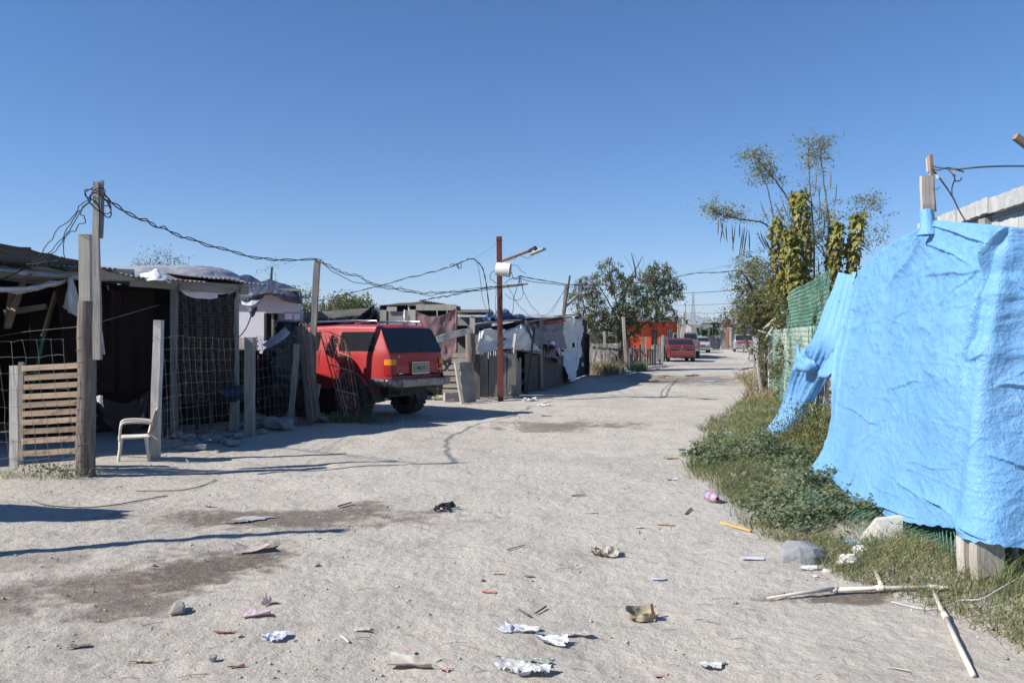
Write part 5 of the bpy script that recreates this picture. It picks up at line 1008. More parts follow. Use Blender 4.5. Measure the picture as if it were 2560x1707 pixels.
bs = thing('ruin', 'rubble heap building behind the green cloth', 'building', (X_(1745, 110), 110, 0)); part_box('wall', 1722, 1745, 812, 842, 108, M_RUB, bs, 3); part_box('wall', 1745, 1775, 812, 842, 110, M_CONC, bs, 3)
bh = thing('shed', 'dark open shed roof above the green cloth', 'shed', (X_(1782, 118), 118, 0)); part_box('wall', 1768, 1798, 812, 842, 119, M_DARKIN, bh, 3); part_box('roof', 1764, 1801, 807, 811, 118, M_BLACKT, bh, 6)
for k, px in enumerate((1768, 1799)): part_box('post', px, px+2, 810, 842, 116, W_GREY, bh, .2)
gh_ = thing('gabled_house', 'small house with a wooden gable and pale blue door at the end of the road', 'house', (X_(1819, 105), 106, 0))
b = MB(); b.poly([P(1802, 816, 104), P(1818, 797, 104), P(1835, 816, 104)], (0, .2, 0)); b.build('gable', wood('gable_wood', (.42, .26, .13), (.30, .18, .09)), gh_)
b = MB(); b.beam(P(1801, 817, 103.8), P(1818, 796, 103.8), .25, .2); b.beam(P(1818, 796, 103.8), P(1836, 817, 103.8), .25, .2); b.build('bargeboard', M_RED2, gh_)
part_box('wall', 1803, 1836, 816, 868, 104.4, M_CONC, gh_, .5); part_box('door', 1809, 1824, 818, 862, 103.9, mat('pale_blue_paint', (.45, .58, .70)), gh_, .1)
part_box('post', 1825, 1829, 817, 866, 103.6, W_PALE, gh_, .2); b = MB(); b.poly([P(1818, 797, 104), P(1835, 816, 104), P(1838, 816, 110), P(1822, 797, 110)], (0, 0, .1)); b.poly([P(1801, 816, 104), P(1818, 797, 104), P(1822, 797, 110), P(1806, 816, 110)], (0, 0, .1)); b.build('roof', M_ZINC, gh_)
bl = thing('shed', 'shed with a pale blue metal roof right of the gabled house', 'shed', (X_(1846, 108), 109, 0)); b = MB(); b.poly([P(1832, 816, 106), P(1880, 816, 106), P(1876, 806, 114), P(1828, 806, 114)], (0, 0, .1)); b.build('roof', mat('pale_blue_metal', (.42, .52, .60), metal=.2, rough=.5), bl); part_box('wall', 1836, 1880, 817, 866, 107, M_CONC, bl, .3)
gt2 = plankwall('metal_gate', XY(1810, 100), XY(1822, 97), .05, 2.4, M_RUST, None, .5, 0, .08, 'dark rust-brown gate standing open beside the rubble wall', 'gate')
# pylon, lamp, poles
py_ = thing('pylon', 'steel lattice electricity pylon on the horizon', 'pylon', (X_(1733, 620), 620, 0)); b = MB(); H0 = Z_(728, 620); cx = X_(1733, 620)
M_PYL = mat('pylon_steel', (.30, .30, .30), metal=.4, bst=0)
for sx in (-1, 1):
    for sy in (-1, 1): b.beam((cx+sx*2.7, 620+sy*2.7, 0), (cx+sx*.9, 620+sy*.9, H0*.62), .22, .22); b.beam((cx+sx*.9, 620+sy*.9, H0*.62), (cx, 620, H0), .18, .18)
for k in range(11):
    f0, f1 = k/11, (k+1)/11; w0 = 2.7-(2.7-.9)*min(1, f0/.62) if f0 < .62 else .9*(1-(f0-.62)/.38); w1 = 2.7-(2.7-.9)*min(1, f1/.62) if f1 < .62 else .9*(1-(f1-.62)/.38)
    for sy in (-1, 1): b.beam((cx-w0, 620+sy*w0, H0*f0), (cx+w1, 620+sy*w1, H0*f1), .12, .12); b.beam((cx+w0, 620+sy*w0, H0*f0), (cx-w1, 620+sy*w1, H0*f1), .12, .12); b.beam((cx-w1, 620+sy*w1, H0*f1), (cx+w1, 620+sy*w1, H0*f1), .12, .12)
b.build('lattice', M_PYL, py_); b = MB()
for f, w_ in ((.70, 3.2), (.82, 2.6), (.92, 2.0)): b.beam((cx-w_, 620, H0*f), (cx+w_, 620, H0*f), .2, .2)
b.build('crossarm', M_PYL, py_)
fl = thing('street_lamp', 'slim far street lamp left of the pylon', 'street lamp', (X_(1714, 98), 98, 0)); b = MB(); b.tube([(X_(1714, 98), 98, 0), P(1713, 758, 98)], .07, 6); b.build('pole', M_CONC, fl); b = MB(); b.beam(P(1708, 757, 98), P(1714, 757, 98), .5, .28, ch=.2); b.build('lamp_head', M_WHITEC, fl)
up2 = thing('utility_pole', 'distant utility pole above the green bush', 'pole', (X_(917, 70), 70, 0)); b = MB(); b.tube([(X_(917, 70), 70, 0), P(918, 729, 70)], .13, 6); b.build('pole', M_CONC, up2)
for py in (737, 743): b = MB(); b.beam(P(911, py, 70), P(924, py, 70), .1, .1); b.build('crossarm', W_GREY, up2)
b = MB(); b.tube([(X_(807, 60), 60, 0), P(807, 748, 60)], .1, 6); tag(b.build('utility_pole', M_CONC), 'short distant pole between the two dull green trees', 'pole')
fh = thing('flat_house', 'distant flat-roofed building behind the green bush', 'house', (X_(860, 75), 76, 0)); part_box('wall', 832, 900, 752, 838, 75, M_CONC, fh, 4); part_box('roof', 829, 903, 748, 752, 74.5, M_WHITEC, fh, 5)
b = MB(); b.box(P(864, 745, 74), (1.3, .8, .35)); tag(b.build('roof_tank', M_WHITEC), 'white tank on the distant flat-roofed building', 'tank')
# low horizon clutter : distant houses
for k, (a, c, t_, Yd, lab, m_) in enumerate(((1000, 1120, 826, 140, 'pale low distant house left of centre', M_CONC), (1480, 1560, 822, 150, 'low distant grey house behind the left tree', M_CONC), (1720, 1800, 814, 240, 'long low pale building under the pylon', M_WHITEC), (2120, 2300, 822, 150, 'distant grey house behind the blue tarp', M_CONC))):
    d_ = thing('distant_house', lab, 'house', (X_((a+c)/2, Yd), Yd+3, 0)); part_box('wall', a, c, t_+2, 850, Yd, m_, d_, 6); part_box('roof', a-3, c+3, t_, t_+2.2, Yd-.4, M_ZINC, d_, 8)
# ================================================================ FOLIAGE
def rv(n, sc=1.0): return RNG.normal(size=(n, 3))*sc
def unit(a): return a/np.maximum(np.linalg.norm(a, axis=1, keepdims=True), 1e-9)
class Leaves:
    def __init__(s): s.V = []; s.F = []; s.n = 0
    def add(s, C, D, size, wid=.4, fold=.25, jit=.35, up=None):
        """folded leaf (two triangles) at C pointing along D"""
        C = np.asarray(C, float); n = len(C)
        if not n: return s
        D = unit(np.asarray(D, float)+rv(n, jit)); S_ = unit(np.cross(D, (rv(n) if up is None else unit(np.asarray(up)+rv(n, .4))))); N = np.cross(S_, D)
        sz = (size*RNG.uniform(.6, 1.25, n))[:, None] if np.isscalar(size) else np.asarray(size)[:, None]
        tip = C+D*sz; m = C+D*sz*.45; l = m+S_*sz*wid*.5+N*sz*fold*.4; r_ = m-S_*sz*wid*.5+N*sz*fold*.4
        s.V.append(np.stack([C, l, tip, r_], 1).reshape(-1, 3)); i = np.arange(n)[:, None]*4+s.n
        s.F.append(np.concatenate([i+[[0, 1, 2]], i+[[0, 2, 3]]])); s.n += n*4; return s
    def build(s, name, m, parent=None): return npmesh(name, np.concatenate(s.V), np.concatenate(s.F), m, parent)
def blades(X, Y, h, w_, lean, name, m, z=None):
    n = len(X); Z = gh(X, Y)-.01 if z is None else z; a = RNG.uniform(0, 6.28, n); h = h*RNG.uniform(.5, 1.3, n); l = lean*h*RNG.uniform(.2, 1.5, n)
    d = np.stack([np.cos(a), np.sin(a), a*0], 1); s_ = np.stack([-np.sin(a+1), np.cos(a+1), a*0], 1)*(w_*RNG.uniform(.6, 1.3, n))[:, None]; B = np.stack([X, Y, Z], 1)
    M = B+d*(l*.35)[:, None]+np.array([0, 0, 1])*(h*.6)[:, None]; T = B+d*l[:, None]+np.array([0, 0, 1])*(h*.92)[:, None]
    V = np.stack([B-s_, B+s_, M+s_*.8, M-s_*.8, T], 1).reshape(-1, 3); i = np.arange(n)[:, None]*5
    F_ = np.concatenate([i+[[0, 1, 2]], i+[[0, 2, 3]], i+[[3, 2, 4]]]); return npmesh(name, V, F_, m)
L_OLIVE = leafmat('olive_leaves', [(0, (.085, .11, .035)), (.45, (.15, .17, .06)), (.8, (.23, .21, .08)), (1, (.30, .21, .09))])
L_YEL = leafmat('yellow_vine_leaves', [(0, (.13, .15, .04)), (.4, (.27, .27, .07)), (.75, (.42, .38, .11)), (1, (.24, .15, .06))], .35)
L_MOR = leafmat('moringa_leaves', [(0, (.13, .17, .07)), (.6, (.21, .25, .10)), (.85, (.35, .34, .18)), (1, (.45, .42, .33))], .35)
L_LEU = leafmat('leucaena_leaves', [(0, (.065, .10, .035)), (.6, (.125, .17, .06)), (1, (.20, .23, .10))], .3)
L_POD = leafmat('dry_pods', [(0, (.06, .022, .014)), (.7, (.13, .05, .03)), (1, (.20, .09, .05))], .1)
L_WEED = leafmat('weed_leaves', [(0, (.115, .15, .075)), (.6, (.18, .225, .115)), (1, (.29, .31, .18))], .35)
L_GRASS = leafmat('green_grass', [(0, (.10, .14, .045)), (.45, (.17, .21, .085)), (.8, (.28, .28, .13)), (1, (.42, .36, .22))], .3)
L_DRY = leafmat('dry_grass', [(0, (.22, .19, .09)), (.5, (.36, .30, .17)), (1, (.46, .39, .25))], .3)
# ---- verge plants: which kind grows where
def scatter(n, x0, x1, y0, y1, f):
    x = RNG.uniform(x0, x1, n); y = RNG.uniform(y0, y1, n); k = RNG.uniform(0, 1, n) < f(x, y); return x[k], y[k]
def inv(x, y): return sm(-.10, .14, x-interp(EDGE_R, y)-.13*vn(y*2.5, x*2.5, 3))
def weedm(x, y):
    e = lambda cx, cy, rx, ry: ((x-cx)/rx)**2+((y-cy)/ry)**2
    d = np.minimum(np.minimum(e(2.86, 7.2, .82, 1.0), e(2.93, 10.4, .72, 1.35)), e(3.2, 8.6, .5, .9)); return sm(1.15, .75, d+.35*fbm(x*3, y*3, 2, 9))
x, y = scatter(62000, 1.6, 4.6, 5.9, 12.2, lambda x, y: weedm(x, y)*sm(-.12, .05, x-interp(EDGE_R, y))*sm(-.75, .1, fbm(x*2.6, y*2.6, 2, 44))*(x < interp(FENCE_R, y)+.3))
hgt = .03+.20*np.clip(fbm(x*3.6, y*3.6, 3, 4)*.7+.45, 0, 1)**1.3
z = gh(x, y)+hgt*RNG.uniform(.15, 1, len(x))**.6
lv = Leaves(); lv.add(np.stack([x, y, z], 1), np.stack([RNG.normal(size=len(x)), RNG.normal(size=len(x)), .25+0*x], 1), .040, .95, .35, .25, up=np.tile([0, 0, 1], (len(x), 1)))
tag(lv.build('ground_cover', L_WEED), 'low mallow-like green weeds spreading from the blue tarp fence', 'weeds', kind='stuff')
gr = lambda x, y: inv(x, y)*(x < interp(FENCE_R, y)+.5)*(1-.75*weedm(x, y))
x, y = scatter(90000, 1.5, 7.5, 4.0, 21, lambda x, y: gr(x, y)*(.55+.45*vn(x*1.5, y*1.5, 6) > .25)*(y > 8.7)*(.3+.7*sm(24, 9, y)))
x2, y2 = scatter(60000, 1.5, 5, 4.0, 8.7, lambda x, y: gr(x, y)*(vn(x*2.2, y*2.2, 16) > -.55))
tag(blades(x, y, .15, .0045, .9, 'grass', L_GRASS), 'rough green grass along the fence verge', 'grass', kind='stuff')
x3, y3 = scatter(20000, 1.5, 5.5, 7.6, 10.5, lambda x, y: gr(x, y)*(vn(x*2, y*2, 26) > -.2))
X2 = np.r_[x2, x3]; Y2 = np.r_[y2, y3]; k = RNG.uniform(size=len(X2)) < .66
tag(blades(X2[k], Y2[k], .085+.05*(Y2[k] > 5.4), .0028, 1.1, 'grass', L_GRASS), 'short sparse green grass below the blue tarp', 'grass', kind='stuff')
tag(blades(X2[~k], Y2[~k], .075+.03*(Y2[~k] > 5.4), .0028, 1.5, 'dry_grass', L_DRY), 'short straw-coloured grass below the blue tarp', 'grass', kind='stuff')
x, y = scatter(9000, 5.2, 9.5, 19, 31, lambda x, y: inv(x, y)*(x < interp(FENCE_R, y)+.2)); tag(blades(x, y, .34, .008, .8, 'dry_grass', L_DRY), 'dry straw grass at the foot of the dead trunk by the fence', 'grass', kind='stuff')
x, y = scatter(9000, 2.9, 4.9, 33, 39, lambda x, y: sm(1, .5, ((x-3.9)/.9)**2+((y-35.6)/2.0)**2)*(x < 9)); tag(blades(x, y, .5, .012, .7, 'dry_grass', L_DRY), 'dry grass tuft at the foot of the stick fence', 'grass', kind='stuff')
x, y = scatter(4000, 5.0, 6.3, 36, 39.5, lambda x, y: sm(1, .5, ((x-5.5)/.6)**2+((y-37.2)/1.3)**2)); tag(blades(x, y, .45, .012, .6, 'grass', L_WEED), 'green clump of weeds beside the stick fence', 'weeds', kind='stuff')
# small weeds at log post foot
x = RNG.normal(-4.95, .22, 260); y = RNG.normal(9.02, .08, 260); lv = Leaves(); lv.add(np.stack([x, y, gh(x, y)+RNG.uniform(.01, .12, 260)], 1), rv(260)+[0, 0, .8], .04, .5); tag(lv.build('weeds', L_WEED), 'little green weed growing at the foot of the log post', 'weeds', kind='stuff')
x, y = RNG.normal(-5.3, .4, 300), RNG.normal(8.9, .12, 300); tag(blades(x, y, .09, .002, .8, 'grass', L_GRASS), 'thin grass sprouting under the left wire fence', 'grass', kind='stuff')
x = RNG.normal(-3.1, .35, 1500); y = RNG.normal(15.3, .18, 1500); tag(blades(x, y, .16, .004, .8, 'grass', L_WEED), 'dark grass at the foot of the iron gate', 'grass', kind='stuff')
# upright weeds in the gap beside the tarp
def weed_clump(label, cx, cy, rx, ry, h, n, m, leaf=.05, name='weed_bush'):
    x = RNG.normal(cx, rx, n); y = RNG.normal(cy, ry, n); z = gh(x, y)+h*RNG.uniform(0, 1, n)**.8*np.exp(-((x-cx)/rx)**2*.3)
    lv = Leaves(); lv.add(np.stack([x, y, z], 1), rv(n, .6)+[0, 0, .8], leaf, .3, .2, .3); return tag(lv.build(name, m), label, 'weeds')
weed_clump('tall brownish weeds in the gap between blue tarp and its torn strip', 4.05, 10.6, .22, .8, .62, 5200, L_OLIVE)
weed_clump('olive weeds under the torn blue strip', 4.3, 12.2, .22, .6, .45, 2200, L_OLIVE)
weed_clump('weeds growing behind the netting under the blue tarp', 3.45, 6.8, .16, .7, .35, 1800, L_WEED, .04)
x, y = RNG.normal(3.0, .22, 500), RNG.normal(5.0, .2, 500); tag(blades(x, y, .22, .0025, .7, 'grass', L_GRASS), 'wiry grass at the foot of the corner posts', 'grass', kind='stuff')
# ---------------------------------------------------------------- trees
def limb(b, pts, r0, r1, n=7, seg=16):
    A = cr(np.asarray(pts, float), seg); A[1:-1] += RNG.normal(size=(seg-2, 3))*r0*.25; b.tube(A, np.linspace(r0, r1, seg), n); return A
mo = thing('moringa_tree', 'tall airy tree with long hanging pods rising above the green netting', 'tree', (7.2, 19.0, 0))
Ym = 18.2
stems = [([(2070, 1000, 18.2), (2065, 707, 18), (2070, 552, 18), (2054, 398, 18), (2049, 342, 18)], .06), ([(2030, 1000, 18.6), (2036, 700, 18.4), (2032, 552, 18.3), (2023, 440, 18.3), (2021, 356, 18.3)], .05),
         ([(2010, 1000, 18.0), (2000, 700, 18), (1981, 527, 17.9), (1928, 440, 17.8), (1890, 398, 17.7), (1884, 384, 17.7)], .05), ([(1990, 1000, 18.3), (1960, 700, 18), (1928, 572, 17.8), (1850, 548, 17.5), (1796, 533, 17.3), (1775, 520, 17.2)], .045),
         ([(2110, 1000, 18.5), (2130, 700, 18.3), (2147, 608, 18.2), (2161, 524, 18.1), (2178, 500, 18.1)], .04), ([(1990, 1000, 18.2), (1960, 720, 18.1), (1925, 500, 18), (1905, 440, 18), (1898, 420, 18)], .035),
         ([(1985, 1000, 19), (1950, 800, 19), (1900, 690, 18.8), (1865, 655, 18.6)], .03), ([(2060, 900, 18.2), (2062, 640, 18.3), (2006, 590, 18.2), (1975, 540, 18.2)], .03), ([(2060, 640, 18), (2035, 600, 17.9), (2052, 580, 17.8)], .02)]
b = MB(); tips = []
for pts, r0 in stems: A = limb(b, [P(*p) for p in pts], r0*.55, .007, 7, 26); tips.append(A)
b.build('trunk', M_TWIG, mo, smooth=True)
b = MB(); lv = Leaves(); nb = 0
def spray(base, d, L, b, lv, size=.035, n=26, droop=.25, r=.005, wid=.55):
    d = d/np.linalg.norm(d); t = np.linspace(0, 1, 6)[:, None]; A = base+d*L*t+np.array([0, 0, -droop*L])*t**2; b.tube(A, np.linspace(r, .002, 6), 3, cap=False)
    k = RNG.uniform(.25, 1, n)[:, None]; q = base+d*L*k+np.array([0, 0, -droop*L])*k**2+rv(n, .05*L/.4); lv.add(q, rv(n, .6)+[0, 0, -.5], size, wid, .1, .4)
for A, (lo, dens) in zip(tips, ((.60, 34), (.60, 32), (.50, 44), (.50, 50), (.55, 36), (.55, 30), (.5, 30), (.4, 24), (.3, 8))):
    for _ in range(dens):
        t = RNG.uniform(lo, 1)**.8; i = int(t*(len(A)-1)); d = rv(1, 1)[0]; d[2] = abs(d[2])*.5+.1; spray(A[i], d, RNG.uniform(.25, .58), b, lv, .048, n=22, r=.004)
for _ in range(300):   # dense middle
    p = P(RNG.uniform(1935, 2115), RNG.uniform(500, 760), RNG.uniform(17.6, 18.8)); d = rv(1)[0]; spray(p, d, RNG.uniform(.3, .6), b, lv, .048, n=20)
for _ in range(26):
    p = P(RNG.uniform(2150, 2215), RNG.uniform(505, 660), 18.1); spray(p, rv(1)[0]+[.4, 0, .3], .35, b, lv, .048, n=16)
b.build('twigs', M_TWIG, mo)['kind'] = 'stuff'; lv.build('foliage', L_MOR, mo)
M_POD = mat('green_brown_pod', (.10, .095, .06), (.16, .13, .08), bst=0)
for (px, py, L) in [(1800, 545, .45), (1808, 550, .5), (1815, 560, .4), (1830, 560, .6), (1838, 566, .5), (1849, 560, .3), (1858, 570, .7), (1862, 568, .6), (1868, 572, .55), (1872, 575, .5), (1893, 578, .4), (1900, 575, .45), (1910, 590, .4), (1916, 600, .35), (1796, 548, .35),
                    (2041, 425, .6), (2076, 424, .45), (2092, 462, .45), (2050, 455, .9), (2046, 470, .75), (2066, 490, .5), (2060, 530, .5), (2085, 520, .4), (2028, 610, .7), (2036, 630, .7), (2045, 640, .6), (1952, 495, .5), (1937, 505, .4), (1900, 500, .5), (1925, 520, .4), (1970, 480, .4), (2020, 600, .6), (2112, 590, .3)]:
    Yp_ = 17.5; p = P(px, py, Yp_); b = MB(); bx, by = RNG.uniform(-.06, .06), RNG.uniform(-.05, .05)
    if px < 1960 and px > 1890: bx = .12
    b.tube([p, p+[bx*.4, by, -L*.35], p+[bx, by, -L*.7], p+[bx*1.6, by, -L]], [.004, .013, .012, .003], 5); b.build('seed_pod', M_POD, mo, smooth=True)
# vine-covered columns in the tree
def vine(label, pts, wpx, n, Yv, seed=0):
    A = cr(np.array([P(px, py, Yv) for px, py in pts]), 40); t = RNG.uniform(0, 1, n); i = t*(39); C = np.stack([np.interp(i, np.arange(40), A[:, k]) for k in range(3)], 1)
    wd_ = wpx/F*Yv*(.5+.5*np.sin(np.pi*np.clip(t*.9+.08, 0, 1))**.6)*(.8+.3*vn(t*14, t*0, seed)); a = RNG.uniform(0, 6.28, n); C = C+np.stack([np.cos(a)*wd_*RNG.uniform(.5, 1, n), np.sin(a)*wd_*.8, RNG.normal(size=n)*.05], 1)
    D = np.stack([np.cos(a)*.7, np.sin(a)*.7, -1.5*np.ones(n)], 1); lv = Leaves(); lv.add(C, D, .15, .68, .35, .6, up=np.stack([np.cos(a), np.sin(a), .6+0*a], 1))
    t_ = thing('vine_column', label, 'vine', tuple(A[-1])); lv.build('foliage', L_YEL, t_); b = MB(); b.tube(A[::3], .02, 5); b.build('stem', M_TWIG, t_)
vine('tallest yellow-green vine column climbing the moringa tree', [(1997, 480), (2000, 520), (2006, 600), (2012, 680), (2015, 745)], 24, 520, 17.2, 1)
vine('yellow vine column left of the tallest one', [(1943, 540), (1945, 600), (1950, 660), (1975, 720), (1985, 745)], 19, 330, 17.3, 2)
vine('broad yellow-green vine column between the two tall ones', [(1968, 575), (1975, 620), (1985, 680), (1995, 740)], 24, 420, 17.1, 3)
vine('yellow-green vine column right of the bare stems', [(2090, 556), (2090, 600), (2086, 650), (2080, 700)], 19, 300, 17.2, 4)
vine('rightmost yellow vine column above the blue tarp', [(2146, 535), (2138, 580), (2132, 640), (2128, 695)], 18, 300, 17.2, 5)
vine('brownish vine mass low in the tree over the green netting', [(2005, 690), (2020, 720), (2030, 745)], 30, 320, 17.2, 6)
# olive bush tree on the dark trunk
def crown(t, m, blobs, n, leaf, wid=.5, b=None, fill=None, spraylen=.3, droop=.4):
    lv = Leaves(); tw = MB()
    for (px, py, Yv, rx, rz, k) in blobs:
        c = P(px, py, Yv); rx_ = rx/F*Yv; rz_ = rz/F*Yv
        for _ in range(int(k)):
            q = unit(rv(1))[0]*RNG.uniform(.3, 1)**.5; p = c+q*[rx_, rx_, rz_]; d = q*[1, 1, .6]+rv(1, .4)[0]; spray(p, d, spraylen*RNG.uniform(.6, 1.3), tw, lv, leaf, n, droop, .006, wid)
    lv.build('foliage', m, t); tw.build('twigs', M_TWIG, t)['kind'] = 'stuff'
ot = thing('olive_tree', 'bushy olive and yellow tree on a dark trunk at the fence end', 'tree', (X_(1903, 21.5), 21.5, 0))
b = MB(); limb(b, [P(1905, 1005, 21.3), P(1903, 900, 21.3), P(1908, 830, 21.3), P(1915, 770, 21.4), P(1925, 700, 21.5)], .13, .06, 9); limb(b, [P(1915, 990, 21.6), P(1920, 850, 21.6), P(1915, 760, 21.6)], .10, .05, 8)
limb(b, [P(1908, 830, 21.3), P(1890, 760, 21.2), P(1870, 700, 21.1), P(1850, 676, 21)], .045, .012, 6); limb(b, [P(1905, 860, 21.3), P(1880, 800, 21.1), P(1862, 760, 21)], .04, .012, 6); b.build('trunk', M_BARK, ot, smooth=True)
crown(ot, L_OLIVE, [(1862, 700, 21, 18, 26, 34), (1890, 700, 21.3, 28, 40, 60), (1880, 755, 21, 26, 36, 75), (1872, 795, 21, 17, 26, 40), (1900, 780, 21, 26, 40, 60), (1902, 835, 20.9, 9, 24, 26), (1899, 885, 20.9, 7, 20, 14), (1925, 730, 21.5, 26, 40, 60), (1950, 760, 21, 26, 40, 50), (1878, 650, 21.4, 20, 26, 26)], 26, .065, .42, spraylen=.34)
vine('brown and yellow leaf cascade hanging on the olive tree', [(1925, 700), (1920, 760), (1912, 800)], 14, 150, 20.8, 8)
vine('second brown leaf cascade right of the olive tree trunk', [(1945, 690), (1950, 740), (1946, 790)], 13, 150, 20.6, 9)
# bush behind the netting
nb_ = thing('bush', 'green bush mass growing behind the green netting', 'bush', (6.4, 17.5, 0)); b = MB()
for px in (1960, 1990, 2020, 2050): limb(b, [P(px, 960, 18.2), P(px+5, 860, 18.2), P(px+10, 770, 18.2)], .03, .01, 5)
b.build('stem', M_TWIG, nb_); crown(nb_, L_OLIVE, [(1975, 800, 18.4, 24, 46, 60), (2010, 790, 18, 30, 50, 80), (2045, 790, 17, 26, 50, 70), (1990, 900, 18.2, 36, 50, 80), (2040, 900, 16.5, 30, 60, 70), (1965, 940, 18.6, 26, 40, 40), (1965, 735, 17.6, 26, 22, 40), (2010, 728, 17.4, 26, 22, 44), (2060, 722, 17.2, 28, 26, 50), (2105, 712, 17.2, 24, 22, 34), (1945, 690, 18, 18, 24, 26)], 24, .07, .45)
# left tree : leucaena with brown pods
le = thing('leucaena_tree', 'dark green spreading tree with brown pod clusters above the stick fence', 'tree', (X_(1562, 38), 38, 0)); b = MB()
TR_ = [[(1565, 935, 38), (1562, 880, 38), (1560, 830, 38), (1555, 790, 38)], [(1560, 830, 38), (1530, 770, 37.5), (1500, 720, 37), (1465, 700, 37)], [(1555, 790, 38), (1560, 740, 38), (1580, 690, 38), (1600, 655, 38), (1605, 640, 38)], [(1558, 820, 38), (1600, 770, 38.5), (1640, 730, 38.5), (1670, 690, 38.5)],
       [(1555, 800, 38), (1535, 740, 38), (1525, 690, 38), (1522, 655, 38)], [(1562, 850, 38), (1610, 810, 38), (1650, 790, 38), (1680, 780, 38)], [(1560, 850, 38), (1510, 820, 37.5), (1470, 790, 37), (1440, 760, 37)], [(1590, 690, 38), (1583, 650, 38), (1578, 632, 38)], [(1640, 730, 38.5), (1630, 680, 38.5), (1640, 650, 38.5)], [(1640, 740, 38.5), (1680, 725, 38.5), (1700, 728, 38.5)]]
for k, pts in enumerate(TR_): limb(b, [P(*p) for p in pts], .11 if k == 0 else .045, .05 if k == 0 else .010, 7, 14)
b.build('trunk', M_BARK, le, smooth=True)
blobs = [(1470, 700, 37, 22, 16, 26), (1450, 735, 37, 22, 18, 26), (1480, 745, 37, 26, 18, 34), (1525, 668, 38, 14, 20, 20), (1535, 700, 38, 24, 18, 34), (1560, 720, 38, 30, 20, 44), (1600, 700, 38, 26, 16, 30), (1650, 680, 38.4, 28, 20, 50), (1675, 700, 38.4, 18, 20, 30), (1630, 720, 38.4, 30, 22, 50), (1580, 760, 38, 40, 22, 80), (1640, 765, 38, 30, 20, 54), (1678, 735, 38.4, 20, 16, 26),
         (1540, 790, 37.8, 40, 22, 70), (1500, 800, 37.5, 34, 22, 50), (1470, 830, 37, 26, 20, 34), (1460, 790, 37, 22, 20, 30), (1570, 815, 38, 30, 20, 50), (1640, 797, 38, 30, 9, 22), (1540, 850, 38, 34, 22, 50), (1690, 790, 38, 10, 8, 8), (1520, 850, 37.6, 24, 20, 26), (1440, 810, 37, 12, 20, 12), (1692, 718, 38.4, 8, 6, 6)]
crown(le, L_LEU, blobs, 22, .11, .42, spraylen=.42, droop=.5)
lv = Leaves()
for (px, py, Yv, rx, rz, k) in blobs:
    for _ in range(int(k*.34)):
        q = unit(rv(1))[0]; c = P(px, py, Yv)+q*[rx/F*Yv, rx/F*Yv, rz/F*Yv]; n = 10; lv.add(c+rv(n, .07)*[1, 1, 1.6], np.tile([0, 0, -1.], (n, 1)), .24, .17, .0, .2)
lv.build('pods', L_POD, le)['kind'] = 'stuff'
# bare twigs over the crowns
b = MB()
for (px, py, qx, qy) in ((1600, 690, 1584, 632), (1600, 680, 1610, 636), (1615, 680, 1625, 650), (1590, 700, 1560, 640), (1640, 670, 1650, 645)): b.tube(cr(np.array([P(px, py, 38), P((px+qx)/2+4, (py+qy)/2, 38), P(qx, qy, 38)]), 6), [.012, .01, .009, .008, .006, .004], 4)
b.build('bare_twigs', M_TWIG, le)['kind'] = 'stuff'
# background trees
def bgtree(label, px, Yv, blobs, m, n=14, leaf=.2, cat='tree', name='tree'):
    t = thing(name, label, cat, (X_(px, Yv), Yv, 0)); b = MB(); top = P(blobs[0][0], blobs[0][1], Yv); limb(b, [(X_(px, Yv), Yv, 0), (top+[X_(px, Yv), Yv, 0])/2+rv(1, .1)[0], top], .14, .04, 6, 8)
    b.build('trunk', M_BARK, t); crown(t, m, [(a, c, Yv, rx, rz, k) for a, c, rx, rz, k in blobs], n, leaf, .45, spraylen=.02*Yv, droop=.2)
L_DULL = leafmat('dull_green_leaves', [(0, (.09, .11, .06)), (.6, (.15, .17, .09)), (1, (.22, .22, .13))], .2)
bgtree('thin sparse treetop showing above the porch roof', 380, 42, [(365, 662, 16, 9, 12), (400, 655, 16, 12, 18), (430, 650, 9, 10, 14), (345, 655, 9, 9, 8), (410, 670, 40, 8, 24)], L_DULL, 10, .11)
bgtree('dull green tree behind the driveway pole', 745, 55, [(745, 765, 26, 28, 70), (772, 775, 20, 20, 40), (730, 790, 26, 18, 40), (790, 785, 20, 12, 26)], L_DULL, 14, .2)
bgtree('round green bush above the long low shed', 865, 52, [(862, 762, 24, 14, 60), (893, 765, 20, 12, 40), (840, 775, 20, 10, 34), (915, 770, 10, 10, 16)], L_LEU, 16, .22)
bgtree('second dull green bush right of the round one', 905, 60, [(900, 772, 18, 8, 24), (880, 765, 10, 10, 14)], L_DULL, 10, .2)
bgtree('feathery tree peeking out left of the olive tree', 1885, 48, [(1846, 786, 12, 12, 30), (1858, 780, 10, 14, 26)], L_DULL, 12, .2)
bgtree('small dark tree beside the gabled house', 1797, 150, [(1797, 806, 10, 5, 24), (1786, 808, 6, 4, 10)], L_DULL, 10, .5)
bgtree('far thin bare tree left of the gabled house', 1766, 170, [(1766, 806, 3, 6, 8)], L_DULL, 6, .4)
bgtree('weed stalk tree growing above the navy tarp', 680, 30, [(680, 668, 7, 3, 4), (684, 666, 5, 3, 3)], L_DULL, 8, .07)
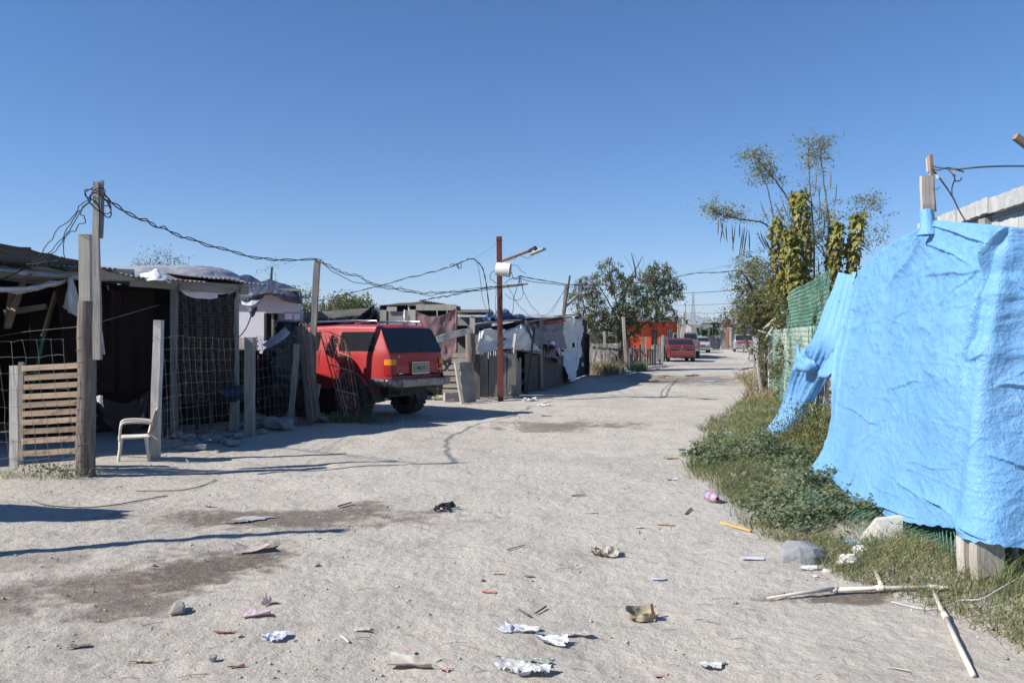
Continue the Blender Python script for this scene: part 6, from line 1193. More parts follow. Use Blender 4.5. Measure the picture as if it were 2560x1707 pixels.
# ================================================================ RIGHT FENCE
M_TARP, tt, tb = newmat('blue_tarp')
v = coords(tt, 'UV', (1, 1, 1)); vo = coords(tt, 'Object')
c = mixc(tt, ramp(tt, noise(tt, vo, 1.3, 5, .6), [(.35, (0, 0, 0)), (.7, (1, 1, 1))]), (.145, .345, .62), (.19, .40, .67))
c = mixc(tt, ramp(tt, noise(tt, vo, 5, 6, .75, .8), [(.62, (0, 0, 0)), (.74, (.45,)*3)]), c, (.34, .50, .72))
c = mixc(tt, ramp(tt, noise(tt, vo, 13, 4, .8, 1), [(.72, (0, 0, 0)), (.78, (.6,)*3)]), c, (.42, .42, .46))
tt.links.new(c, tb.inputs['Base Color']); tb.inputs['Roughness'].default_value = .5; tb.inputs['Specular IOR Level'].default_value = .35
def vcrease(sc, wt, dist):
    n_ = noise(tt, vo, sc, 3, .55, dist); s1 = nd(tt, 'ShaderNodeMath', operation='SUBTRACT'); s1.inputs[1].default_value = .5; tt.links.new(n_, s1.inputs[0])
    s2 = nd(tt, 'ShaderNodeMath', operation='ABSOLUTE'); tt.links.new(s1.outputs[0], s2.inputs[0]); s3 = nd(tt, 'ShaderNodeMath', operation='POWER'); s3.inputs[1].default_value = .6; tt.links.new(s2.outputs[0], s3.inputs[0])
    s4 = nd(tt, 'ShaderNodeMath', operation='MULTIPLY'); s4.inputs[1].default_value = wt; tt.links.new(s3.outputs[0], s4.inputs[0]); return s4.outputs[0]
def addn(a, b_): n_ = nd(tt, 'ShaderNodeMath', operation='ADD'); tt.links.new(a, n_.inputs[0]); tt.links.new(b_, n_.inputs[1]); return n_.outputs[0]
bump(tt, tb, addn(addn(vcrease(5, .9, 1.2), vcrease(13, 1.1, 1.0)), vcrease(34, .7, .6)), .60, .014)
trn = nd(tt, 'ShaderNodeBsdfTranslucent'); tmx = nd(tt, 'ShaderNodeMixShader'); tmx.inputs[0].default_value = .10; tt.links.new(c, trn.inputs[0]); tt.links.new(tb.outputs[0], tmx.inputs[1]); tt.links.new(trn.outputs[0], tmx.inputs[2]); tt.links.new(tmx.outputs[0], tt.nodes['Material Output'].inputs[0])
# control net of the big tarp: rows top to bottom of (px, py, Y)
top = [(2139, 697, 9.7), (2168, 655, 9.2), (2220, 612, 8.3), (2290, 575, 7.1), (2326, 552, 6.5), (2400, 556, 5.9), (2470, 561, 5.45), (2512, 566, 5.22), (2570, 570, 5.16), (2660, 572, 5.1), (2850, 580, 5.05)]
bot = [(2022, 1178, 9.0), (2068, 1222, 8.35), (2133, 1266, 7.3), (2200, 1286, 6.75), (2245, 1297, 6.3), (2310, 1312, 5.85), (2380, 1318, 5.45), (2402, 1345, 5.18), (2480, 1360, 5.0), (2600, 1376, 4.98), (2850, 1390, 4.9)]
lefte = [(2139, 697, 9.7), (2118, 770, 9.75), (2098, 860, 9.75), (2080, 940, 9.6), (2079, 1045, 9.45), (2054, 1130, 9.2), (2022, 1178, 9.0)]
rows = []
for j, tv in enumerate((0, .13, .32, .50, .69, .87, 1)):
    r_ = []
    for i in range(11):
        a, q = np.array(top[i], float), np.array(bot[i], float); e0 = np.array(lefte[j]); lin = a+(q-a)*tv
        l0 = np.array(top[0], float)+(np.array(bot[0], float)-np.array(top[0], float))*tv; wgt = max(0, 1-i/4.0)**1.5
        p = lin+(e0-l0)*wgt; p[2] -= .12*math.sin(math.pi*tv)*(i in (5, 6))+.10*tv*(1-tv)*4*(i in (2, 3)); p[2] += .10*math.sin(math.pi*tv)*(i in (8, 9, 10)); r_.append(P(*p))
    rows.append(r_)
nu, nv_ = 420, 330
A = cr(np.array(rows), nv_); A = cr(A.transpose(1, 0, 2), nu).transpose(1, 0, 2)
dv = np.gradient(A, axis=0); du = np.gradient(A, axis=1); N = np.cross(du, dv); N /= np.linalg.norm(N, axis=2, keepdims=True)
if N[nv_//2, nu//2, 0] > 0: N = -N
U, V = np.meshgrid(np.linspace(0, 10, nu), np.linspace(0, 1, nv_))
Sx = A[..., 1]*1.0+A[..., 0]; Sz = A[..., 2]
D = .014*fbm(Sx*1.6, Sz*1.4, 2, 5)+.010*ridge(Sx*2.2+.5*vn(Sx, Sz*2, 3), Sz*5, 3, 8)*sm(1, .2, V)+.0035*ridge(Sx*3+Sz*4+vn(Sx*3, Sz*3, 4), Sz*10-Sx*3, 3, 12)+.0016*ridge(Sx*13+Sz*6+vn(Sx*6, Sz*6, 4), Sz*19-Sx*7, 2, 19)
Uw = U+.05*vn(U*2, V*8, 71)+.012*vn(U*9, V*45, 73); Vw = V+.006*vn(U*2, V*8, 72)+.0012*vn(U*11, V*40, 74)
def crease(x0, z0, x1, z1, wd_, amp):     # a sharp one-sided fold between two points of (U,V)
    L2 = ((x1-x0)**2)/25+(z1-z0)**2; t_ = np.clip(((Uw-x0)*(x1-x0)/25+(Vw-z0)*(z1-z0))/L2, 0, 1); sd = ((Uw-x0)/5*(z1-z0)-(Vw-z0)*(x1-x0)/5)/math.sqrt(L2)
    al = np.hypot((Uw-x0-t_*(x1-x0))/5, Vw-z0-t_*(z1-z0)); k_ = sd/wd_; f = np.where(k_ > 0, np.exp(-k_*3.0), np.exp(k_*.45)); over = np.exp(-(np.maximum(al-np.abs(sd), 0)/wd_)**2)
    return amp*f*over*np.sin(math.pi*np.clip(t_*.94+.03, 0, 1))**.7
for a in ((6.2, .10, 4.1, .03, .007, .035), (2.1, .21, 3.95, .07, .008, .045), (5.6, .17, 4.0, .11, .007, .03), (2.5, .34, 3.8, .17, .007, .035), (6.2, .19, 4.1, .22, .006, .022), (2.5, .08, 4.0, .04, .007, .025), (2.4, .43, 3.6, .31, .006, .02), (6.6, .14, 4.6, .30, .006, .02),
          (7.15, .01, 6.45, .22, .016, .10), (6.45, .22, 5.9, .46, .015, .075), (5.92, .46, 5.75, .62, .010, .03), (6.9, .42, 5.95, .46, .006, .022), (4.6, .97, 1.2, .92, .008, .035), (2.2, .965, .5, .87, .008, .03), (7.0, .97, 4.8, .87, .009, .04), (7.8, .975, 6.4, .92, .009, .04), (5.2, .90, 3.2, .82, .007, .022), (2.6, .66, .9, .60, .006, .02), (9, .27, 7.6, .2, .008, .03), (8.7, .5, 7.5, .50, .008, .03), (8.8, .72, 7.6, .7, .008, .03), (4.5, .53, 2.5, .55, .005, .015), (.25, .05, .12, .6, .012, .035), (.8, .1, .5, .7, .010, .03)):
    D = D+crease(*a)
rc = random.Random(9)
for _ in range(60):
    u0 = rc.uniform(.4, 9); v0 = rc.uniform(.05, .9); an = rc.gauss(.25 if u0 < 5.8 else 0, .45); L = rc.uniform(.08, .32); D = D+crease(u0+L*5*math.cos(an), v0-L*math.sin(an)*.9, u0, v0, rc.uniform(.003, .006), rc.uniform(.004, .011))
for sp, co in ((.52, Sx*.75), (.40, Sz)):
    fr = np.abs((co+.006*vn(Sx*3, Sz*3, 90))/sp % 1-.5)*sp; D = D+.0035*np.exp(-(fr/.011)**2)*(.4+.6*np.clip(vn(Sx*1.3, Sz*1.3, 91)+.4, 0, 1))
D *= sm(0, .015, V)*.7+.3
A = A+N*D[..., None]; A[-1, :, 2] += .012*vn(U[-1]*6, U[-1]*0, 3); 
bt = thing('blue_tarp', 'big bright blue tarp draped over the fence at the right', 'tarp', (3.3, 6.5, 0)); gridmesh('sheet', A, M_TARP, bt)
b = MB(); q0, q1 = P(2320, 575, 6.38), P(2316, 528, 6.42); b.tube([q0+[0, 0, -.04], q0, (q0+q1)/2, q1], [.085, .058, .050, .052], 12, cap=False); b.build('pole_wrap', M_TARP, bt, smooth=True)
# second strip of tarp
st = tag(sheet('blue_tarp_strip', [[P(2088, 690, 11.2), P(2110, 684, 11), P(2132, 690, 10.6), P(2152, 684, 10.2)], [P(2058, 760, 11.2), P(2085, 765, 10.9), P(2108, 770, 10.5), P(2126, 765, 10.1)], [P(2028, 850, 11.4), P(2055, 850, 10.9), P(2080, 860, 10.5), P(2100, 860, 10.1)],
    [P(1992, 902, 11.9), P(2030, 905, 11.3), P(2060, 915, 10.9), P(2082, 915, 10.5)], [P(1975, 960, 12.3), P(2000, 965, 11.9), P(2024, 975, 11.5), P(2046, 980, 11.2)], [P(1952, 1030, 12.6), P(1978, 1030, 12.2), P(1996, 1035, 11.9), P(2010, 1025, 11.7)], [P(1908, 1096, 12.7), P(1925, 1098, 12.4), P(1944, 1088, 12.2), P(1968, 1070, 12)]],
    110, 220, M_TARP, folds=((.06, 3, 1.2), (.05, 8, 1.0), (.018, 22, 2.2)), rough=.004, rs=5, seed=33, holes=((.60, .14, .035, .012),)), 'narrow torn strip of blue tarp twisting down to the grass', 'tarp')
# dark edge tatter holding the two together
tag(sheet('blue_tarp_flap', [[P(1990, 858, 11.4), P(2002, 876, 11.3), P(2014, 892, 11.2)], [P(1984, 905, 11.4), P(2010, 912, 11.1), P(2040, 905, 11)], [P(1985, 915, 11.5), P(2012, 925, 11.3), P(2044, 920, 11.2)]], 24, 20, M_TARP, folds=((.06, 3, 3),)), 'pointed blue tarp corner sticking up beside the torn strip', 'tarp')
tag(sheet('blue_tarp_flap', [[P(2078, 880, 10.2), P(2090, 878, 10.1), P(2110, 880, 9.95)], [P(2044, 930, 10.2), P(2066, 930, 10.0), P(2100, 925, 9.85)], [P(2050, 938, 10.25), P(2062, 940, 10.1), P(2082, 935, 9.9)]], 24, 20, M_TARP, folds=((.05, 3, 3),)), 'small blue tarp lobe curling out under the main sheet', 'tarp')
# post carrying the tarp, board and wires
tp = thing('tarp_post', 'pale board post sticking up through the top of the blue tarp', 'post', (3.26, 6.5, 0))
b = MB(); b.beam((3.55, 6.7, 0), P(2324, 545, 6.56), .09, .06, n=4); b.beam(P(2320, 560, 6.45), P(2317, 440, 6.45), .095, .035, n=5, j=.003, up=(0, 1, 0)); b.build('board', W_PALE, tp)
b = MB(); b.beam(P(2335, 530, 6.52), P(2325, 387, 6.48), .028, .03, n=5, j=.003, up=(0, 1, 0)); b.build('batten', W_TAN, tp)
b = MB(); b.beam(P(2321, 430, 6.5), P(2319, 395, 6.5), .02, .02); b.build('splinter', W_PALE, tp)
for lab, pts, r_ in (('black cable running right from the board post out of the frame', [(2330, 415, 6.45), (2350, 420, 6.4), (2395, 423, 6.3), (2440, 419, 6.2), (2500, 416, 6), (2570, 416, 5.8), (2700, 420, 5.5)], .007), ('second cable twisted along the right-hand cable', [(2330, 422, 6.45), (2345, 426, 6.4), (2370, 420, 6.35), (2410, 430, 6.3)], .006),
    ('cable dropping from the board post to the block wall', [(2330, 425, 6.45), (2345, 440, 6.5), (2380, 490, 7.2), (2400, 530, 8), (2416, 556, 8.8)], .007), ('curled cable hanging with a white connector', [(2368, 421, 6.35), (2385, 440, 6.3), (2388, 452, 6.3), (2400, 452, 6.3), (2404, 444, 6.3)], .005), ('cable joining the drop cable from the connector', [(2387, 450, 6.4), (2380, 470, 6.6), (2381, 492, 7.2)], .005),
    ('thin wire stub beside the batten', [(2330, 470, 6.45), (2340, 474, 6.4), (2350, 468, 6.4)], .003)): cable(lab, pts, r_)
for lab, px, py in (('white cable connector left of the pair above the blue tarp', 2344, 441), ('white cable connector right of the pair above the blue tarp', 2385, 437)): b = MB(); b.beam(P(px-2, py-5, 6.38), P(px+2, py+5, 6.38), .022, .02, ch=.25); tag(b.build('connector', M_WHITEC), lab, 'connector')
# corner posts
for lab, a, q, ww, m_ in (('narrow pale corner post under the blue tarp', (2418, 1476, 5.22), (2412, 1340, 5.22), .085, W_PALE), ('wide pale corner post under the blue tarp', (2472, 1494, 5.12), (2466, 1340, 5.12), .19, W_PALE), ('thin pale stick right of the corner posts', (2545, 1470, 5.35), (2538, 1360, 5.35), .03, W_PALE)):
    b = MB(); b.beam(P(*a), P(*q), ww, .08 if ww > .05 else .03, n=3, j=.002, ch=.15, up=(0, 1, 0)); tag(b.build('corner_post', m_), lab, 'post')
b = MB(); b.beam((3.15, 5.55, 1.0), (4.6, 5.8, 1.0), .05, 1.7); tag(b.build('board_wall', M_DARKIN), 'dark boards behind the blue tarp at the right corner', 'wall')
# green netting
M_NET = mat('green_net', (.014, .09, .058), (.022, .13, .09), .5, bst=0); M_NETP = mat('pale_green_net', (.24, .34, .28), (.34, .38, .33), .6, bst=0)
nf = thing('net_fence', 'green plastic netting fence running from the concrete post under the blue tarp', 'fence', (5.2, 15, 0))
FP = [np.array([X_(1930, 21), 21.0]), np.array([5.75, 17.2]), np.array([4.75, 13.0]), np.array([4.25, 11.2]), np.array([3.85, 9.5]), np.array([3.3, 7.0]), np.array([2.98, 5.25])]
for k in range(3):
    a, q = FP[k], FP[k+1]; b = MB(); L = np.linalg.norm(q-a); diamond(b, (*a, .02), (*(q-a), 0), (0, 0, 1.72), .085, .0035, .03, k); b.build('netting', M_NETP, nf)
    b = MB(); diamond(b, (*(a-[.02, 0]), .02), (*(q-a), 0), (0, 0, 1.72), .12, .003, .05, k+5); b.build('netting', M_NET, nf)
for k in (0, 1, 2):
    a, q = FP[k]+[0, -.05], FP[k+1]+[0, -.05]
    if k == 0: a = a+(q-a)*.5
    for s_ in (1,): b = MB(); diamond(b, (*(a+[s_*.03, 0]), 1.55), (*(q-a), 0), (0, 0, .95), .065 if s_ == 1 else .07, .0034, .05, k+9*s_); b.build('netting', M_NET, nf)
for k in (4, 5): a, q = FP[k], FP[k+1]; b = MB(); diamond(b, (*(a-[.06, 0]), .0), (*(q-a), 0), (0, 0, .75), .06, .0028, .05, k); b.build('netting', M_NET, nf)
for k, h in ((1, 2.4), (2, 2.3), (4, 2.1), (5, 2.3)): b = MB(); q = FP[k]+[.22, .05]; b.beam((*q, 0), (*q, min(h, 1.9)), .07, .07, n=4, j=.004); b.build('post', W_GREY, nf)
b = MB(); b.beam(P(1927, 1012, 20.9), P(1929, 812, 20.9), .15, .12, n=6, j=.006); tag(b.build('concrete_post', mat('pale_concrete', (.46, .48, .46), (.36, .38, .37), .9, 6)), 'pale square concrete post at the start of the green netting', 'post')
b = MB(); b.beam(P(1921, 905, 21), P(1908, 860, 21.2), .25, .2, n=3, j=.02); tag(b.build('stone_block', M_CONC), 'grey block wedged between dead trunk and concrete post', 'block')
b = MB(); diamond(b, P(1886, 995, 21), P(1912, 1000, 20.9)-P(1886, 995, 21), P(1884, 850, 21)-P(1886, 995, 21), .06, .005, .06); tag(b.build('chicken_wire', M_WIRE), 'strip of rusty chain mesh beside the dead trunk', 'wire mesh')
for k, (lab, a, q, ww) in enumerate((('bleached branch tied across the concrete post top', (1908, 822, 20.7), (1958, 780, 20.4), .05), ('short bleached stick jutting left from the post top', (1895, 826, 20.7), (1935, 838, 20.6), .04), ('white stick crossing the post below the top', (1912, 850, 20.7), (1932, 815, 20.6), .04), ('thin rusty stake left of the dead trunk', (1904, 1000, 20.8), (1893, 900, 20.9), .05), ('bleached stick leaning on the post foot', (1912, 905, 20.8), (1936, 870, 20.6), .04),
    ('pale stick bundle stub left of the dead trunk', (1888, 920, 22), (1868, 892, 22), .06), ('second pale stick in the stub left of the trunk', (1894, 925, 22), (1878, 888, 22), .06), ('white painted stick by the road edge', (1872, 892, 23), (1876, 868, 23), .07), ('thin white stick on the far road edge', (1858, 915, 25), (1872, 892, 25), .03))):
    b = MB(); b.beam(P(*a), P(*q), ww, ww, n=4, j=.008); tag(b.build('stick', W_WHITE), lab, 'stick')
# block wall and house at far right
M_BLK, t, bb = newmat('block_masonry'); v = coords(t, 'UV', (1, 1, 1)); br = nd(t, 'ShaderNodeTexBrick'); t.links.new(v, br.inputs['Vector'])
for k, val in (('Scale', 1), ('Mortar Size', .008), ('Brick Width', .4), ('Row Height', .2), ('Mortar Smooth', .2), ('Bias', 0)): br.inputs[k].default_value = val
br.inputs['Color1'].default_value = (.50, .495, .48, 1); br.inputs['Color2'].default_value = (.40, .395, .38, 1); br.inputs['Mortar'].default_value = (.28, .275, .27, 1)
c = mixc(t, ramp(t, noise(t, coords(t, 'Object'), 6, 6, .7), [(.4, (0, 0, 0)), (.7, (.5,)*3)]), br.outputs[0], (.33, .325, .315)); t.links.new(c, bb.inputs['Base Color']); bb.inputs['Roughness'].default_value = .95
ah = nd(t, 'ShaderNodeMath', operation='SUBTRACT'); t.links.new(noise(t, coords(t, 'Object'), 50, 4), ah.inputs[0]); t.links.new(br.outputs['Fac'], ah.inputs[1]); bump(t, bb, ah.outputs[0], .6, .012)
bw = thing('block_house', 'unfinished grey concrete block wall rising behind the blue tarp', 'building', (5.1, 8, 0)); Q = [np.array([4.35, 4.0]), np.array([5.22, 10.4]), np.array([9, 10.4])]
for a, q in ((Q[0], Q[1]), (Q[1], Q[2])):
    L = np.linalg.norm(q-a); d = (q-a)/L; n_ = np.array([-d[1], d[0]]); vs = []
    for o in (0, -.15): vs += [(*(a+n_*o), 0), (*(q+n_*o), 0), (*(q+n_*o), 2.84), (*(a+n_*o), 2.84)]
    bm_ = MB(); bm_.add(vs, [[0, 1, 2, 3], [5, 4, 7, 6], [3, 2, 6, 7], [1, 5, 6, 2], [0, 3, 7, 4]], [[(0, 0), (L, 0), (L, 2.84), (0, 2.84)], [(L, 0), (0, 0), (0, 2.84), (L, 2.84)], [(0, 0), (L, 0), (L, .15), (0, .15)], [(0, 0), (.15, 0), (.15, 2.84), (0, 2.84)], [(0, 0), (0, 2.84), (.15, 2.84), (.15, 0)]]); bm_.build('wall', M_BLK, bw)
b = MB(); nq = 16
for i in range(nq):
    a, q = Q[0]+(Q[1]-Q[0])*(i/nq), Q[0]+(Q[1]-Q[0])*((i+.975)/nq); zz = 2.92+RNG.uniform(-.012, .012); b.beam((a[0]-.01+RNG.uniform(-.008, .008), a[1], zz), (q[0]-.01+RNG.uniform(-.008, .008), q[1], zz), .19, .155, n=6, j=.006)
b.build('coping', mat('rough_coping', (.50, .495, .48), (.36, .355, .345), .95, 9, 60, .8, dist=.02), bw)
for k, yy in enumerate((6.2, 7.0, 8.6)): b = MB(); xx = 4.35+(yy-4)*.136; b.box((xx-.03, yy, 2.73-.2*(k % 2)), (.10, .12, .17)); b.build('block_end', M_CONC, bw)
b = MB(); b.beam(P(2537, 342, 6.3), (4.62, 6.45, 2.62), .035, .05, n=5, j=.004); tag(b.build('strut', W_TAN), 'rust-brown timber end poking in at the top right corner', 'beam')
# ================================================================ THINGS ON THE GROUND
def stone(name, label, c, s, seed, m=None, flat=.7, cat='stone', group=None, k=None):
    r_ = np.random.default_rng(seed); n = 26; m_ = 17; th = np.linspace(0, math.pi, m_)[:, None]; ph = np.linspace(0, 2*math.pi, n+1)[None, :-1]
    D = np.stack([np.sin(th)*np.cos(ph), np.sin(th)*np.sin(ph), np.cos(th)*np.ones_like(ph)], -1); pl_ = unit(np.concatenate([np.array([[1, 0, 0], [-1, 0, 0], [0, 1, 0], [0, -1, 0], [0, 0, 1], [0, 0, -1.]])+r_.normal(size=(6, 3))*.28, r_.normal(size=(5, 3))])); dd = np.r_[r_.uniform(.48, .66, 6), r_.uniform(.62, .85, 5)]
    dots = D @ pl_.T; rad = np.min(np.where(dots > .05, dd/np.maximum(dots, .05), 9), -1); rad = np.minimum(rad, 1.0)*(1+.07*vn(D[..., 0]*4+seed, D[..., 1]*4+D[..., 2]*3, seed)); s = np.array(s if hasattr(s, '__len__') else (s, s*.8, s*flat))/2
    V = D*rad[..., None]*s; a = r_.uniform(0, 6.28) if k is None else k; ca, sa = math.cos(a), math.sin(a); V = np.stack([V[..., 0]*ca-V[..., 1]*sa, V[..., 0]*sa+V[..., 1]*ca, V[..., 2]], -1)
    c = np.asarray(c, float)+[0, 0, s[2]*.7]; o = gridmesh(name, V+c, m or M_STONE, None, False, closed=True); return tag(o, label, cat, group)
g = G(2010, 1404); b = MB(); kx = .0029
lo_ = [(-.16, .0, .0), (-.155, -.03, .0), (-.06, -.085, .0), (.045, -.09, .0), (.12, -.06, .0), (.165, .01, .0), (.10, .13, .0), (-.08, .14, .0)]
hi_ = [(-.165, .03, .085), (-.14, -.02, .095), (-.055, -.06, .115), (.035, -.068, .112), (.085, -.05, .105), (.155, .0, .078), (.06, .09, .125), (-.09, .10, .13)]
mid = [(-.172, .01, .045), (-.158, -.035, .05), (-.05, -.078, .055), (.05, -.088, .06), (.13, -.055, .05), (.172, .0, .045), (.10, .12, .06), (-.09, .13, .06)]
vs = [g+np.array(q)+[0, 0, -.02] for q in lo_]+[g+np.array(q) for q in mid]+[g+np.array(q) for q in hi_]+[g+np.array([-.02, .02, .142])]; fs = []
for r_ in (0, 8):
    for i in range(8): fs.append([r_+i, r_+(i+1) % 8, r_+8+(i+1) % 8, r_+8+i])
fs += [[16+i, 16+(i+1) % 8, 24] for i in range(8)]
b.add(vs, fs); tag(b.build('rock', mat('grey_rock', (.26, .265, .275), (.19, .195, .205), .85, 5, 24, .5, dist=.03)), 'large angular grey rock at the edge of the weeds', 'stone')
rs = random.Random(4)
for k, (px, py, s_, lab) in enumerate(((531, 1655, .065, 'round pale crumbly clod in the lower left foreground'), (790, 1415, .06, 'pale stone right of the bent card'), (445, 1530, .16, 'flat half-buried stone at the edge of the lower wet patch'), (1206, 1452, .045, 'small dark-based pebble left of the pink wrapper'), (1427, 1424, .03, 'small dark pebble in the middle of the road'),
    (1835, 1510, .05, 'brown pebble near the right middle of the road'), (383, 1414, .05, 'small stone in the lower wet patch'), (1810, 1660, .04, 'dark pebble in the lower right road'), (600, 1592, .04, 'small pale pebble left of the blue and white wrapper'), (1295, 975, .22, 'grey stone near the foot of the board gate'), (1225, 995, .2, 'pale broken block in front of the grey board gate'))):
    stone('stone', lab, G(px, py), (s_, s_*.85, s_*(.8 if k == 0 else .5)), k+40, k=.4 if k == 0 else None)
for k in range(46):   # rubble along the wire fence
    t_ = rs.random(); px = 420+t_*420; py = 1118-t_*72+rs.uniform(-26, 10)
    if k < 3: px, py = (572, 1112, 1)[0]+k*9-9, 1108+k*4
    s_ = rs.uniform(.16, .44)*(1.25 if 600 < px < 780 else .75); stone('rubble_stone', 'broken concrete and stone rubble heaped along the foot of the wire fence', G(px, py), (s_, s_*.8, s_*.55), 100+k, M_CONC if k % 2 else M_STONE, group='rubble stones along the wire fence')
for k, (px, py, w_) in enumerate(((445, 1122, .5), (480, 1124, .35), (650, 1068, .45))):
    c = G(px, py); b = MB(); b.beam(c+[-w_/2, 0, .03], c+[w_/2, .08, .045], .2, .06, n=4, j=.01); tag(b.build('slab', M_CONC), ('long grey slab at the foot of the pale leaning post', 'short grey slab just right of the long one', 'tilted grey slab beside the middle fence post')[k], 'slab')
# gravel : too many to count
n = 6500; d_ = 3.6*np.exp(RNG.uniform(0, 1, n)**1.15*1.7); xg = RNG.uniform(-.64, .62, n)*d_; k = (xg < interp(EDGE_R, d_)+.3); xg, yg = xg[k], d_[k]; n = len(xg)
k = (vn(xg*1.3, yg*1.3, 5) > -.35) | (RNG.uniform(size=n) < .25); xg, yg = xg[k], yg[k]; n = len(xg)
base = np.array([[1, 0, 0], [0, 1, 0], [-1, 0, 0], [0, -1, 0], [0, 0, 1], [.3, .2, -1]], float); fb = np.array([[0, 1, 4], [1, 2, 4], [2, 3, 4], [3, 0, 4], [1, 0, 5], [2, 1, 5], [3, 2, 5], [0, 3, 5]])
sz = (.0022+.0075*RNG.uniform(0, 1, n)**4.5)*np.minimum(1+yg*.05, 1.8); Vg = base[None]*(1+RNG.normal(size=(n, 6, 3))*.28)*sz[:, None, None]*np.array([1.15, 1, .75]); Vg += np.stack([xg, yg, gh(xg, yg)+.001+sz*.1], 1)[:, None, :]
Fg = (fb[None]+np.arange(n)[:, None, None]*6).reshape(-1, 3); tag(npmesh('gravel', Vg, Fg, leafmat('gravel', [(0, (.27, .245, .22)), (.5, (.40, .37, .335)), (1, (.54, .50, .46))], 0, .9)), 'loose gravel and crumbs of dirt on the road', 'gravel', kind='stuff')
# thin straws and twigs lying about : uncountable
b = MB()
for _ in range(240):
    y_ = 3.8*math.exp(rs.random()*1.3); x_ = rs.uniform(-.6, .5)*y_
    if x_ > float(interp(EDGE_R, y_)): continue
    a = rs.uniform(-.7, .7)+math.pi*rs.randint(0, 1); L = rs.uniform(.03, .14); z_ = gz(x_, y_)+.008
    b.tube([(x_, y_, z_), (x_+math.cos(a)*L*.5, y_+math.sin(a)*L*.5, z_+.006), (x_+math.cos(a)*L, y_+math.sin(a)*L, z_)], .0014, 3)
tag(b.build('straw', M_TWIG), 'scattered dry straws and twigs on the dirt', 'straw', kind='stuff')
def lump(label, px, py, L, Wd, h, c, seed, name='plastic_bag', cat='plastic bag', am=.24):
    g = G(px, py); th = np.linspace(0, math.pi, 26)[:, None]; ph = np.linspace(0, 2*math.pi, 37)[None, :-1]; X = np.sin(th)*np.cos(ph); Y_ = np.sin(th)*np.sin(ph); Z0 = np.cos(th)*np.ones_like(ph)
    r_ = 1+am*ridge(X*1.8+seed+Z0, Y_*1.8+Z0*1.3, 3, seed)*.7+.12*vn(X*6+seed, Y_*6+Z0*5, seed); r_ = r_*.8
    V = np.stack([X*r_*L/2, Y_*r_*Wd/2, Z0*r_*h/2+h*.32], -1)+g; return tag(gridmesh(name, V, mat(label[:18], c, tuple(a*.82 for a in c), .6, 20, 50, .5, trans=.1), None, True, closed=True, angle=25), label, cat)
def litter(label, px, py, L, Wd, h, c, seed, cat='litter', c2=None, rot=0, curl=.3, rough=.6, name='litter', crump=1.0, trans=.1, n=26):
    r_ = np.random.default_rng(seed); g = G(px, py); U, V = np.meshgrid(np.linspace(-1, 1, n), np.linspace(-1, 1, n)); rad = 1+.25*fbm(np.cos(np.arctan2(V, U))*1.5+seed, np.sin(np.arctan2(V, U))*1.5, 2, seed)
    X = U*L/2*rad+.10*L*vn(U*1.5+seed, V*1.5, seed+1); Yy = V*Wd/2*rad+.10*Wd*vn(U*1.7, V*1.7+seed, seed+2); Zz = h*(.25+.5*crump*np.abs(ridge(U*1.6+seed, V*1.6, 3, seed))*.6+curl*(U*math.cos(seed)+V*math.sin(seed))**2*.6)
    ca, sa = math.cos(rot), math.sin(rot); Pt = np.stack([X*ca-Yy*sa, X*sa+Yy*ca, Zz-Zz.min()+.006], -1)+g
    m = mat(label[:18], c, c2 or tuple(a*.8 for a in c), rough, 20, 60, .4, trans=trans); return tag(gridmesh(name, Pt, m, smooth=crump < .5), label, cat)
WH = (.62, .62, .62); CR = (.46, .43, .38); PK = (.52, .36, .34)
litter('bent beige card lying folded in the left middle of the road', 628, 1374, .24, .17, .06, (.50, .42, .39), 3, 'card', rot=.3, crump=.15, curl=.9, name='card')
litter('curled pale pink paper in the left foreground', 647, 1540, .14, .09, .05, (.62, .50, .52), 5, 'paper', rot=.2, crump=.3, curl=.8, name='paper')
litter('small curled pink scrap just above the pink paper', 669, 1512, .04, .07, .05, (.58, .44, .46), 6, 'paper', curl=1.4, crump=.2, name='paper')
litter('crumpled blue and white wrapper below the pink paper', 684, 1598, .13, .10, .05, (.42, .46, .72), 7, 'wrapper', (.6, .6, .62), name='wrapper')
litter('pale flat cardboard piece with curled edge in the bottom foreground', 1030, 1665, .22, .11, .05, (.46, .42, .36), 8, 'cardboard', rot=-.15, crump=.2, curl=.9, name='cardboard')
b = MB(); g = G(1022, 1640); b.beam(g+[-.035, .03, .05], g+[.01, 0, .035], .022, .003); tag(b.build('paper_strip', mat('pink_paper', (.62, .40, .42), bst=0)), 'pink strip sticking up from the flat cardboard', 'paper')
litter('left shiny grey plastic film crumpled in the centre foreground', 1300, 1578, .20, .10, .05, (.40, .42, .46), 9, 'plastic film', (.62, .64, .68), -.3, rough=.25, name='plastic_film')
litter('right shiny grey plastic film just right of the other', 1375, 1606, .17, .09, .045, (.44, .46, .5), 10, 'plastic film', (.66, .66, .68), -.35, rough=.25, name='plastic_film')
litter('thin clear plastic lying flat right of the films', 1440, 1588, .16, .07, .02, (.46, .44, .42), 11, 'plastic film', rough=.3, name='plastic_film')
litter('crumpled silver foil wrapper at the bottom centre', 1302, 1680, .25, .11, .075, (.34, .35, .37), 12, 'foil', (.60, .60, .60), -.35, rough=.22, name='foil')
litter('flat greenish paper piece beside the silver foil', 1345, 1655, .13, .05, .03, (.33, .38, .31), 13, 'paper', name='paper', rot=-.1)
litter('crumpled cream cloth ring in the right middle of the road', 1512, 1388, .20, .15, .07, (.46, .42, .34), 14, 'rag', (.36, .32, .26), name='rag', crump=1.6)
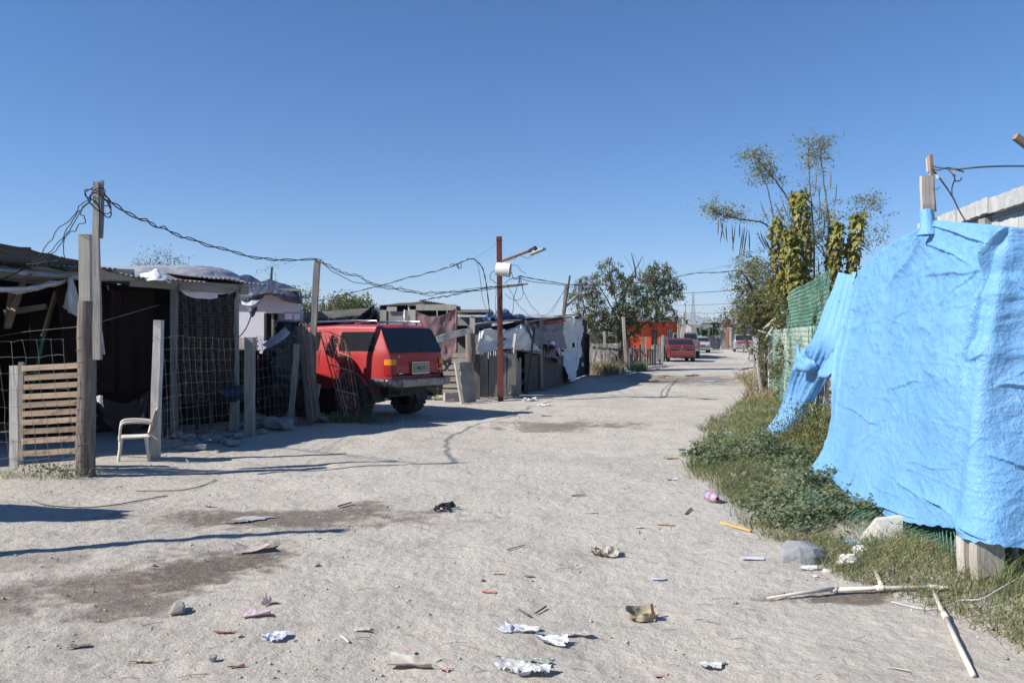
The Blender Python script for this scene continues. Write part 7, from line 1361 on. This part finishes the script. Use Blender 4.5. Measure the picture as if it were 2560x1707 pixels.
tw = MB(); g = G(1112, 1275); tw.tube(cr(np.array([g+[.02, .16, .02], g+[.06, .10, .05], g+[-.08, .08, .02], g+[.08, .03, .04], g+[-.03, -.02, .05], g+[-.09, -.03, .02], g+[.06, -.06, .03]]), 50)+RNG.normal(size=(50, 3))*.006, .014, 6); tag(tw.build('black_rag', M_BLACKT), 'twisted black rag scrap in the middle of the road', 'rag')
sh_ = thing('torn_shoe', 'torn yellowish foam shoe-like shell with a dark hollow in the right foreground', 'litter', tuple(G(1602, 1550)))
g = G(1602, 1550); U, V = np.meshgrid(np.linspace(0, 2*math.pi, 40), np.linspace(0, 1, 8)); rr_ = 1+.16*fbm(np.cos(U)*2, np.sin(U)*2+V*2, 3, 4)
gridmesh('shell', np.stack([np.cos(U)*.082*rr_*(.75+.35*V)+.01, np.sin(U)*.05*rr_*(.8+.3*V), .008+V*.036*(1+.5*np.sin(U*.5)+.35*vn(U*2, V, 3))], -1)+g, mat('old_foam', (.44, .38, .25), (.30, .25, .17), .9, 14, 50, .6), sh_)
b = MB(); b.box(g+[0, 0, .012], (.11, .06, .008)); b.build('hollow_shade', M_BLACK, sh_); b = MB(); b.beam(g+[.075, .02, .02], g+[.068, .03, .085], .016, .01); b.build('tab', M_RUST, sh_)  # the black slab is painted shade inside the hollow shell
for k, (lab, px, py, L, Wd, h, c, rt, nm) in enumerate((('small pink wrapper in the centre of the road', 1222, 1482, .075, .035, .02, (.58, .25, .25), 0, 'wrapper'), ('blue-grey plastic scrap in the right foreground', 1755, 1550, .09, .02, .012, (.40, .48, .60), -.1, 'scrap'), ('small pale blue plastic scrap on the right of the road', 1648, 1450, .085, .05, .015, (.48, .53, .62), 0, 'scrap'),
    ('white torn plastic near the big rock', 1880, 1398, .15, .06, .02, (.60, .62, .66), -.2, 'scrap'), ('white scrap at the lower right of the road', 1775, 1668, .10, .06, .03, (.52, .53, .56), -.2, 'scrap'), ('pale torn paper in the lower centre-left', 905, 1575, .085, .05, .012, (.54, .51, .45), 0, 'paper'), ('pink scrap right of the flat cardboard', 1114, 1677, .05, .05, .02, (.52, .34, .32), .8, 'paper'),
    ('orange bark-like scrap on the right of the road', 1655, 1313, .09, .03, .012, (.50, .30, .15), 0, 'scrap'), ('second orange scrap just right of the first', 1680, 1315, .06, .03, .012, (.46, .27, .14), 0, 'scrap'), ('yellowish leaf scrap up the road near the weeds', 1677, 1147, .14, .09, .04, (.34, .32, .14), 0, 'scrap'), ('white plastic tray at the road edge', 1680, 1200, .13, .08, .03, (.56, .55, .54), 0, 'scrap'),
    ('white scrap in the foreground right of the stick', 1600, 1320, .07, .04, .012, (.58, .56, .54), 0, 'scrap'), ('long pale plastic sheet flat in the road', 1475, 1283, .13, .05, .015, (.52, .51, .50), -.1, 'scrap'), ('little red scrap in the upper wet patch', 523, 1267, .09, .05, .03, (.50, .28, .28), 0, 'scrap'), ('flat brown flake in the lower left', 200, 1618, .10, .04, .02, (.20, .17, .14), .2, 'scrap'),
    ('dark red peel left of the blue and white wrapper', 561, 1584, .11, .02, .02, (.25, .07, .05), 0, 'scrap'), ('dark red peel right of the clod', 592, 1670, .08, .02, .02, (.22, .07, .05), .2, 'scrap'), ('thin pale scrap left of the clod', 352, 1656, .08, .03, .02, (.46, .38, .28), 0, 'scrap'), ('tiny green scrap near the silver foil', 1243, 1642, .03, .02, .01, (.22, .38, .18), 0, 'scrap'), ('pink scrap at the bottom right', 1653, 1692, .07, .03, .015, (.48, .30, .28), .2, 'scrap'),
    ('pale stick-like card in the centre', 1243, 1435, .085, .02, .015, (.48, .38, .33), -.3, 'scrap'), ('brown shell-like scrap in the centre', 1322, 1442, .06, .03, .015, (.24, .19, .16), 0, 'scrap'), ('reddish scrap by the dark post far left of the road', 1365, 1040, .2, .12, .05, (.42, .38, .34), 0, 'scrap'),
    ('white crumpled bag in front of the tarp shack', 1325, 1003, .32, .2, .16, WH, 0, 'plastic_bag'), ('second white crumpled bag a little nearer', 1362, 1015, .34, .16, .10, WH, 0, 'plastic_bag'), ('white paper heap at the foot of the dark panels', 1356, 975, .3, .2, .12, (.5, .49, .46), 0, 'plastic_bag'), ('pale green bag behind the red car rear wheel', 1093, 1000, .28, .2, .16, (.45, .52, .32), 0, 'plastic_bag'), ('white and blue bag right of the pale green one', 1122, 1004, .22, .15, .1, (.5, .52, .56), 0, 'plastic_bag'),
    ('turquoise bag in the dry grass by the stick fence', 1572, 933, .6, .4, .25, (.34, .52, .48), 0, 'plastic_bag'), ('bright blue and white bag in the grass of the right verge', 1822, 1090, .30, .2, .12, (.30, .52, .66), 0, 'plastic_bag'), ('small yellow wrapper beside the blue bag', 1800, 1087, .15, .12, .08, (.60, .48, .16), 0, 'wrapper'), ('white strip of plastic in the weeds', 1765, 1105, .3, .1, .05, WH, 0, 'scrap'), ('purple and white scrap in the weeds', 1795, 1107, .12, .08, .05, (.34, .28, .50), 0, 'scrap'), ('white and blue litter deeper in the weeds', 1845, 1130, .18, .08, .07, (.46, .52, .60), 0, 'scrap'),
    ('white and red crisp packet standing in the weeds', 1846, 1196, .15, .08, .13, (.60, .52, .50), .2, 'wrapper'), ('small white scrap right of the round bottle', 1873, 1264, .045, .03, .02, WH, .5, 'scrap'), ('pink and white litter pile on the far road edge', 1855, 925, .5, .5, .12, (.46, .36, .34), 0, 'scrap'), ('teal bottle scrap at the weed edge', 1705, 1126, .12, .05, .04, (.05, .24, .20), .3, 'scrap'))):
    litter(lab, px, py, L, Wd, h, c, 60+k, nm.replace('_', ' '), rot=rt, name=nm, n=14)
for k, (lab, px, py, L, Wd, h, c) in enumerate((('big crumpled white plastic bag beside the rock', 2125, 1418, .20, .13, .12, (.70, .66, .62)), ('upper lump of white plastic bag touching the big one', 2150, 1388, .13, .10, .10, (.72, .70, .68)), ('white crumpled tissue in front of the rock', 2030, 1424, .18, .06, .04, (.70, .67, .64)), ('small tissue piece right of the crumpled tissue', 2068, 1430, .08, .08, .03, (.68, .65, .62)), ('tiny white tissue below the rock', 2040, 1442, .04, .03, .02, (.7, .66, .64)), ('torn light blue plastic strip above the white bags', 2145, 1362, .26, .10, .06, (.42, .60, .76)),
    ('white rag in the grass near the corner posts', 2352, 1392, .08, .05, .04, (.6, .6, .6)), ('white paper behind the netting under the tarp', 2245, 1350, .16, .1, .07, (.66, .64, .66)))):
    lump(lab, px, py, L, Wd, h, tuple(a*.8 for a in c) if h > .2 else c, 120+k, am=.10 if h > .2 else .26)
b = MB(); b.poly([P(2140, 1362, 6.15), P(2190, 1300, 6.2), P(2258, 1292, 6.2), P(2256, 1330, 6.15), P(2222, 1358, 6.1)], (.02, .05, .01)); tag(b.build('cream_board', mat('cream_board', (.50, .48, .42), (.40, .38, .33), .9)), 'broken cream board leaning behind the loose netting under the tarp', 'board')
b = MB(); diamond(b, (2.50, 7.3, .02), (.42, -1.95, 0), (.16, .0, .20), .055, .0022, .03, 4); tag(b.build('loose_netting', M_NET), 'loose flap of green netting spread over the weeds under the tarp', 'netting')
# round bottle seen end on
bo = thing('bottle', 'clear plastic bottle with a red cap lying at the edge of the weeds', 'bottle', tuple(G(1793, 1262))); g = G(1793, 1260); Mr = Matrix.Rotation(.25, 3, 'Z')
b = MB(); b.lathe([(.012, -.0), (.03, -.012), (.048, -.05), (.050, -.10), (.046, -.20), (0, -.215)], g+[0, .0, .052], 'Y', 20, Mr @ Matrix.Rotation(math.pi, 3, 'Z')); b.build('body', mat('dusty_clear_plastic', (.36, .36, .46), (.28, .28, .38), .2, 9, bst=0), bo, smooth=True)
b = MB(); b.lathe([(0, .02), (.018, .02), (.019, -.004)], g+[0, -.008, .052], 'Y', 16, Mr); b.build('cap', mat('red_cap', (.65, .06, .04), bst=0), bo); b = MB(); b.lathe([(.048, -.05), (.0505, -.055), (.0505, -.09), (.048, -.095)], g+[0, 0, .053], 'Y', 20, Mr @ Matrix.Rotation(math.pi, 3, 'Z')); b.build('label_band', mat('red_label', (.50, .12, .16), bst=0), bo)
for lab, a, q, ww, m_ in (('yellow wooden lath lying at the edge of the weeds', (1802, 1308), (1878, 1332), .022, wood('yellow_wood', (.60, .38, .15), (.50, .30, .11))), ('short brown stick on the right of the road', (1713, 1288), (1728, 1274), .014, W_DARK), ('grey wooden splinter near the road centre', (1428, 1241), (1464, 1240), .016, W_GREY), ('thin grey stick in the centre of the road', (1266, 1377), (1312, 1367), .010, W_GREY),
                   ('dark twig at the right end of the upper wet patch', (845, 1268), (878, 1260), .014, W_DARK), ('brown twig right of the other foreground twig', (1338, 1537), (1365, 1522), .010, W_DARK), ('brown twig left of the other foreground twig', (1297, 1528), (1322, 1545), .010, W_DARK), ('thin pale straw at the bottom right', (2215, 1672), (2272, 1683), .006, W_PALE), ('pale stick lying right of the long pipe', (2452, 1548), (2480, 1577), .012, W_PALE), ('white plastic stick in the lower centre', (852, 1592), (872, 1612), .010, W_WHITE)):
    b = MB(); p0, p1 = G(*a), G(*q); b.beam(p0+[0, 0, .012], p1+[0, 0, .018], ww, ww*.7, n=4, j=.001); tag(b.build('stick', m_), lab, 'stick')
# long cords on the ground (left)
for lab, pts in (('long thin black cord lying on the dirt near the upper wet patch', [(80, 1250), (120, 1262), (200, 1268), (280, 1262), (350, 1250), (420, 1238)]), ('second thin cord left of the tall pole shadow', [(340, 1226), (430, 1226), (480, 1220), (520, 1208), (540, 1196)])):
    A = cr(np.array([G(*p, .012) for p in pts]), 40); b = MB(); b.tube(A, .005, 5); tag(b.build('cord', M_TWIG), lab, 'cord')
# PVC pipes
pv = thing('pvc_pipe', 'long white plastic pipe with two tee joints lying along the ground', 'pipe', tuple(G(2191, 1478)))
def gp_(px, py, u=.024): return G(px, py)+[0, 0, u]
b = MB(); b.tube([gp_(1918, 1500, .015), gp_(2000, 1492, .025), gp_(2085, 1483, .03)], [.005, .011, .013], 10); b.build('pipe', M_PVC, pv, smooth=True)
b = MB(); b.tube([gp_(2085, 1483), gp_(2190, 1479), gp_(2335, 1477)], .013, 10); b.build('pipe', M_PVC, pv, smooth=True)
b = MB(); b.tube([gp_(2078, 1483), gp_(2095, 1482)], .0175, 12); b.build('coupling', M_PVC, pv, smooth=True)
for a, q in (((2190, 1479), (2222, 1479)), ((2318, 1477), (2346, 1478))): b = MB(); b.tube([gp_(*a), gp_(*q)], .0185, 12); b.build('tee_joint', M_PVC, pv, smooth=True)
b = MB(); b.tube([gp_(2222, 1479), gp_(2228, 1479)], .019, 12); b.tube([gp_(2313, 1477), gp_(2318, 1477)], .019, 12); b.build('glue_band', mat('teal_glue', (.03, .26, .22), bst=0), pv)
b = MB(); b.tube([gp_(2346, 1478), gp_(2372, 1478)], [.013, .012], 10); b.build('pipe', M_PVC, pv, smooth=True)
b = MB(); b.tube([gp_(2203, 1474), gp_(2195, 1450), gp_(2184, 1428)], [.014, .014, .013], 10); b.build('side_pipe', M_PVC, pv, smooth=True)
b = MB(); b.tube([gp_(2333, 1482), gp_(2345, 1515), gp_(2361, 1548)], .013, 10); b.build('down_pipe', M_PVC, pv, smooth=True)
b = MB(); b.tube([gp_(2358, 1540), gp_(2366, 1556)], .0175, 12); b.build('coupling', M_PVC, pv, smooth=True)
b = MB(); b.tube([gp_(2364, 1552), gp_(2395, 1620), gp_(2433, 1698, .02)], .0135, 10); b.build('down_pipe', M_PVC, pv, smooth=True)
b = MB(); b.tube(cr(np.array([G(2228, 1503, .01), G(2290, 1518, .01), G(2345, 1521, .01), G(2400, 1500, .02), G(2450, 1497, .05), G(2500, 1470, .06), G(2570, 1430, .08)]), 40), .0035, 5); tag(b.build('cord', mat('pale_plastic_cord', (.55, .56, .62), bst=0)), 'pale plastic cord snaking past the corner posts', 'cord')
# ================================================================ AIR
hz = MB(); hz.box((1500, 4400, 149), (9600, 9600, 302)); hm, ht, hb = newmat('haze_air'); ht.nodes.remove(hb)
pv_ = nd(ht, 'ShaderNodeVolumePrincipled'); pv_.inputs['Color'].default_value = (.80, .88, 1, 1); pv_.inputs['Density'].default_value = .00014; ht.links.new(pv_.outputs[0], ht.nodes['Material Output'].inputs['Volume'])
tag(hz.build('haze', hm), kind='stuff')
